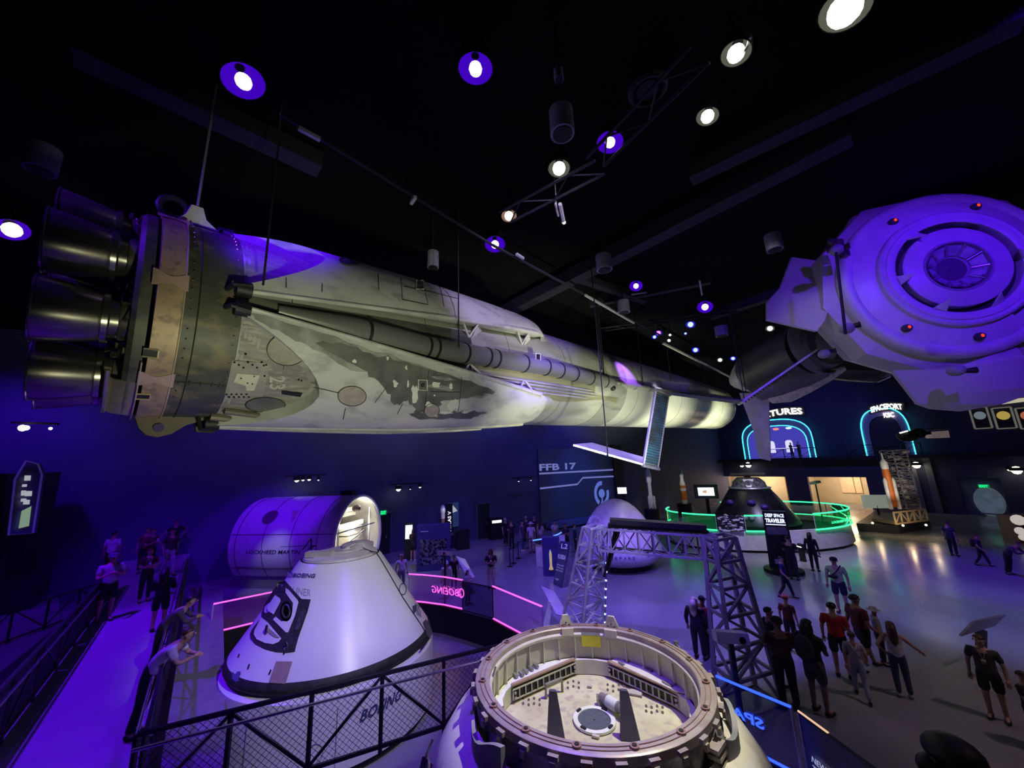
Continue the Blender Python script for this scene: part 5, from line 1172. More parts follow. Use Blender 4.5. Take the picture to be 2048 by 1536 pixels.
m.add([HLp(-1.25, 10, HR + .015), HLp(-1.18, 10, HR + .015), HLp(-1.12, -3, HR + .015), HLp(-1.20, -3, HR + .015), HLp(-1.60, -3, HR + .015), HLp(-1.67, -3, HR + .015)], [(0, 1, 2, 3), (0, 1, 4, 5)]); m.build('lettering', mat('ink_black', (.02, .02, .03)), hab)
MB().box(HM @ V((-HL / 2, 0, -HR + .42)), (HL + .4, 3.4, .9), math.atan2(HN.y, HN.x)).build('cradle_base', mat('cradle_violet', (.16, .15, .20), rough=.6), hab)
INC = mat('locker_cream', (.74, .70, .58), (.66, .62, .50), scale=6, rough=.5)
m = MB(); M2 = lambda x, y, z: HM @ V((x, y, z)); m.box(M2(-2.6, 0, -.1), (.1, 3.9, 3.6), math.atan2(HN.y, HN.x)); m.build('bulkhead', INC, hab)
for k, (y, z, w, h_) in enumerate(((.55, -.7, 1.3, 1.5), (.55, .35, 1.3, .45), (-1.25, -.6, .8, 1.7), (-1.1, .6, .9, .5), (.2, 1.35, 1.6, .45))):
    c = MB().box(M2(-1.0 - .1 * k, y, z), (1.0, w, h_), math.atan2(HN.y, HN.x)).build('locker', INC, hab)
    MB().tube([M2(-.47 - .1 * k, y - w * .3, z), M2(-.47 - .1 * k, y + w * .3, z)], .02, 6).build('handle', SILVER, c)
m = MB()
for y in (-1.75, 1.15): m.beam(M2(-.1, y, -1.7), M2(-.1, y, 1.5 if y > 0 else 1.1), .08)
m.beam(M2(-.15, -1.6, -.3), M2(-.15, .9, .35), .05).beam(M2(-.1, -1.9, .55), M2(-.1, 1.7, .55), .07); m.build('interior_frame', SILVER, hab)
MB().beam(M2(-.4, -1.2, .75), M2(-.4, .9, .75), .12, .22).build('interior_lamp', glow('cabin_lamp', (1, .96, .82), 2.5), hab)
MB().sph(M2(-.3, .1, 1.55), (.25, .2, .2), 10).build('ceiling_pod', mat('pod_brown', (.08, .06, .05)), hab)
point('cabin_light', M2(-.25, -.2, .5), (1, .95, .82), 120, .2); point('cabin_light', M2(-.2, .4, 1.7), (1, .95, .82), 40, .1)
MB().box(M2(-.9, .2, HR + .14), (.75, .5, .24), math.atan2(HN.y, HN.x)).build('roof_box', BLACK, hab)

# ------------------------------------------------------------------ things along the long wall
def wa(px, y=1000): return (onwall(px, y) - WP).dot(WD)
def wl(a, z, out=0.0): v = WP + WD * a - WN * out; return V((v.x, v.y, z))
def wbox(m, a0, a1, z0, z1, o0, o1):
    P = [wl(a0, z0, o0), wl(a1, z0, o0), wl(a1, z1, o0), wl(a0, z1, o0)]; return m.prism(P, -WN * (o1 - o0))
# projected screen
a, b = wa(1079), wa(1229); sc_t = thing('projection_screen', 'large grey blue projection screen reading FFB 17 on the long wall', 'screen', wl((a + b) / 2, .3, .1))
sm = mat('screen_cloth', (.13, .16, .17), (.11, .14, .16), scale=.4, rough=.6)
wbox(MB(), a, b, .35, 7.05, .05, .15).build('screen', sm, sc_t)
wbox(MB(), b, b + 1.3, .35, 7.3, .02, .35).build('side_column', DARK, sc_t)
LIN = glow('projected_lilac', (.28, .30, .85), .55)
m = MB(); text_uv(m, 'FFB 17', lambda u, v: wl(lerp(a + .05, lerp(a, b, .47), u), 5.05 + .62 * v, .17), bold=.03); m.build('letters', LIN, sc_t)
m = MB()
for P in ([(0, 4.75), (1, 4.72)], [(0, 3.45), (.47, 3.55), (.55, 4.12), (1, 4.05)]):
    for (u0, z0), (u1, z1) in zip(P, P[1:]): m.face([wl(lerp(a, b, u0), z0, .17), wl(lerp(a, b, u1), z1, .17), wl(lerp(a, b, u1), z1 + .15, .17), wl(lerp(a, b, u0), z0 + .15, .17)])
m.build('lines', LIN, sc_t)
m = MB(); cc = lerp(a, b, .80); m.face([wl(cc + .42 * math.cos(i * PI / 12), 2.55 + .42 * math.sin(i * PI / 12), .17) for i in range(24)])
for (g0, g1) in ((80, 240), (-105, 15)):
    m.grid(lambda u, v: wl(cc + (.68 + .34 * v) * math.cos(R_(lerp(g0, g1, u))) * 1.0, 2.55 + (.80 + .40 * v) * math.sin(R_(lerp(g0, g1, u))), .17), 16, 1)
m.box(wl(cc, 1.95, .17), (.14, .02, .5), math.atan2(WD.y, WD.x)); m.build('round_symbol', glow('symbol_blue', (.16, .25, .9), .6), sc_t)
m = MB(); wbox(m, a + .3, b, .15, .6, .3, 1.2); m.build('stage_edge', mat('stage_blue', (.18, .2, .4), rough=.4), sc_t)
# rocket posters, model and doors
t = thing('exit_sign', 'small green EXIT sign beside the habitat on the long wall', 'exit sign', wl(wa(765), 2.75, .15))
GRN = glow('exit_green', (.02, .9, .25), 1.6)
p = onwall(765, 1025); aa = (p - WP).dot(WD); wbox(MB(), aa - .22, aa + .22, p.z - .15, p.z + .17, .2, .26).build('case', mat('exit_case', (.02, .20, .07), em=(.0, .5, .12), es=.35), t)
m = MB(); text_uv(m, 'EXIT', lambda u, v: wl(aa - .18 + .36 * u, p.z - .10 + .22 * v, .28), bold=.03); m.build('letters', GRN, t)
def wall_door(px0, px1, label, n):
    a, b = wa(px0), wa(px1); t = thing('door_%d' % n, label, 'door', wl((a + b) / 2, 0, .1)); t['kind'] = 'structure'
    wbox(MB(), a, b, 0, 2.7, .02, .10).build('door_leaf', mat('door_dark', (.035, .03, .035), rough=.5), t)
    m = MB(); wbox(m, a - .1, a, 0, 2.8, .02, .16); wbox(m, b, b + .1, 0, 2.8, .02, .16); wbox(m, a - .1, b + .1, 2.7, 2.8, .02, .16); m.build('door_frame', mat('door_frame', (.14, .14, .22), rough=.5), t)
    MB().cyl(wl(b - .25, 1.05, .12), wl(b - .25, 1.25, .12), .03, n=8).build('door_handle', SILVER, t)
wall_door(752, 781, 'dark double door under the exit sign', 1)
wall_door(953, 977, 'dark single door on the long wall', 2)
def small_rocket(nm, lab, base, H, secs, boosters=(), fins=None, M=None):
    t = thing(nm, lab, 'model rocket', base); b = V(base)
    for (nm2, prof, mt) in secs: MB().lathe([(r * H, z * H) for r, z in prof], Matrix.Translation(b), 24).build(nm2, mt, t)
    for (dx, dy, r, z0, z1, mt) in boosters:
        MB().lathe([(r * H * .9, z0 * H), (r * H, (z0 + .01) * H), (r * H, (z1 - .05) * H), (r * H * .5, (z1 - .015) * H), (.002, z1 * H)], Matrix.Translation(b + V((dx * H, dy * H, 0))), 14).build('side_booster', mt, t)
    return t
RW = mat('model_white', (.85, .85, .85), rough=.4); RBR = mat('model_bronze', (.42, .20, .14), rough=.4); ROR = mat('model_orange', (.75, .20, .03), rough=.5)
ac = onwall(876, 1060); aa = (ac - WP).dot(WD)
pb_ = wl(aa, .9, 1.0); o = wbox(MB(), aa - .8, aa + .8, 0, .9, .3, 1.7).build('display_plinth', mat('plinth_navy', (.03, .03, .06), rough=.5)); tag(origin(o), 'dark plinth under the bronze and white model rocket', 'plinth')
small_rocket('model_rocket', 'model rocket with bronze core and white nose beside the words ATLAS V', pb_, 2.1, (('core_stage', [(.002, .04), (.055, .04), (.06, .10), (.055, .52)], RBR), ('upper_stage', [(.055, .52), (.07, .54), (.07, .72), (.09, .75), (.09, .86), (.06, .95), (.002, 1.0)], RW)), [(-.09, -.02, .028, 0, .16, RW), (.09, -.02, .028, 0, .16, RW)])
t = thing('atlas_banner', 'dark panel with vertical white letters ATLAS V next to the model rocket', 'banner', wl(wa(893), .9, .6))
a, b = wa(886), wa(899); wbox(MB(), a, b, .9, 3.0, .5, .6).build('panel', mat('panel_black', (.015, .015, .03), rough=.4), t)
m = MB(); text_uv(m, 'ATLAS V', lambda u, v: wl(lerp(a, b, .75 - .5 * v) , 1.0 + 1.45 * u, .62), bold=.02); m.build('letters', glow('letters_white', (.9, .9, 1), 1.0), t)
t = thing('mission_poster', 'lit poster with a pale rocket fairing right of the word ATLAS', 'poster', wl(wa(906), 1.3, .2)); a, b = wa(896), wa(916)
m = MB(); wbox(m, a, b, 1.2, 3.0, .05, .12); m.build('panel', mat('poster_blue', (.05, .08, .2), (.02, .03, .1), scale=2, em=(.1, .2, .5), es=.12), t)
m = MB(); m.face([wl(a + .1, 2.2, .14), wl(b - .1, 2.35, .14), wl(b - .3, 2.6, .14), wl(a + .2, 2.95, .14)]); m.build('pale_nose', glow('poster_white', (.6, .65, .75), .6), t)
spot('model_light', wl(aa, 4.2, 2.4), pb_ + V((0, 0, 1)), (1, .97, .9), 60, 34, .5)
for (px, H, lab, secs, bs) in ((1288, 3.3, 'tall white model rocket in a dark alcove right of the projection screen', 'w', 0), (1360, 3.5, 'orange and white model rocket beside the green edged barrier', 'o', 0)):
    p = gp(px + 6, 1030, 0); 
    if px == 1288: p = V((13.2, 38.5, 0))
    if px == 1360: p = gp(1372, 1027, 0)
    d = MB().cyl(p, p + V((0, 0, 1.0)), .75, n=24).build('display_plinth', mat('plinth_navy', (.03, .03, .06), rough=.5)); tag(origin(d), 'dark round plinth under the ' + ('tall white model rocket' if secs == 'w' else 'orange and white model rocket'), 'plinth')
    if secs == 'w': r = small_rocket('model_rocket', lab, p + V((0, 0, 1)), 3.9, (('core_stage', [(.002, .02), (.055, .02), (.06, .08), (.06, .30), (.045, .34), (.045, .62), (.065, .66), (.065, .86), (.03, .97), (.002, 1)], RW),), [(-.07, -.05, .022, 0, .32, RW), (.07, -.05, .022, 0, .32, RW), (0, -.085, .022, 0, .32, RW)])
    else: r = small_rocket('model_rocket', lab, p + V((0, 0, 1)), 3.6, (('engine_section', [(.002, .0), (.07, .0), (.08, .06), (.08, .10)], RW), ('core_stage', [(.08, .10), (.08, .36)], ROR), ('intertank', [(.08, .36), (.082, .37), (.082, .43), (.08, .44)], RW), ('orange_band', [(.08, .44), (.08, .52)], ROR), ('upper_stage', [(.08, .52), (.075, .58), (.05, .66), (.045, .74), (.055, .78), (.055, .88), (.03, .96), (.002, 1.0)], RW)), [])
    spot('model_light', p + V((-1, -3.5, 6)), p + V((0, 0, 2.6)), (1, .97, .92), 170, 34, .5)
# wall tracks with lamps
def track(px, py, dots, label, base='w'):
    on = onwall if base == 'w' else onend; c = on(px, py)
    t = thing('wall_light_track', label, 'track light', c)
    outv = -WN if base == 'w' else -EO; alg = WD if base == 'w' else EW
    q = c + outv * .9; half = .5 + .5 * (on(dots[-1][0], py) - on(dots[0][0], py)).length
    m = MB(); m.beam(q - alg * half + V((0, 0, .22)), q + alg * half + V((0, 0, .22)), .08).beam(c + V((0, 0, .22)), q + V((0, 0, .22)), .08); m.build('bar', BLACK, t)
    for (dx, dy, r) in dots:
        p = on(dx, dy) + outv * .9; dist = (p - CAM).length; rr = r * .7 * dist / FPX
        b = MB().lathe([(rr * 1.3, -.05), (rr * 1.35, .12), (rr * .7, .2)], Matrix.Translation(p), 14).build('lamp_head', BLACK, t)
        MB().sph(p - V((0, 0, .02)), rr, 10).build('bulb', TRK, b)
TRK = glow('track_lamp', (1, .98, .72), 6)
track(610, 958, [(592, 959, 5), (604, 958, 3.5), (616, 957, 4), (634, 958, 2.5)], 'wall track with four lamps above the habitat')
track(810, 973, [(790, 976, 6.5), (813, 976, 2.2), (832, 972, 3.5)], 'wall track with three lamps left of the ATLAS display')
track(1037, 960, [(1026, 961, 2.4), (1050, 959, 2)], 'wall track with two small lamps beside the projection screen')
track(1405, 930, [(1396, 931, 4), (1405, 931, 4)], 'track with two triangular warm lamps below the small far archway', 'e')
track(1498, 929, [(1491, 930, 4), (1504, 929, 6)], 'track with two warm lamps below the wide archway', 'e')
track(1833, 929, [(1820, 930, 3.5), (1838, 929, 6)], 'track with two warm lamps behind the orange rocket tower', 'e')
track(2030, 938, [(2022, 937, 3), (2036, 939, 6.5)], 'track with a bright white lamp at the far right', 'e')
p = at(45, 856, 15.5); t = thing('wall_light_track', 'bright pair of white lamps above the lit display case at the far left', 'track light', p)
MB().sph(p, .13, 12).sph(p + V((.16, 0, 0)), .10, 10).build('bulb', TRK, t); q = at(101, 857, 15.8); MB().sph(q, .06, 10).build('bulb', TRK, t); MB().beam(p + V((-.5, 0, .25)), q + V((.3, 0, .18)), .08).build('bar', BLACK, t)

# ------------------------------------------------------------------ left display case and block
blk = MB().prism([V((*at(-60, 900, 14.5).xy, 0)), V((*at(25, 900, 16.2).xy, 0)), V((*at(132, 900, 17.5).xy, 0)), V((*at(132, 900, 18.5).xy, 0)), V((*at(-60, 900, 16.8).xy, 0))], (0, 0, 6.2)).build('exhibit_block', mat('block_black', (.014, .012, .02), rough=.7)); tag(origin(blk), 'large black exhibit block beyond the walkway, holding the tall lit case', 'exhibit wall')
t = thing('display_case', 'tall lit display case with white models on the black block at the far left', 'display case', at(45, 1070, 15.6))
CQ = lambda x, y, o=0.0: at(x, y, 15.4 + (x - 17) * .012 - o)
MB().prism([CQ(17, 1070), CQ(66, 1066), CQ(84, 950), CQ(76, 928), CQ(52, 922), CQ(30, 958)], (0, .12, 0)).build('frame', mat('case_violet', (.10, .07, .20), rough=.4), t)
MB().tube([CQ(17, 1070, .05), CQ(66, 1066, .05), CQ(84, 950, .05), CQ(76, 928, .05), CQ(52, 922, .05), CQ(30, 958, .05)], .035, 6, closed=True).build('edge_tube', mat('case_edge_lit', (.4, .3, .7), em=(.3, .15, .9), es=.05), t)  # violet light on the frame edge put in as colour and faint glow
m = MB(); m.face([CQ(37, 1057, .1), CQ(58, 1052, .1), CQ(63, 1012, .1), CQ(43, 1022, .1)]); m.build('picture', glow('case_green', (.30, .45, .32), .6), t)
for k, (x, y, w_, h_) in enumerate(((57, 956, 8, 10), (51, 971, 5, 5), (49, 986, 5, 10), (59, 987, 9, 10), (49, 1000, 6, 6), (55, 1004, 8, 9))):
    m = MB(); m.prism([CQ(x - w_ / 2, y + h_ / 2, .1), CQ(x + w_ / 2, y + h_ / 2, .1), CQ(x + w_ / 2 + 1, y - h_ / 2, .1), CQ(x - w_ / 2 + 1, y - h_ / 2, .1)], (0, -.08, 0)); m.build('white_model', glow('case_white', (.7, .75, .85), .5), t)
# wall screen and kiosks in the back left of centre
def kiosk(base, w, d, h, rz, label, body, scr=None, name='info_kiosk', cat='kiosk', txt=None):
    t = thing(name, label, cat, base, rz); M = WM[t.name]
    MB().box(None, (w, d, h), M=M @ Matrix.Translation((0, 0, h / 2))).build('body', body, t)
    if scr:
        (z0, z1, mt) = scr; m = MB(); m.face([M @ V((x, -d / 2 - .01, z)) for x, z in ((-w * .4, z0), (w * .4, z0), (w * .4, z1), (-w * .4, z1))]); m.build('screen', mt, t)
    return t
SCRG = glow('screen_green_white', (.75, 1, .9), 1.5)
p = gp(817, 1120, 0); kiosk((p.x, p.y, 0), .55, .3, 2.3, .2, 'slim kiosk with a bright pale green screen near the dark double door', BLACK, (1.3, 2.15, SCRG))
p = gp(868, 1135, 0); NV = mat('kiosk_navy', (.05, .06, .20), rough=.3)
t = kiosk((p.x + .1, p.y - .5, 0), 1.9, .5, 2.5, .1, 'wide navy display cabinet with a mirrored window behind the angled projector', NV, (.35, 1.7, mat('mirror_mottle', (.4, .42, .5), (.06, .06, .09), scale=7, rough=.12, metal=.9, lo=.45, hi=.55)))
M = WM[t.name]; m = MB(); m.beam(M @ V((-.75, -.27, 2.15)), M @ V((-.3, -.27, 2.15)), .04); m.build('trim_mark', WHITE, t)
for k, (px, py, w) in enumerate(((992, 1078, 1.0), (925, 1098, .9))):
    p = gp(px, py, 0); kiosk((p.x, p.y, 0), w, .6, 1.3 if k else 1.6, .4, ('low dark round topped stand left of the dark single door' if k else 'black arcade style stand with two small white screens beside the waiting visitors'), BLACK, None if k else (1.25, 1.45, SCRW))
# information kiosk with posters, standing sign, queue posts
p = gp(1105, 1150, 0); t = kiosk((p.x, p.y, 0), .85, .55, 1.9, -.25, 'navy kiosk cabinet with a small launch picture left of the slanted poster stand', NV, (.25, 1.5, mat('launch_picture', (.04, .06, .22), (.10, .05, .03), scale=1.2, rough=.3)))
m = MB(); M = WM[t.name]; m.lathe([(.02, .5), (.07, .4), (.06, .1), (.12, 0), (.02, 0)], M @ Matrix.Translation((0, -.30, .35)) @ Matrix.Scale(1.9, 4, (0, 0, 1)), 12); m.build('launch_plume', glow('plume_warm', (.8, .6, .5), .5), t)
t = thing('queue_screen_desk', 'white reception desk with a curved blue light band in front of the waiting visitors', 'desk', gp(1090, 1140, 0)); p = gp(1092, 1136, 0)
m = MB(); m.lathe([(.8, 0), (.8, 1.15), (.9, 1.2)], Matrix.Translation((p.x + .3, p.y + .9, 0)), 24, PI, 1.75 * PI); m.build('counter', WHITE, t); m = MB(); m.tube([V((p.x + .3 + .92 * math.cos(a * .2), p.y + .9 + .92 * math.sin(a * .2), 1.28 + .04 * (a - 15))) for a in range(15, 29)], .035, 6); m.build('light_band', BLED if False else glow('desk_blue', (.08, .2, 1), 2.5), t)
kiosk(tuple(gp(1120, 1118, 0)), .75, .4, 1.35, -.2, 'small white stand behind the reception desk', WHITE)
for (x, y, lab) in ((1020, 1133, 'nearest'), (1027, 1127, 'middle'), (1037, 1117, 'farthest')):
    p = gp(x, y, 0); t = thing('queue_post', 'black queue post with a round foot, %s of the three by the reception desk' % lab, 'queue post', p, group='queue posts')
    MB().lathe([(.17, 0), (.17, .02), (.03, .04), (.025, .95), (.035, .96), (.035, 1.0), (.002, 1.01)], Matrix.Translation(p), 16).build('post', BLACK, t)
a, b, c = gp(1020, 1133, 0), gp(1027, 1127, 0), gp(1037, 1117, 0)
q = gp(1075, 1103, 0); o = MB().beam(c + V((0, 0, .93)), q + V((0, 0, .93)), .01, .05).beam(c + V((0, 0, .93)), b + V((0, 0, .93)), .01, .05).beam(b + V((0, 0, .93)), a + V((0, 0, .93)), .01, .05).build('queue_belt', BLACK); tag(o, 'black belt strung between the queue posts', 'belt')
def leaning_board(name, cat, label, quad, thick, face, back, leg=None):
    t = thing(name, label, cat, ((quad[0] + quad[1]) / 2)); n = (quad[1] - quad[0]).cross(quad[3] - quad[0]).normalized() * thick
    MB().prism(quad, n).build('board', face, t)
    if leg: MB().prism(leg, (0, .12, 0)).build('stand', back, t)
    return t
t = leaning_board('poster_stand', 'poster stand', 'slanted double sided poster stand with white lettering left of the gantry tower', [gp(1108, 1168, 0), gp(1124, 1176, 0), gp(1140, 1084, 2.0) , gp(1122, 1082, 2.0)], .05, mat('poster_navy', (.05, .06, .14), rough=.4), GREY, [gp(1124, 1176, 0), gp(1145, 1172, 0), gp(1142, 1086, 1.9)])
A, B2, C2, D2 = [V(v) for v in (gp(1108, 1168, 0), gp(1124, 1176, 0), gp(1140, 1084, 2.0), gp(1122, 1082, 2.0))]
n = (B2 - A).cross(D2 - A).normalized(); n = n if n.dot(CAM - A) > 0 else -n; bl = lambda u, v: lerp(lerp(A, B2, u), lerp(D2, C2, u), v) + n * .07
m = MB()
for (s, u0, u1, v0, v1) in (('L2', .25, .95, .84, .95), ('FLORIDA', .08, .95, .60, .70), ('launch pads', .1, .9, .44, .48), ('of the cape', .1, .9, .38, .42), ('past and now', .1, .9, .32, .36), ('VISIT', .2, .6, .12, .16)): text_uv(m, s, lambda u, v: bl(lerp(u0, u1, u), lerp(v0, v1, v)), bold=.01)
m.build('lettering', mat('poster_text', (.6, .65, .9), em=(.5, .55, .9), es=.25), t)
for (cx, cy, lab, s) in ((1103, 1172, 'white edged tilted information board left of the gantry foot', 1), (905, 1118, 'white tilted information board facing the curved glass barrier', .9), (2000, 1238, 'tilted reading board at the far right above the woman in dark clothes', 1.1)):
    if s == 1: q = [gp(1082, 1172, 1.05), gp(1108, 1182, 1.05), gp(1140, 1236, .6), gp(1112, 1228, .6)]; lg = [gp(1086, 1252, 0), gp(1098, 1256, 0), gp(1105, 1205, .8), gp(1097, 1203, .8)]
    elif s == .9: q = [gp(912, 1112, 1.2), gp(930, 1118, 1.2), gp(950, 1154, .7), gp(936, 1158, .7)]; lg = [gp(913, 1165, 0), gp(922, 1167, 0), gp(926, 1140, .8), gp(918, 1138, .8)]
    else: q = [gp(1922, 1273, .95), gp(1948, 1245, 1.25), gp(2012, 1230, 1.25), gp(1990, 1252, .95)]; lg = [gp(1960, 1300, 0), gp(1975, 1300, 0), gp(1975, 1262, .9), gp(1960, 1262, .9)]
    leaning_board('information_board', 'information board', lab, q, .05, mat('board_white', (.72, .74, .72), rough=.3) if s != 1.1 else mat('board_dusk', (.24, .24, .28), rough=.3), WHITE if s != 1.1 else BLACK, lg)

# ------------------------------------------------------------------ steel gantry
GP = mat('gantry_white', (.70, .71, .76), (.62, .63, .68), scale=3, rough=.4)
gan = thing('launch_gantry', 'grey steel lattice gantry with two tapering towers joined by a bridge', 'gantry', (5, 12, 0))
def tower(T, Bt, name, label=None, nseg=6, mt=GP, w=.07):
    """T and Bt: four corners at top and bottom"""
    m = MB(); T = [V(p) for p in T]; Bt = [V(p) for p in Bt]
    for a, b in zip(T, Bt): m.beam(a, b, w)
    ch = MB(); br = MB()
    fr = [0] + [((k + 1) / nseg) ** 1.05 for k in range(nseg)]
    for k, f in enumerate(fr):
        R4 = [lerp(a, b, f) for a, b in zip(T, Bt)]
        for i in range(4): ch.beam(R4[i], R4[(i + 1) % 4], w * .7)
        if k < nseg:
            f2 = fr[k + 1]; S4 = [lerp(a, b, f2) for a, b in zip(T, Bt)]
            for i in range(4):
                j = (i + 1) % 4
                if (k + i) % 2: i, j = j, i
                br.beam(R4[i], S4[j], w * .6)
    o = m.build(name, mt, gan, weld=False); ch.build('cross_bars', mt, o, weld=False); br.build('diagonal_braces', mt, o, weld=False); return o
zt = 3.75
TL = [at(1166, 1052, 12.6), at(1183, 1058, 12.2), at(1206, 1052, 12.7), at(1190, 1046, 13.1)]
BL = [at(1120, 1262, 12.6), at(1160, 1275, 12.0), at(1203, 1262, 12.7), at(1175, 1255, 13.5)]
for q in (TL,): 
    for p in q: p.z = zt
BL = [V((p.x, p.y, 0)) for p in (gp(1118, 1275, 0), gp(1160, 1300, 0), gp(1206, 1272, 0), gp(1170, 1258, 0))]
tower(TL, BL, 'left_tower', nseg=6, w=.075)
GD = GP
TR = [at(1412, 1100, 11.4), at(1434, 1112, 10.9), at(1474, 1100, 11.2), at(1452, 1088, 11.8)]
for p in TR: p.z = 3.55
BR = [V((p.x, p.y, 0)) for p in (gp(1432, 1395, 0), gp(1480, 1440, 0), gp(1568, 1410, 0), gp(1510, 1370, 0))]
GR = mat('gantry_shaded', (.30, .29, .31), (.24, .23, .25), scale=3, rough=.45)  # dimmer light on the right tower put into a darker gantry colour
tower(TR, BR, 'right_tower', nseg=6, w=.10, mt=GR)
a, b = (TL[1] + TL[2]) / 2, (TR[0] + TR[3]) / 2; up = V((0, 0, 1)); sd = (b - a).cross(up).normalized() * .28
Q1 = [a + sd, a - sd, a - sd - up * .62, a + sd - up * .62]; Q2 = [b + sd, b - sd, b - sd - up * .62, b + sd - up * .62]
tower(Q1, Q2, 'bridge', nseg=8, w=.06, mt=mat('gantry_half_shaded', (.42, .42, .45), rough=.45))  # bridge colour is darkened too, for its weaker light
MB().beam(lerp(a, b, .12) + up * .22, lerp(a, b, .93) + up * .22, .5, .14).beam(lerp(a, b, .10) + up * .10, lerp(a, b, .95) + up * .10, .3, .08).build('walk_board', RAILM, gan)
m = MB(); m.beam(lerp(a, b, .16) - up * .05, a + (b - a) * .02 - up * 1.5 - sd, .06).beam(lerp(a, b, .19) - up * .05, a + (b - a) * .05 - up * 1.3 - sd, .05, .12); m.build('ramp_arm', RAILM, gan)
m = MB(); m.lathe([(.22, -.03), (.22, .03), (.15, .03), (.15, -.03), (.22, -.03)], Matrix.Translation(TL[3] + V((0, .05, .05))) @ Matrix.Rotation(PI / 2, 4, 'X') @ Matrix.Rotation(.3, 4, 'Y'), 24, 0, PI); m.build('crescent_plate', mat('crescent', (.75, .85, .78), rough=.3), gan)
BDOT = glow('blue_white_dot', (.25, .3, 1), 7); 
t = thing('light_string', 'vertical string of blue white light dots beside the left gantry tower', 'light string', BL[2])
pole = [gp(1201, 1130, 3.0), None]; x0 = TL[2] + V((.12, -.1, 0)); x1 = V((BL[2].x + .05, BL[2].y - .1, .2))
MB().beam(x0, x1, .03).build('strip', GREY, t)
for k in range(9): MB().sph(lerp(x0, x1, .34 + k * .082), .035, 8).build('light_dot', BDOT, t)
m = MB(); random.seed(2)
for k in range(26):
    f = random.uniform(.12, .95); c = lerp((TL[0] + TL[2]) / 2, (BL[0] + BL[2]) / 2, f) + V((random.uniform(-.2, .2), random.uniform(-.1, .2), 0)) * (1 + f); m.box(c, (.12, .03, .03), random.random() * 3)
m.build('fittings', mat('fitting_white', (.85, .88, .9), rough=.2), gan, weld=False)
# projectors on poles
def projector(px, py, base, z, lab, s=1.0, yaw=0.0, c=(.75, .74, .8)):
    b = V(base); p = V((b.x, b.y, z)); t = thing('pole_projector', lab, 'projector', b); M = Matrix.Translation(p + V((0, 0, .12 * s))) @ Matrix.Rotation(yaw, 4, 'Z') @ Matrix.Rotation(-.25, 4, 'X')
    MB().box(None, (.52 * s, .42 * s, .17 * s), M=M).build('case', mat('projector_case', c, rough=.35), t)
    MB().cyl(M @ V((.14 * s, -.20 * s, -.02)), M @ V((.14 * s, -.25 * s, -.02)), .055 * s, n=14).build('lens', CHROME, t)
    MB().cyl(b, p, .045 * s, n=10).build('pole', BLACK, t); MB().cyl(b, b + V((0, 0, .03)), .22 * s, n=16).build('foot', BLACK, t)
projector(0, 0, at(1464, 1300, 8.0).xy.to_3d(), at(1464, 1288, 8.0).z, 'white projector on a black pole in front of the right gantry tower', 1.05, -.25)
projector(0, 0, gp(890, 1215, 0).xy.to_3d(), at(884, 1112, gp(890, 1215, 0).y).z, 'white projector on a thin pole behind the curved magenta edged glass', 1.0, -.5)
p = V((gp(1653, 1078, 0).x, gp(1653, 1078, 0).y, 0)); 
projector(0, 0, p, 3.6, 'small projector on a pole inside the green edged barrier', 1.0, .3)

# ------------------------------------------------------------------ white dome capsule
p = V((5.75, 22.9, 0)); t = thing('dome_capsule', 'white bell shaped capsule with small spaced letters standing behind the gantry bridge', 'spacecraft', p)
DOME = mat('dome_white', (.72, .70, .76), rough=.35)
MB().lathe([(1.6, .22), (1.9, .30), (2.28, .62), (2.33, .80), (2.30, 1.0), (2.12, 1.45), (1.85, 2.0), (1.62, 2.40), (1.38, 2.75), (1.10, 3.08), (.75, 3.36), (.40, 3.52), (.02, 3.58)], Matrix.Translation(p), 64).build('shell', DOME, t)
MB().lathe([(1.7, 0), (1.7, .24)], Matrix.Translation(p), 48).build('plinth', BLACK, t)
fd = math.atan2(-p.y, -p.x) ; DP = lambda ang_, z, e=.02: p + V(((2.33 - (.0 if z > .8 else (.8 - z) * .22) - (z - 1.0) * .41 * (z > 1.0) + e) * math.cos(fd + ang_), (2.33 - (.0 if z > .8 else (.8 - z) * .22) - (z - 1.0) * .41 * (z > 1.0) + e) * math.sin(fd + ang_), z))
m = MB()
for i, ch in enumerate('SHEPARD'): text_uv(m, ch, lambda u, v: DP(-.30 + i * .095 + .052 * u, .80 + .13 * v), bold=.02)
m.build('lettering', mat('ink_blue', (.05, .06, .18)), t)
m = MB(); m.solid(lambda u, v: DP(.62 + .02 * u + .05 * v, .85 + .35 * v), 1, 4, V((0, 0, .01))); m.build('slot', BLACK, t)

# ------------------------------------------------------------------ black deep space capsule with green barrier
OC = V((16.6, 27.8, 0)); t = thing('exhibit_stand', 'broad white curved stand ringed by green edged glass under the black capsule', 'stand', OC)
def ov(a, s=1.0, z=0): return V((OC.x + 5.9 * s * math.cos(a), OC.y + 3.9 * s * math.sin(a), z))
m = MB(); n = 64
for i in range(n): a, b = 2 * PI * i / n, 2 * PI * (i + 1) / n; m.face([ov(a, 1, .15), ov(b, 1, .15), ov(b, .98, 1.25), ov(a, .98, 1.25)]); m.face([ov(a, .98, 1.25), ov(b, .98, 1.25), ov(b, .94, 1.25), ov(a, .94, 1.25)]); m.face([ov(a, .94, 1.25), ov(b, .94, 1.25), ov(b, .94, .9), ov(a, .94, .9)])
m.build('white_skirt', mat('skirt_white', (.62, .60, .66), rough=.4), t)
m = MB(); m.face([ov(2 * PI * i / n, .95, .9) for i in range(n)]); m.build('deck', LEDD, t)
m = MB()
for i in range(n): a, b = 2 * PI * i / n, 2 * PI * (i + 1) / n; m.face([ov(a, .97, 0), ov(b, .97, 0), ov(b, .97, .16), ov(a, .97, .16)])
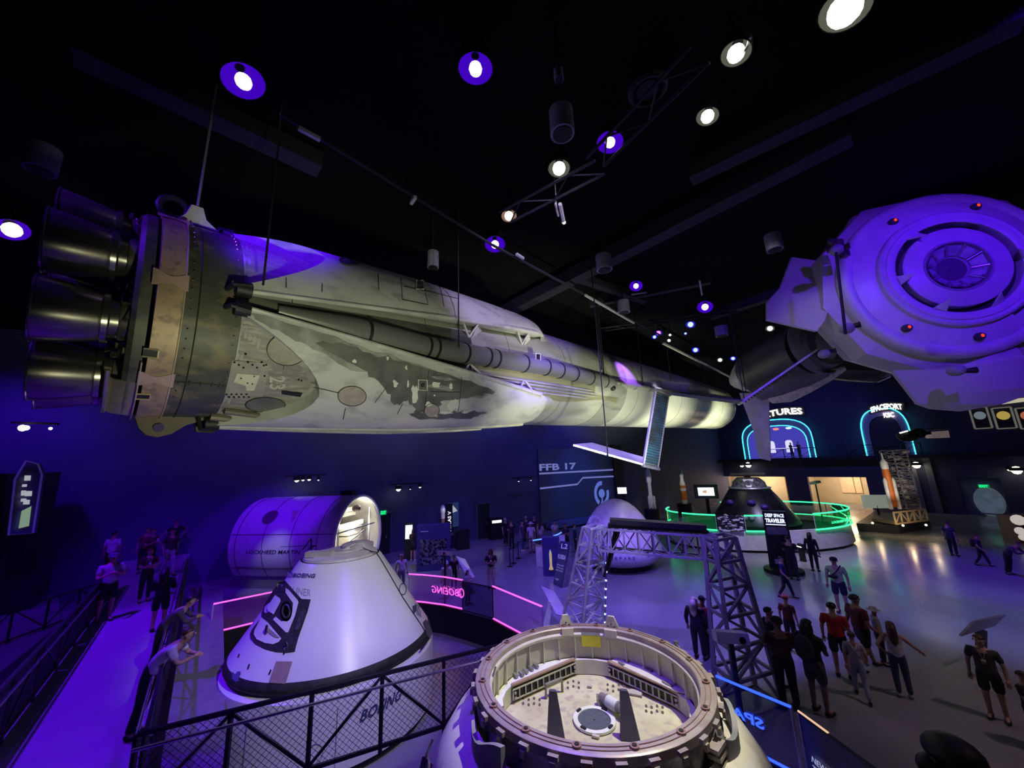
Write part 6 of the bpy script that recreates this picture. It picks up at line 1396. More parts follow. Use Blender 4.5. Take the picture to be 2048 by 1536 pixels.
m.build('kick_base', BLACK, t)
GLED = glow('green_led', (.04, 1, .30), 2.4); GGL = glass('green_glass', (.55, .88, .62), (.0, .35, .08), .16); GGL2 = glass('clear_green_glass', (.82, .92, .86), (.0, .3, .08), .03)
def arc(a0, a1, k=20, s=1.0, z=0): return [ov(R_(lerp(a0, a1, i / k)), s, z) for i in range(k + 1)]
for (a0, a1, gl_, lab) in ((150, 195, GGL, 'deep green tinted curved glass at the left end of the black capsule stand'), (200, 226, GGL, 'deep green tinted glass at the front left of the black capsule stand'), (243, 262, GGL2, 'clear green edged glass panel at the front of the black capsule'),
                         (283, 345, GGL, 'green tinted curved glass with a glowing arrow mark at the front right of the stand'), (345, 372, GGL2, 'green edged glass at the right end of the stand'), (12, 92, GGL2, 'green edged glass curving behind the black capsule')):
    glass_wall('glass_barrier', lab, arc(a0, a1, 14), 1.25, 2.15, GLED, gl_, skirt=False, zb=1.25, r=.045)
sg = MB(); text_uv(sg, 'LOCKHEED MARTIN', lambda u, v: ov(R_(lerp(295, 318, u)), 1.01, 1.50 + .14 * v), bold=.02, shear=.2); sg.tube([ov(R_(a), 1.01, 1.55 + (a - 316) * .035) for a in (310, 316, 322)], .02, 5).build('mark', GLED) ; tag(bpy.data.objects['mark'], 'small glowing green lettering and arrow on the curved glass', 'lettering')
o = bpy.data.objects['mark']; o.name = 'glowing_mark'
sn = MB(); s0 = [ov(R_(a), 1.0, 1.3) for a in (227, 234, 242)]
t2 = thing('mottled_panel', 'black and white mottled panel left of the clear glass on the stand', 'panel', s0[1])
m = MB(); m.prism([ov(R_(227), 1.0, 1.2), ov(R_(242), 1.0, 1.2), ov(R_(242), 1.0, 2.15), ov(R_(227), 1.0, 2.15)], (0, -.06, 0)); m.build('panel', mat('torn_white', (.02, .02, .03), (.8, .85, .9), scale=3.2, lo=.52, hi=.56, rough=.3, stretch=(1, 1, 3)), t2)
ocp = thing('black_capsule', 'large black conical capsule with a white forward ring on the broad stand', 'spacecraft', (OC.x, OC.y, .9))
OB = mat('capsule_gloss_black', (.006, .006, .009), (.010, .010, .014), scale=3, rough=.32, spec=.35)
OM = Matrix.Translation(OC)
MB().lathe([(2.3, .92), (2.6, 1.0), (2.68, 1.25), (2.55, 1.55), (1.25, 3.45), (1.15, 3.5)], OM, 64).build('body', OB, ocp)
MB().lathe([(1.25, 3.45), (1.32, 3.50), (1.30, 3.56), (1.1, 3.58)], OM, 48).build('pale_ring', SILVER, ocp)
MB().lathe([(1.1, 3.55), (1.0, 3.9), (.75, 4.15), (.7, 4.2), (.02, 4.2)], OM, 40).build('forward_bay', mat('bay_black', (.05, .05, .06), (.2, .2, .2), scale=5), ocp)
fa = math.atan2(-OC.y, -OC.x)
m = MB(); f = lambda a_, r, z: OC + V((r * math.cos(fa + a_), r * math.sin(fa + a_), z)); m.face([f(-.12, 1.12, 3.62), f(.12, 1.12, 3.62), f(.38, .86, 4.12), f(-.38, .86, 4.12)]); m.build('white_badge', mat('badge_pale', (.8, .8, .82), em=(.8, .8, .9), es=.25), ocp)
m = MB(); m.add([f(-.06, 1.12, 3.75), f(.06, 1.12, 3.75), f(.06, 1.02, 3.95), f(-.06, 1.02, 3.95)], [(0, 1, 2, 3)]); m.build('badge_mark', OB, ocp)
MB().box(OC + V((0, 0, 4.45)), (2.1, .8, .12), fa + PI / 2).cyl(OC + V((0, 0, 4.2)), OC + V((0, 0, 4.45)), .2).build('top_shade', mat('shade_grey', (.25, .22, .18), rough=.5), ocp)
for (a_, z) in ((-.75, 2.6), (.35, 2.4), (.0, 2.65)):
    r = 2.55 - (z - 1.55) * .684 + .03; MB().sph(f(a_, r, z), (.26, .26, .2), 12).build('window', mat('violet_glass', (.06, .02, .2), rough=.05), ocp)
for k, a_ in enumerate((-.72, -.38, -.30, -.2, -.05)): r = 2.55 - .1 + .03; MB().sph(f(a_, 2.50, 1.75), (.16, .16, .16), 12).build('thruster', mat('thruster_grey', (.3, .3, .34), rough=.3), ocp)
point('stand_light', OC + V((0, 0, 5.6)) + V((-1, -2.5, 0)), (.8, .85, 1), 12, .3)
# reading table in front of the stand
p = gp(1600, 1125, 0); t = thing('reading_desk', 'slim black reading desk with a bright edge where two visitors lean', 'desk', p)
a, b = at(1580, 1089, p.y), at(1608, 1096, p.y); m = MB(); m.prism([a, b, b + V((.9, .1, -.55)), a + V((.9, .4, -.5))], (0, 0, .06)); m.build('top', BLACK, t); MB().tube([a, lerp(a, b, .8)], .03, 6).build('bright_edge', glow('edge_white', (1, 1, 1), 1.6), t); MB().box(V((a.x + .7, a.y + .2, .45)), (.15, .3, .9)).build('leg', BLACK, t)
# tall black pylon
pb = gp(1568, 1144, 0); t = thing('exhibit_pylon', 'tall black display pylon with glowing blue white title in front of the stand', 'pylon', pb, math.atan2(-pb.x, pb.y) * -1 * -1)
M = WM[t.name]; pw = 1.15; ph_ = at(1548, 1022, pb.y).z
m = MB(); m.prism([M @ V((-pw / 2, -.16, 0)), M @ V((pw / 2, -.16, 0)), M @ V((pw / 2 * .86, -.16, ph_)), M @ V((-pw / 2 * .86, -.16, ph_))], (M.to_3x3() @ V((0, .32, 0)))); m.build('body', mat('pylon_black', (.014, .014, .018), rough=.3), t)
MB().lathe([(.85, 0), (.85, .16), (.6, .22), (.02, .22)], M, 32).build('round_base', BLACK, t)
PF = lambda x, z: M @ V((x, -.18, z))
m = MB(); text_uv(m, 'DEEP SPACE', lambda u, v: PF(-.40 + .8 * u, ph_ - .28 + .17 * v), bold=.03); text_uv(m, 'TRAVELER', lambda u, v: PF(-.42 + .84 * u, ph_ - .55 + .20 * v), bold=.04); m.add([PF(-.42, ph_ - .66), PF(.42, ph_ - .66), PF(.42, ph_ - .62), PF(-.42, ph_ - .62)], [(0, 1, 2, 3)]); m.build('title', glow('title_blue_white', (.55, .65, 1), 2.2), t)
m = MB(); m.add([PF(-.44, ph_ - 1.1), PF(.44, ph_ - 1.1), PF(.42, ph_ - .75), PF(-.42, ph_ - .75)], [(0, 1, 2, 3)]); m.build('picture', mat('lunar_grey', (.24, .22, .28), (.16, .15, .2), scale=6), t)
m = MB(); text_uv(m, 'TO THE MOON', lambda u, v: PF(-.42 + .5 * u, 1.75 + .08 * v)); m.build('caption', mat('caption_grey', (.3, .28, .32)), t)
m = MB(); m.add([PF(-.30, .40), PF(.05, .40), PF(.05, .62), PF(-.30, .62)], [(0, 1, 2, 3)]); m.build('lower_panel', mat('panel_lilac', (.5, .45, .6)), t)
# wall screens near the orange model
t = thing('wall_monitor', 'bright monitor in a rounded dark frame left of the black capsule', 'monitor', onend(1412, 985)); c = onend(1412, 982); c2 = (c - EP).dot(ED)
p = at(1412, 983, 38); yaw = math.atan2(p.y, p.x) - PI / 2
Mx = Matrix.Translation(p) @ Matrix.Rotation(yaw, 4, 'Z')
t.matrix_world = Mx; WM[t.name] = Mx.copy()
MB().box(None, (2.1, .2, 1.3), M=Mx).build('frame', mat('monitor_frame', (.10, .10, .16), rough=.4), t); m = MB(); m.add([Mx @ V((-.7, -.12, -.38)), Mx @ V((.7, -.12, -.38)), Mx @ V((.7, -.12, .38)), Mx @ V((-.7, -.12, .38))], [(0, 1, 2, 3)]); m.build('screen', SCRW, t)
m = MB(); m.sph(Mx @ V((0, -.13, 0)), (.38, .02, .14), 10); m.build('picture', glow('screen_tan', (.8, .5, .25), .8), t)
MB().box(Mx @ V((0, .1, -1.6)), (.3, .3, 2.0), yaw).build('stand', BLACK, t)
p = at(1244, 981, 36); yaw = math.atan2(p.y, p.x) - PI / 2; Mx = Matrix.Translation(p) @ Matrix.Rotation(yaw, 4, 'Z'); t = thing('wall_monitor', 'small white monitor just right of the projection screen', 'monitor', M=Mx)
MB().box(None, (.9, .12, .7), M=Mx).build('frame', BLACK, t); m = MB(); m.add([Mx @ V((-.40, -.07, -.28)), Mx @ V((.40, -.07, -.28)), Mx @ V((.40, -.07, .28)), Mx @ V((-.40, -.07, .28))], [(0, 1, 2, 3)]); m.build('screen', SCRW, t)
MB().box(Mx @ V((0, .1, -1.3)), (.2, .2, 2.2), yaw).build('stand', BLACK, t)
# ------------------------------------------------------------------ orange rocket with its tower
sb = V((27.0, 28.6, 0)); t = thing('launch_platform_model', 'model launch platform base with lit cream truss and warm lamps', 'model base', (sb.x, sb.y, 0))
Pq = [V((p.x, p.y, 0)) for p in (gp(1716, 1062, 0), gp(1800, 1068, 0), gp(1862, 1056, 0), gp(1850, 1030, 0), gp(1760, 1030, 0))]
MB().prism(Pq, (0, 0, .55)).build('base', mat('base_navy', (.03, .03, .05), rough=.4), t)
p0, p1 = gp(1792, 1048, .75), gp(1856, 1040, .75); m = MB(); TRC = mat('truss_cream', (.80, .62, .42), rough=.5)
dd = V((0, 0, .75))
for z in (0, 1): m.beam(p0 + dd * z, p1 + dd * z, .10)
for k in range(6): c = lerp(p0, p1, k / 5); m.beam(c, c + dd, .07); 
for k in range(5): m.beam(lerp(p0, p1, k / 5) + dd * (k % 2), lerp(p0, p1, (k + 1) / 5) + dd * ((k + 1) % 2), .06)
m.build('truss_box', TRC, t); m = MB(); m.prism([gp(1745, 1042, .6), gp(1792, 1050, .6), gp(1856, 1042, .6), gp(1830, 1032, .6), gp(1760, 1030, .6)], (0, 0, .2)); m.build('deck', mat('deck_warm', (.35, .25, .20), rough=.5), t)
for (x, y) in ((1745, 1046), (1806, 1051), (1852, 1050)): q = gp(x, y, .75); MB().sph(q, .07, 8).build('warm_lamp', glow('warm_lamp', (1, .75, .4), 5), t); point('base_light', q + V((0, -.3, .25)), (1, .7, .4), 14, .05)
rb = at(1795, 1018, 28.0); rt = at(1762, 905, 28.0); Hh = rt.z - rb.z
base = V((rb.x - .2, 28.0, rb.z))
small_rocket('model_rocket', 'tall orange and white model rocket standing against the dark service tower', base, Hh, (('core_stage', [(.002, .05), (.052, .05), (.055, .62), (.05, .70)], ROR), ('upper_stage', [(.05, .70), (.055, .74), (.055, .82), (.03, .86)], RW), ('escape_tower', [(.03, .86), (.012, .89), (.010, .97), (.002, 1.0)], RW)), [(-.075, -.02, .028, 0, .55, RW), (.075, -.02, .028, 0, .55, RW)])
spot('model_light', base + V((-2.0, -4, 1.2)), base + V((0, 0, 2.5)), (1, .85, .7), 320, 60, .5)
TW = [base + V((dx, dy, 0)) for dx, dy in ((.75, -.1), (1.75, -.1), (1.75, .9), (.75, .9))]
st = thing('service_tower', 'dark lattice service tower model behind the orange rocket', 'tower model', TW[0]); gan_save = gan; gan = st
tower([p + V((0, 0, Hh * 1.03)) for p in TW], TW, 'lattice', nseg=16, mt=mat('tower_grey', (.30, .28, .30), (.10, .10, .12), scale=5, rough=.5), w=.07)
gan = gan_save
m = MB(); random.seed(9)
for k in range(60): m.box(TW[0] + V((random.uniform(0, 1), random.uniform(0, .8), random.uniform(.1, Hh))), (random.uniform(.1, .5), .1, random.uniform(.05, .25)), 0)
m.build('equipment', mat('tower_equipment', (.22, .20, .22), (.5, .48, .45), scale=3), st, weld=False)
for z in (.3, .5, .8): m = MB(); m.beam(TW[0] + V((0, .4, Hh * z)), base + V((.2, 0, Hh * z)), .08); m.build('access_arm', GREY, st)
# satellite over the tower on the mezzanine edge
q = at(1880, 862, 30); t = thing('satellite_model', 'small satellite model with a pinkish white body beside the neon archway', 'satellite model', q)
MB().prism([at(1856, 864, 30), at(1897, 861, 30), at(1900, 875, 30), at(1866, 876, 30)], (0, .5, 0)).build('body', mat('sat_pink', (.75, .60, .58), em=(.8, .6, .6), es=.12), t)
MB().beam(at(1853, 858, 30), at(1910, 857, 30), .12, .12).build('boom', SILVER, t); m = MB(); m.sph(at(1815, 872, 30), (.8, .5, .45), 10).sph(at(1838, 866, 30), (.5, .4, .4), 10); m.beam(at(1815, 872, 30), at(1860, 866, 30), .2); m.build('bus', BLACK, t)
m = MB(); m.beam(at(1800, 866, 29.6), at(1815, 862, 29.6), .09); m.build('lit_edge', glow('edge_white', (1, 1, 1), 1.6), t)
# pale globe picture and doorway on the right
a0g, a1g = ea(1950, 1010), ea(2010, 1010); A = lambda px: ea(px, 1010)
bk = MB(); bk.face([ep(dk[0] - .3, 0, .5), ep(dk[1] + .3, 0, .5), ep(dk[1] + .3, 3.4, .5), ep(dk[0] - .3, 3.4, .5)]); struct(bk.build('wall_niche', mat('niche_grey', (.16, .17, .18), rough=.6)))
t = thing('globe_display', 'large swirling blue grey globe image in the recess at the right', 'globe', ep(A(1985), 1.0, .3))
ctr = (A(1948) + A(2012)) / 2; rr2 = abs(A(2012) - A(1948)) / 2
m = MB(); m.grid(lambda u, v: ep(ctr + rr2 * math.sin(PI * u) * math.cos(2 * PI * v), 1.15 + 1.15 * math.cos(PI * u) * 1.05, .30 - .18 * math.sin(PI * u) * abs(math.sin(2 * PI * v))), 16, 32); m.build('globe', mat('earth_clouds', (.05, .08, .13), (.40, .48, .55), scale=1.4, detail=8, em=(.25, .35, .45), es=.16, lo=.42, hi=.6), t)
MB().beam(ep(A(1960), .25, -.3), ep(A(2015), .2, -.3), .3, .08).build('ledge', GREY, t)
t = thing('exit_sign', 'small green glowing exit sign above the globe display', 'exit sign', onend(1968, 972) - EO * .2); c = onend(1968, 972) - EO * .12
m = MB(); m.box(c, (.10, .62, .28), math.atan2(EO.y, EO.x)); m.build('case', mat('exit_case', (.02, .20, .07), em=(.0, .5, .12), es=.35), t)
ce = (c - EP).dot(ED); m = MB(); text_uv(m, 'EXIT', lambda u, v: ep(ce - .24 + .48 * u, c.z - .10 + .20 * v, -.20), bold=.03); m.build('letters', GRN, t)
t = thing('side_exhibit', 'warm lit exhibit with pale spheres at the right edge', 'exhibit', at(2040, 1065, 24)); q = at(2044, 1060, 24)
MB().box(q + V((.6, .5, -.6)), (1.6, .8, 2.8)).build('case', mat('case_brown', (.12, .09, .08)), t)
for (x, y, s) in ((2040, 1062, .22), (2046, 1075, .18), (2036, 1040, .3)): MB().sph(at(x, y, 23.6), s, 12).build('sphere', glow('sphere_warm', (.8, .72, .66), .6), t)
for k, (px0, px1) in enumerate(((1833, 1850), (1868, 1882))):
    o = MB(); a, b = ea(px0, 1000), ea(px1, 1000); o.prism([ep(a, 0, -.3), ep(b, 0, -.3), ep(b, 4.9, -.3), ep(a, 4.9, -.3)], EO * .3); o = o.build('wall_pilaster', mat('pilaster', (.16, .15, .18) if k == 0 else (.09, .09, .11))); struct(o)
t = thing('model_case', 'pale green lit map panel left of the orange model rocket', 'panel', gp(1750, 1035, 0))
q = at(1752, 1003, 31); MB().box(q, (1.7, .1, 1.0), -.4).build('panel', mat('map_green', (.50, .56, .48), em=(.6, .7, .6), es=.25), t); MB().box(q - V((0, 0, 1.1)), (.1, .1, 1.6)).build('leg', BLACK, t)

# ------------------------------------------------------------------ people
def skin_mesh(name, vs, es, rs, root=0, sub=2):
    me = bpy.data.meshes.new(name); me.from_pydata([tuple(v) for v in vs], es, []); me.update()
    o = bpy.data.objects.new(name, me); COL.objects.link(o)
    o.modifiers.new('s', 'SKIN').use_smooth_shade = True
    sv = me.skin_vertices[0].data
    for i, r in enumerate(rs):
        sv[i].radius = r if isinstance(r, (tuple, list)) else (r, r); sv[i].use_root = (i == root)
    m2 = o.modifiers.new('b', 'SUBSURF'); m2.levels = sub; m2.render_levels = sub
    bpy.context.view_layer.update()
    out = bpy.data.meshes.new_from_object(o.evaluated_get(bpy.context.evaluated_depsgraph_get()))
    bpy.data.objects.remove(o); out.polygons.foreach_set('use_smooth', [True] * len(out.polygons)); return out
def add_extra(me, mb):
    bm = bmesh.new(); bm.from_mesh(me); k = [bm.verts.new(v) for v in mb.v]
    for f in mb.f:
        try: fc = bm.faces.new([k[i] for i in f]); fc.smooth = True
        except ValueError: pass
    bm.to_mesh(me); bm.free(); return me
def pose_joints(p):
    J = dict(pel=(0, 0, .93), wai=(0, 0, 1.07), che=(0, 0, 1.25), upc=(0, .01, 1.38), nec=(0, .01, 1.485), h1=(0, -.012, 1.555), h2=(0, -.008, 1.63), h3=(0, .005, 1.695))
    for s, n in ((-1, 'l'), (1, 'r')):
        J['sh' + n] = (s * .175, .01, 1.395); J['hi' + n] = (s * .09, 0, .87); J['kn' + n] = (s * .10, -.01, .48); J['an' + n] = (s * .105, .02, .075); J['to' + n] = (s * .12, -.15, .03)
        J['el' + n] = (s * .24, .03, 1.12); J['wr' + n] = (s * .25, -.04, .88)
    if p == 'walk': J['knr'] = (.10, -.14, .50); J['anr'] = (.10, -.24, .09); J['tor'] = (.11, -.40, .06); J['knl'] = (-.10, .06, .47); J['anl'] = (-.10, .28, .12); J['tol'] = (-.11, .16, .03); J['wrl'] = (-.25, -.16, .92); J['wrr'] = (.25, .10, .90)
    if p == 'cross':
        for s, n in ((-1, 'l'), (1, 'r')): J['el' + n] = (s * .24, -.04, 1.13); J['wr' + n] = (s * -.03, -.20, 1.14 + s * .03)
    if p == 'phone':
        for s, n in ((-1, 'l'), (1, 'r')): J['el' + n] = (s * .23, -.06, 1.12); J['wr' + n] = (s * .05, -.26, 1.24)
    if p == 'hip':
        J['elr'] = (.36, .08, 1.16); J['wrr'] = (.20, -.02, .98); J['ell'] = (-.38, .02, 1.20); J['wrl'] = (-.50, -.12, 1.08)
    if p == 'lean':
        J.update(wai=(0, -.05, 1.05), che=(0, -.19, 1.18), upc=(0, -.31, 1.25), nec=(0, -.39, 1.31), h1=(0, -.45, 1.36), h2=(0, -.48, 1.43), h3=(0, -.48, 1.50))
        for s, n in ((-1, 'l'), (1, 'r')): J['sh' + n] = (s * .175, -.31, 1.25); J['el' + n] = (s * .24, -.45, 1.05); J['wr' + n] = (s * .06, -.62, 1.07); J['kn' + n] = (s * .10, .04, .48); J['an' + n] = (s * .105, .14, .075); J['to' + n] = (s * .12, -.03, .03)
    return {k: V(v) for k, v in J.items()}
PCACHE = {}
def pmesh(kind, p, var=''):
    key = (kind, p, var)
    if key in PCACHE: return PCACHE[key]
    J = pose_joints(p)
    def chain(names, radii, base=None): pass
    vs, es, rs, ix = [], [], [], {}
    def jv(n, r, pos=None):
        ix[n] = len(vs); vs.append(pos if pos is not None else J[n]); rs.append(r); return ix[n]
    def ed(a, b): es.append((ix[a], ix[b]))
    if kind == 'body':
        jv('pel', (.145, .105)); jv('wai', (.125, .095)); jv('che', (.145, .105)); jv('upc', (.12, .085)); jv('nec', .052); jv('h1', (.064, .075)); jv('h2', (.078, .092)); jv('h3', (.060, .070))
        for a, b in (('pel', 'wai'), ('wai', 'che'), ('che', 'upc'), ('upc', 'nec'), ('nec', 'h1'), ('h1', 'h2'), ('h2', 'h3')): ed(a, b)
        for n in 'lr':
            jv('sh' + n, .058); jv('el' + n, .040); jv('wr' + n, .026); jv('hi' + n, .086); jv('kn' + n, .056); jv('an' + n, .036); jv('to' + n, (.038, .026))
            for a, b in (('upc', 'sh'), ('sh', 'el'), ('el', 'wr')): ed(a if a == 'upc' else a + n, b + n)
            for a, b in (('pel', 'hi'), ('hi', 'kn'), ('kn', 'an'), ('an', 'to')): ed(a if a == 'pel' else a + n, b + n)
        me = skin_mesh('body', vs, es, rs, 0); mb = MB()
        for s, n in ((-1, 'l'), (1, 'r')):   # palm, five fingers of different length, thumb from the side
            w, e = J['wr' + n], J['el' + n]; d = (w - e).normalized(); side = V((-s, 0, 0)) - d * (-s * d.x); side.normalize() if side.length > .1 else None; nn = d.cross(side)
            mb.tube([w - d * .015, w + d * .03, w + d * .085], [.024, .034, .033], 8)
            for k, (o, L) in enumerate(((.027, .070), (.009, .080), (-.009, .075), (-.026, .058))):
                b = w + d * .08 + side * o; mb.tube([b, b + d * L * .5 + nn * .008 * s, b + d * L * .9 + nn * .03 * s], [.0095, .0088, .0068], 6)
            b = w + d * .03 + side * .03; mb.tube([b, b + side * .03 + d * .025, b + side * .035 + d * .06], [.011, .010, .008], 6)
        f = J['h2']; mb.sph(f + V((0, -.098, -.012)), (.013, .020, .022), 8)
        for s in (-1, 1): mb.sph(f + V((s * .083, .008, -.01)), (.012, .022, .032), 8)
        me = add_extra(me, mb)
    elif kind == 'face':
        f = J['h2']; mb = MB()
        for s in (-1, 1): mb.sph(f + V((s * .032, -.083, .008)), (.013, .010, .007), 8)
        mb.sph(f + V((0, -.082, -.048)), (.024, .010, .006), 8); me = bpy.data.meshes.new('face'); me.from_pydata([tuple(v) for v in mb.v], [], mb.f)
    elif kind == 'top':
        jv('wai', (.178, .146), J['wai'] + V((0, 0, -.20))); ix['w2'] = len(vs); vs.append(J['wai']); rs.append((.160, .130)); jv('che', (.160, .120)); jv('upc', (.130, .098)); es.append((0, 1)); es.append((1, 2)); ed('che', 'upc')
        jv('ncb', .066, lerp(J['upc'], J['nec'], .55)); ed('upc', 'ncb')
        for n in 'lr':
            jv('sh' + n, .074); ed('upc', 'sh' + n)
            if var == 'long': jv('el' + n, .054); jv('wr' + n, .038, lerp(J['el' + n], J['wr' + n], .95)); ed('sh' + n, 'el' + n); ed('el' + n, 'wr' + n)
            elif var == 'short': jv('el' + n, .064, lerp(J['sh' + n], J['el' + n], .72)); ed('sh' + n, 'el' + n)
            else: rs[ix['sh' + n]] = .066; vs[ix['sh' + n]] = lerp(J['upc'], J['sh' + n], .85)
        me = skin_mesh('top', vs, es, rs, 0)
    elif kind == 'bottom':
        jv('wtop', (.135, .105), lerp(J['wai'], J['che'], .35)); jv('wai', (.150, .120), lerp(J['pel'], J['wai'], .7)); jv('pel', (.172, .140)); ed('wtop', 'wai'); ed('wai', 'pel')
        for n in 'lr':
            jv('hi' + n, .104); ed('pel', 'hi' + n)
            if var == 'shorts': jv('kn' + n, .088, lerp(J['hi' + n], J['kn' + n], .85)); ed('hi' + n, 'kn' + n)
            else: jv('kn' + n, .074); jv('an' + n, .058, lerp(J['kn' + n], J['an' + n], .96)); ed('hi' + n, 'kn' + n); ed('kn' + n, 'an' + n)
        me = skin_mesh('bottom', vs, es, rs, 2)
    elif kind == 'shoe':
        mb = MB()
        s, t = J['an' + var], J['to' + var]; d = (t - s); d.z = 0; d.normalize(); c = lerp(s, t, .45); zb = min(s.z - .07, t.z - .03); R3 = frame((0, 0, 0), d, (0, 0, 1)).to_3x3().to_4x4()
        mb.sph(V((c.x, c.y, zb + .035)) , (.135, .047, .035), 12, R3); mb.sph(V((s.x, s.y, zb + .06)), (.055, .045, .05), 10, R3)
        me = bpy.data.meshes.new('shoe'); me.from_pydata([tuple(v) for v in mb.v], [], mb.f)
    elif kind == 'hair':
        f = J['h2']; mb = MB(); mb.grid(lambda u, v: f + V((0, .012, .022)) + (lambda A: V((.094 * math.sin(A) * math.cos(2 * PI * v), .106 * math.sin(A) * math.sin(2 * PI * v), .092 * math.cos(A))))(u * (1.12 + .85 * max(0, (math.sin(2 * PI * v) + .45) / 1.45))), 8, 20)
        if var == 'long': mb.tube([f + V((0, .07, .05)), f + V((0, .085, -.06)), f + V((0, .095, -.18)), f + V((0, .11, -.33)), f + V((0, .10, -.42))], [.06, .088, .095, .08, .03], 12); mb.sph(f + V((-.075, .03, -.08)), (.03, .05, .13), 8); mb.sph(f + V((.075, .03, -.08)), (.03, .05, .13), 8)
        if var == 'big': mb.sph(f + V((0, .03, .03)), (.16, .16, .15), 16)
        me = bpy.data.meshes.new('hair'); me.from_pydata([tuple(v) for v in mb.v], [], mb.f)
    elif kind == 'hat':
        f = J['h3']; mb = MB()
        if var == 'cap': mb.lathe([(.098, -.05), (.095, .0), (.06, .045), (.01, .055)], Matrix.Translation(f), 20); mb.sph(f + V((0, -.12, -.045)), (.07, .075, .010), 12)
        if var == 'brim': mb.lathe([(.20, -.055), (.10, -.035), (.092, .02), (.05, .05), (.01, .052)], Matrix.Translation(f), 24)
        me = bpy.data.meshes.new('hat'); me.from_pydata([tuple(v) for v in mb.v], [], mb.f)
    elif kind == 'pack':
        c = (J['che'] + J['upc']) / 2; mb = MB(); mb.sph(c + V((0, .20, -.08)), (.17, .12, .25), 14)
        if var == 'full':
            for s in (-1, 1): mb.tube([c + V((s * .09, .12, .10)), c + V((s * .11, .03, .17)), c + V((s * .11, -.11, .04)), c + V((s * .12, -.08, -.16)), c + V((s * .12, .10, -.2))], .018, 6)
        me = bpy.data.meshes.new('pack'); me.from_pydata([tuple(v) for v in mb.v], [], mb.f)
    elif kind == 'strap':
        c = J['che']; mb = MB()
        if var == 'x':
            for s in (-1, 1): mb.tube([c + V((-s * .12, .02, .24)), c + V((-s * .03, .145, .10)), c + V((s * .05, .145, -.02)), c + V((s * .14, .05, -.18))], .016, 6)
        else: mb.tube([c + V((.13, -.02, .22)), c + V((.03, -.145, .06)), c + V((-.13, -.10, -.12)), c + V((-.15, .06, -.14)), c + V((0, .14, .05)), c + V((.12, .08, .22))], .016, 6, closed=True); mb.sph(c + V((-.06, -.17, -.10)), (.13, .05, .06), 12)
        me = bpy.data.meshes.new('strap'); me.from_pydata([tuple(v) for v in mb.v], [], mb.f)
    elif kind == 'lanyard':
        c = J['che']; mb = MB(); mb.tube([c + V((-.06, -.08, .20)), c + V((0, -.135, .0)), c + V((.06, -.08, .20))], .008, 5); mb.box(c + V((0, -.14, -.04)), (.07, .01, .10)); me = bpy.data.meshes.new('lanyard'); me.from_pydata([tuple(v) for v in mb.v], [], mb.f)
    elif kind == 'phone':
        w = (J['wrl'] + J['wrr']) / 2; mb = MB(); mb.box(w + V((0, -.09, .06)), (.075, .012, .15)); me = bpy.data.meshes.new('phone'); me.from_pydata([tuple(v) for v in mb.v], [], mb.f)
    if kind not in ('body', 'top', 'bottom'):
        me.polygons.foreach_set('use_smooth', [True] * len(me.polygons)); me.update()
    me.materials.append(None); PCACHE[key] = me; return me
CL = {}
def cloth(c, rough=.8):
    k = 'cloth_%02x%02x%02x' % tuple(int(255 * x) for x in c); return mat(k, c, tuple(x * .75 for x in c), scale=9, rough=rough)
SK = {'l': mat('skin_light', (.52, .30, .22), (.46, .26, .19), rough=.55), 'm': mat('skin_tan', (.33, .18, .12), (.29, .15, .10), rough=.55), 'd': mat('skin_dark', (.14, .07, .05), (.11, .055, .04), rough=.55)}
HAIRC = {'k': mat('hair_black', (.012, .010, .010), rough=.5), 'b': mat('hair_brown', (.07, .035, .018), rough=.5), 'g': mat('hair_grey', (.32, .30, .29), rough=.6), 'r': mat('hair_ginger', (.25, .06, .02), rough=.6), 'w': mat('hair_pale', (.7, .62, .5), rough=.6)}
K = (.015, .015, .018); W_ = (.75, .74, .76); NVY = (.02, .025, .07)
FACEM = mat('face_dark', (.03, .015, .015), rough=.4)
def part(parent, kind, p, var, m, nm):
    me = pmesh(kind, p, var); o = bpy.data.objects.new(nm, me); COL.objects.link(o); o.parent = parent; WM[o.name] = WM[parent.name].copy()
    o.material_slots[0].link = 'OBJECT'; o.material_slots[0].material = m; return o
def person(foot, head, label, top=K, bot=K, pose='stand', face=0, z=0.0, skin='l', hair='b', hv='', tv='short', bv='', hat=None, extra=(), shoe=K, fat=1.0, group=None, P=None, H=None):
    g = P if P is not None else gp(foot[0], foot[1], z)
    if H is None: H = max(1.35, min(1.95, at(head[0], head[1], g.y).z - z)) if head else 1.7
    if pose == 'lean' and P is None: H = 1.72
    s = H / 1.74; d = V((-g.x, -g.y, 0)).normalized(); th = math.atan2(d.x, -d.y) + R_(face)
    M = Matrix.Translation(V((g.x, g.y, z))) @ Matrix.Rotation(th, 4, 'Z') @ Matrix.Diagonal((s * fat, s * fat, s, 1))
    t = thing('person', label, 'person', M=M, group=group)
    part(t, 'body', pose, '', SK[skin], 'body')
    part(t, 'face', pose, '', FACEM, 'facial_features')
    part(t, 'top', pose, tv, cloth(top), 'shirt' if tv != 'long' else 'jacket')
    part(t, 'bottom', pose, bv, cloth(bot), 'shorts' if bv == 'shorts' else 'trousers')
    part(t, 'hair', pose, hv, HAIRC[hair], 'hair')
    for n in 'lr': part(t, 'shoe', pose, n, cloth(shoe), 'shoe')
    if hat: part(t, 'hat', pose, hat[0], cloth(hat[1]), 'hat')
    for (k, v, c) in extra: part(t, k, pose, v, cloth(c), {'pack': 'backpack', 'strap': 'bag_strap', 'lanyard': 'lanyard', 'phone': 'phone'}[k])
    return t
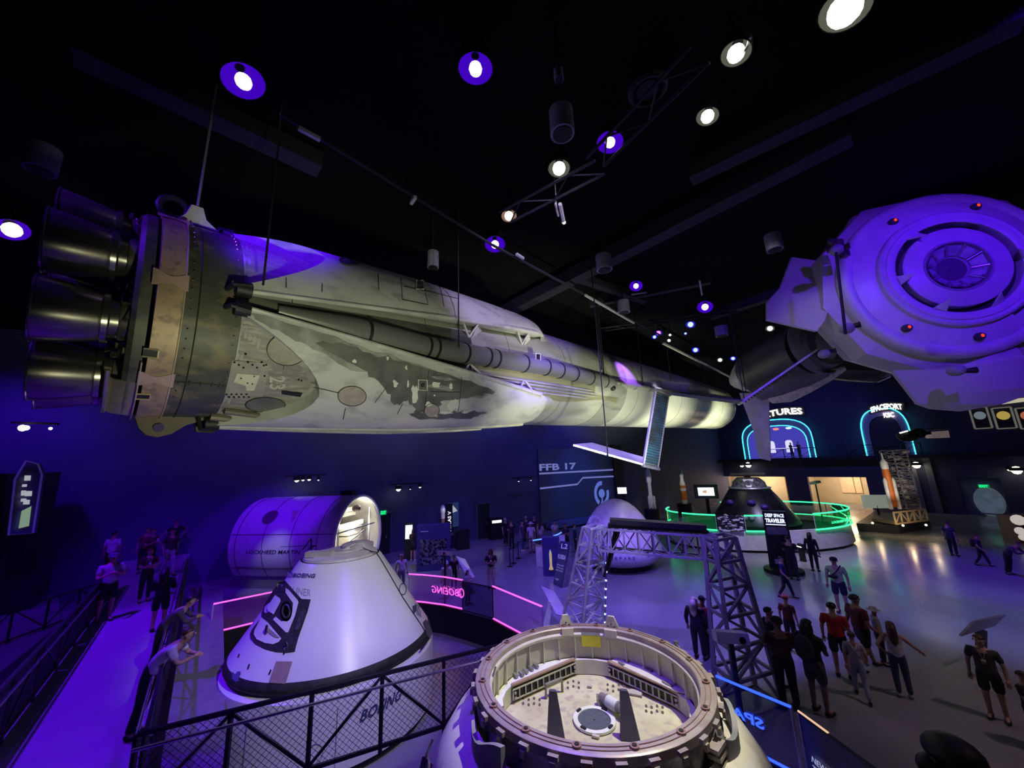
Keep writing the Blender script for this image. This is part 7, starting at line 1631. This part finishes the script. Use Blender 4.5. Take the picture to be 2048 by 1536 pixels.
# on the violet walkway
person((205, 1243), (212, 1106), 'person in a pale violet lit t-shirt and dark shorts walking along the walkway towards us', (.42, .36, .45), K, 'phone', 10, ZW, bv='shorts', hat=('cap', (.15, .13, .2)), fat=1.12)
person((286, 1204), (290, 1096), 'person with crossed arms in dark maroon shirt and black trousers on the walkway', (.10, .03, .04), K, 'cross', 15, ZW, extra=(('lanyard', '', W_),))
person((314, 1262), (322, 1136), 'person with long dark hair and black jacket seen from behind on the walkway', K, K, 'phone', 170, ZW, hair='k', hv='long', tv='long', bv='shorts', fat=1.15, extra=(('phone', '', (.1, .1, .1)),))
person((333, 1152), (334, 1052), 'person in dark vest and pale trousers far along the walkway', (.08, .04, .06), (.45, .42, .5), 'walk', 20, ZW, hv='long', tv='short')
person((283, 1146), (282, 1047), 'person in reddish shirt behind the one with crossed arms', (.25, .06, .07), K, 'stand', 0, ZW)
person((294, 1150), (296, 1058), 'person holding a bright phone next to the one in reddish shirt', (.14, .05, .06), K, 'phone', 30, ZW, extra=(('phone', '', (.9, .9, 1)),))
person((214, 1158), (215, 1052), 'person in white shirt at the dark far end of the walkway', W_, K, 'stand', 150, ZW, hair='k')
person((344, 1118), (342, 1034), 'person in black raising an arm at the far end of the walkway, near the fence', K, K, 'hip', 0, ZW)
person((168, 1150), (160, 1066), 'person in dark clothes leaning at the far end of the ramp', (.05, .04, .05), K, 'phone', 60, .9, group='dark visitors at the far end of the ramp')
person((135, 1150), (131, 1062), 'person in dark clothes leaning at the far end of the ramp', (.05, .04, .05), K, 'stand', 20, .9, group='dark visitors at the far end of the ramp')
LP = gp(282, 1470, ZW)
person(None, None, 'person in white t-shirt and black trousers leaning on the walkway fence', W_, K, 'lean', 0, ZW, hair='b', P=LP, H=1.80).matrix_world = Matrix.Translation(V((LP.x, LP.y, ZW))) @ Matrix.Rotation(R_(112), 4, 'Z') @ Matrix.Scale(1.0, 4)
LQ = gp(312, 1350, ZW)
person(None, None, 'person in dark checked shirt leaning on the fence just beyond the one in white', (.10, .07, .14), K, 'lean', 0, ZW, hair='k', P=LQ, H=1.7, tv='long').matrix_world = Matrix.Translation(V((LQ.x, LQ.y, ZW))) @ Matrix.Rotation(R_(118), 4, 'Z') @ Matrix.Scale(.97, 4)
# middle of the hall
person((983, 1176), (979, 1098), 'person in dark polo and khaki trousers with a badge, standing alone', (.02, .02, .03), (.42, .38, .28), 'cross', 0, 0, 'm', 'k', 'long', fat=1.15, extra=(('lanyard', '', W_),))
person((802, 1180), (803, 1108), 'grey haired person in white shirt beside the top of the crew capsule', W_, (.3, .3, .35), 'stand', 20, 0, hair='g', fat=1.15)
person((826, 1122), (824, 1056), 'person in black dress looking at the pale green screen', K, K, 'phone', 160, 0, hv='long', bv='shorts', shoe=W_)
person((908, 1178), (906, 1110), 'dark haired person between the navy cabinet and the tilted board', K, K, 'stand', 0, 0, hair='k')
person((936, 1208), (934, 1140), 'brown haired person in grey top leaning close to the curved magenta edged glass', (.35, .3, .38), (.1, .1, .12), 'phone', 40, 0, hv='long')
Q_ = 'waiting visitors by the reception desk'
person((1064, 1106), (1066, 1040), 'person in white t-shirt, pale shorts and pale hat, near the queue posts', W_, (.5, .42, .4), 'stand', 185, 0, hair='w', bv='shorts', hat=('brim', W_))
person((1046, 1102), (1044, 1036), 'person in dark vest, jeans and white shoes behind the queue belt', (.10, .10, .2), (.12, .16, .35), 'stand', 60, 0, hair='k', shoe=W_)
person((1083, 1100), (1082, 1042), 'person in light top right of the one with the pale hat', (.62, .5, .55), (.3, .25, .3), 'stand', 150, 0, hv='long')
person((1112, 1100), (1113, 1040), 'person in white top at the reception desk', W_, (.3, .3, .4), 'phone', 30, 0)
person((1134, 1108), (1134, 1046), 'person in dark shirt with folded arms right of the reception desk', (.03, .03, .06), K, 'cross', 20, 0, skin='m')
person((1152, 1104), (1154, 1048), 'person in navy coat beside the bell shaped capsule', NVY, K, 'stand', 90, 0, tv='long')
person((1054, 1088), (1053, 1028), 'person in grey cap standing farther back in the waiting group', (.04, .04, .07), K, 'stand', 10, 0, hat=('cap', (.4, .4, .42)))
person((1070, 1086), (1071, 1027), 'person in dark top at the rear of the waiting group', (.05, .03, .05), K, 'stand', 10, 0, hair='b')
person((1012, 1092), (1013, 1028), 'tall person in black by the arcade style stand', K, K, 'stand', 40, 0, hair='g')
person((1024, 1098), (1026, 1040), 'person in black right of the arcade style stand', (.02, .02, .04), K, 'phone', 200, 0)
# silver suit on show by the navy cabinet
t = person((893, 1196), (893, 1122), 'silver spacesuit on a mannequin between the navy cabinet and the pole projector', (.75, .76, .8), (.75, .76, .8), 'stand', 10, 0, tv='long', hair='g', fat=1.1, shoe=(.6, .6, .6), hat=('cap', (.7, .7, .75))); t.name = 'spacesuit_mannequin'; t['category'] = 'mannequin'
# right side of the hall
person((1590, 1160), (1584, 1062), 'person in dark shirt leaning on the slim black reading desk', K, (.02, .02, .03), 'phone', 170, 0, hair='k', fat=1.1)
person((1632, 1143), (1622, 1064), 'person in all black standing right of the slim reading desk', K, K, 'stand', 165, 0, hair='k', hv='long', tv='long')
person((1575, 1196), (1566, 1112), 'person in blue lit dark shirt walking past the tall black pylon', (.02, .02, .12), K, 'walk', 80, 0, hair='k')
person((1688, 1226), (1668, 1114), 'person in pale green t-shirt and dark shorts with a cross body bag and cap', (.44, .64, .26), NVY, 'stand', -10, 0, bv='shorts', hat=('cap', K), extra=(('strap', 'body', K),), fat=1.15, hair='k')
person((1588, 1302), (1560, 1190), 'person in orange red hat and maroon top beside the gantry tower', (.12, .02, .02), K, 'stand', 160, 0, hat=('cap', (.55, .07, .04)))
person((1582, 1420), (1548, 1212), 'person in dark maroon shirt with black cap, closest to the gantry tower', (.09, .02, .025), K, 'phone', 200, 0, 'm', hat=('cap', K), fat=1.15)
person((1560, 1370), (1522, 1214), 'person in black half hidden behind the gantry tower', K, K, 'stand', 120, 0, hair='k', tv='long')
person((1645, 1428), (1622, 1214), 'person with long black braids, dark green shirt and backpack', (.03, .05, .04), (.09, .08, .10), 'phone', 150, 0, 'm', 'k', 'long', bv='shorts', extra=(('pack', 'full', (.05, .05, .06)),), fat=1.1)
person((1690, 1356), (1666, 1204), 'person in bright red t-shirt and black shorts, back to us', (.60, .02, .02), K, 'stand', 175, 0, hair='k', bv='shorts', fat=1.15)
person((1738, 1340), (1714, 1188), 'bearded person in dark maroon t-shirt beside the bright red one', (.13, .02, .025), K, 'walk', 130, 0, 'm', 'k', fat=1.2, bv='shorts')
person((1728, 1400), (1712, 1262), 'young person in white with two crossed pale straps on the back', (.55, .54, .6), (.42, .44, .58), 'walk', 185, 0, hair='b', extra=(('strap', 'x', (.75, .72, .6)),))
person((1770, 1330), (1762, 1212), 'person with wide white brimmed hat behind the long haired one', (.35, .36, .4), K, 'stand', 100, 0, hat=('brim', (.5, .5, .52)))
person((1812, 1396), (1780, 1242), 'long haired person in white top and jeans with elbow out', (.60, .60, .68), (.06, .07, .16), 'hip', 190, 0, hair='b', hv='long', tv='', shoe=(.3, .3, .35))
person((1402, 1318), (1368, 1194), 'person in black coat with blond hair close beside the one with a black cap', (.015, .015, .03), K, 'stand', 160, 0, hair='w', hv='long', tv='long', fat=1.2)
person((1418, 1312), (1386, 1192), 'person in red shirt and black cap right of the blond one', (.25, .02, .02), K, 'phone', 110, 0, 'm', hat=('cap', K))
person((2000, 1440), (1968, 1268), 'person in dark blouse and black skirt with a belt, alone at the right', (.06, .055, .055), K, 'stand', -5, 0, hair='b', bv='shorts', fat=1.12, tv='short', extra=(('lanyard', '', (.3, .28, .25)),))
person((1910, 1112), (1898, 1042), 'dark dressed person by the pilasters, left of the globe display', (.04, .03, .06), K, 'stand', 150, 0)
person((1968, 1132), (1953, 1068), 'person with a dark backpack bending in front of the globe display', (.03, .03, .05), K, 'walk', 80, 0, extra=(('pack', 'full', K),))
person((2018, 1154), (2000, 1078), 'person in grey black coat bending near the right edge', (.07, .065, .08), K, 'lean', 60, 0, tv='long', P=gp(2026, 1150), H=1.7)
person((2085, 1500), (2052, 1356), 'dark haired person cut off by the right edge of the view', K, K, 'phone', 60, 0, hair='k', extra=(('phone', '', (.6, .7, .9)),))
hp_ = gp(1912, 1520, 1.6); person(None, None, 'person with a huge black rounded hat, cut off low in the view', K, K, 'phone', 150, 0, hair='k', P=V((hp_.x, hp_.y, 0)), H=1.72).name
bh = [o for o in bpy.data.objects if o.get('label', '').startswith('person with a huge black')][0]
MB().sph(WM[bh.name] @ V((0, .02, 1.70)), (.30, .34, .20), 20).build('round_hat', BLACK, bh)
hp_ = gp(1862, 1530, 1.55); person(None, None, 'person with short black hair left of the huge round hat', K, K, 'stand', 160, 0, hair='k', hv='big', P=V((hp_.x, hp_.y, 0)), H=1.62)
for (x, y, lab) in ((1588, 876, 'person in black on the mezzanine leaning on the railing'), (1603, 882, 'second dark person on the mezzanine, right of the leaning one')):
    P_ = onend(x, 905); c = P_ - EO * .5; person(None, None, lab, K, K, 'phone', 40, 5.25, P=V((c.x, c.y, 0)), H=1.75)
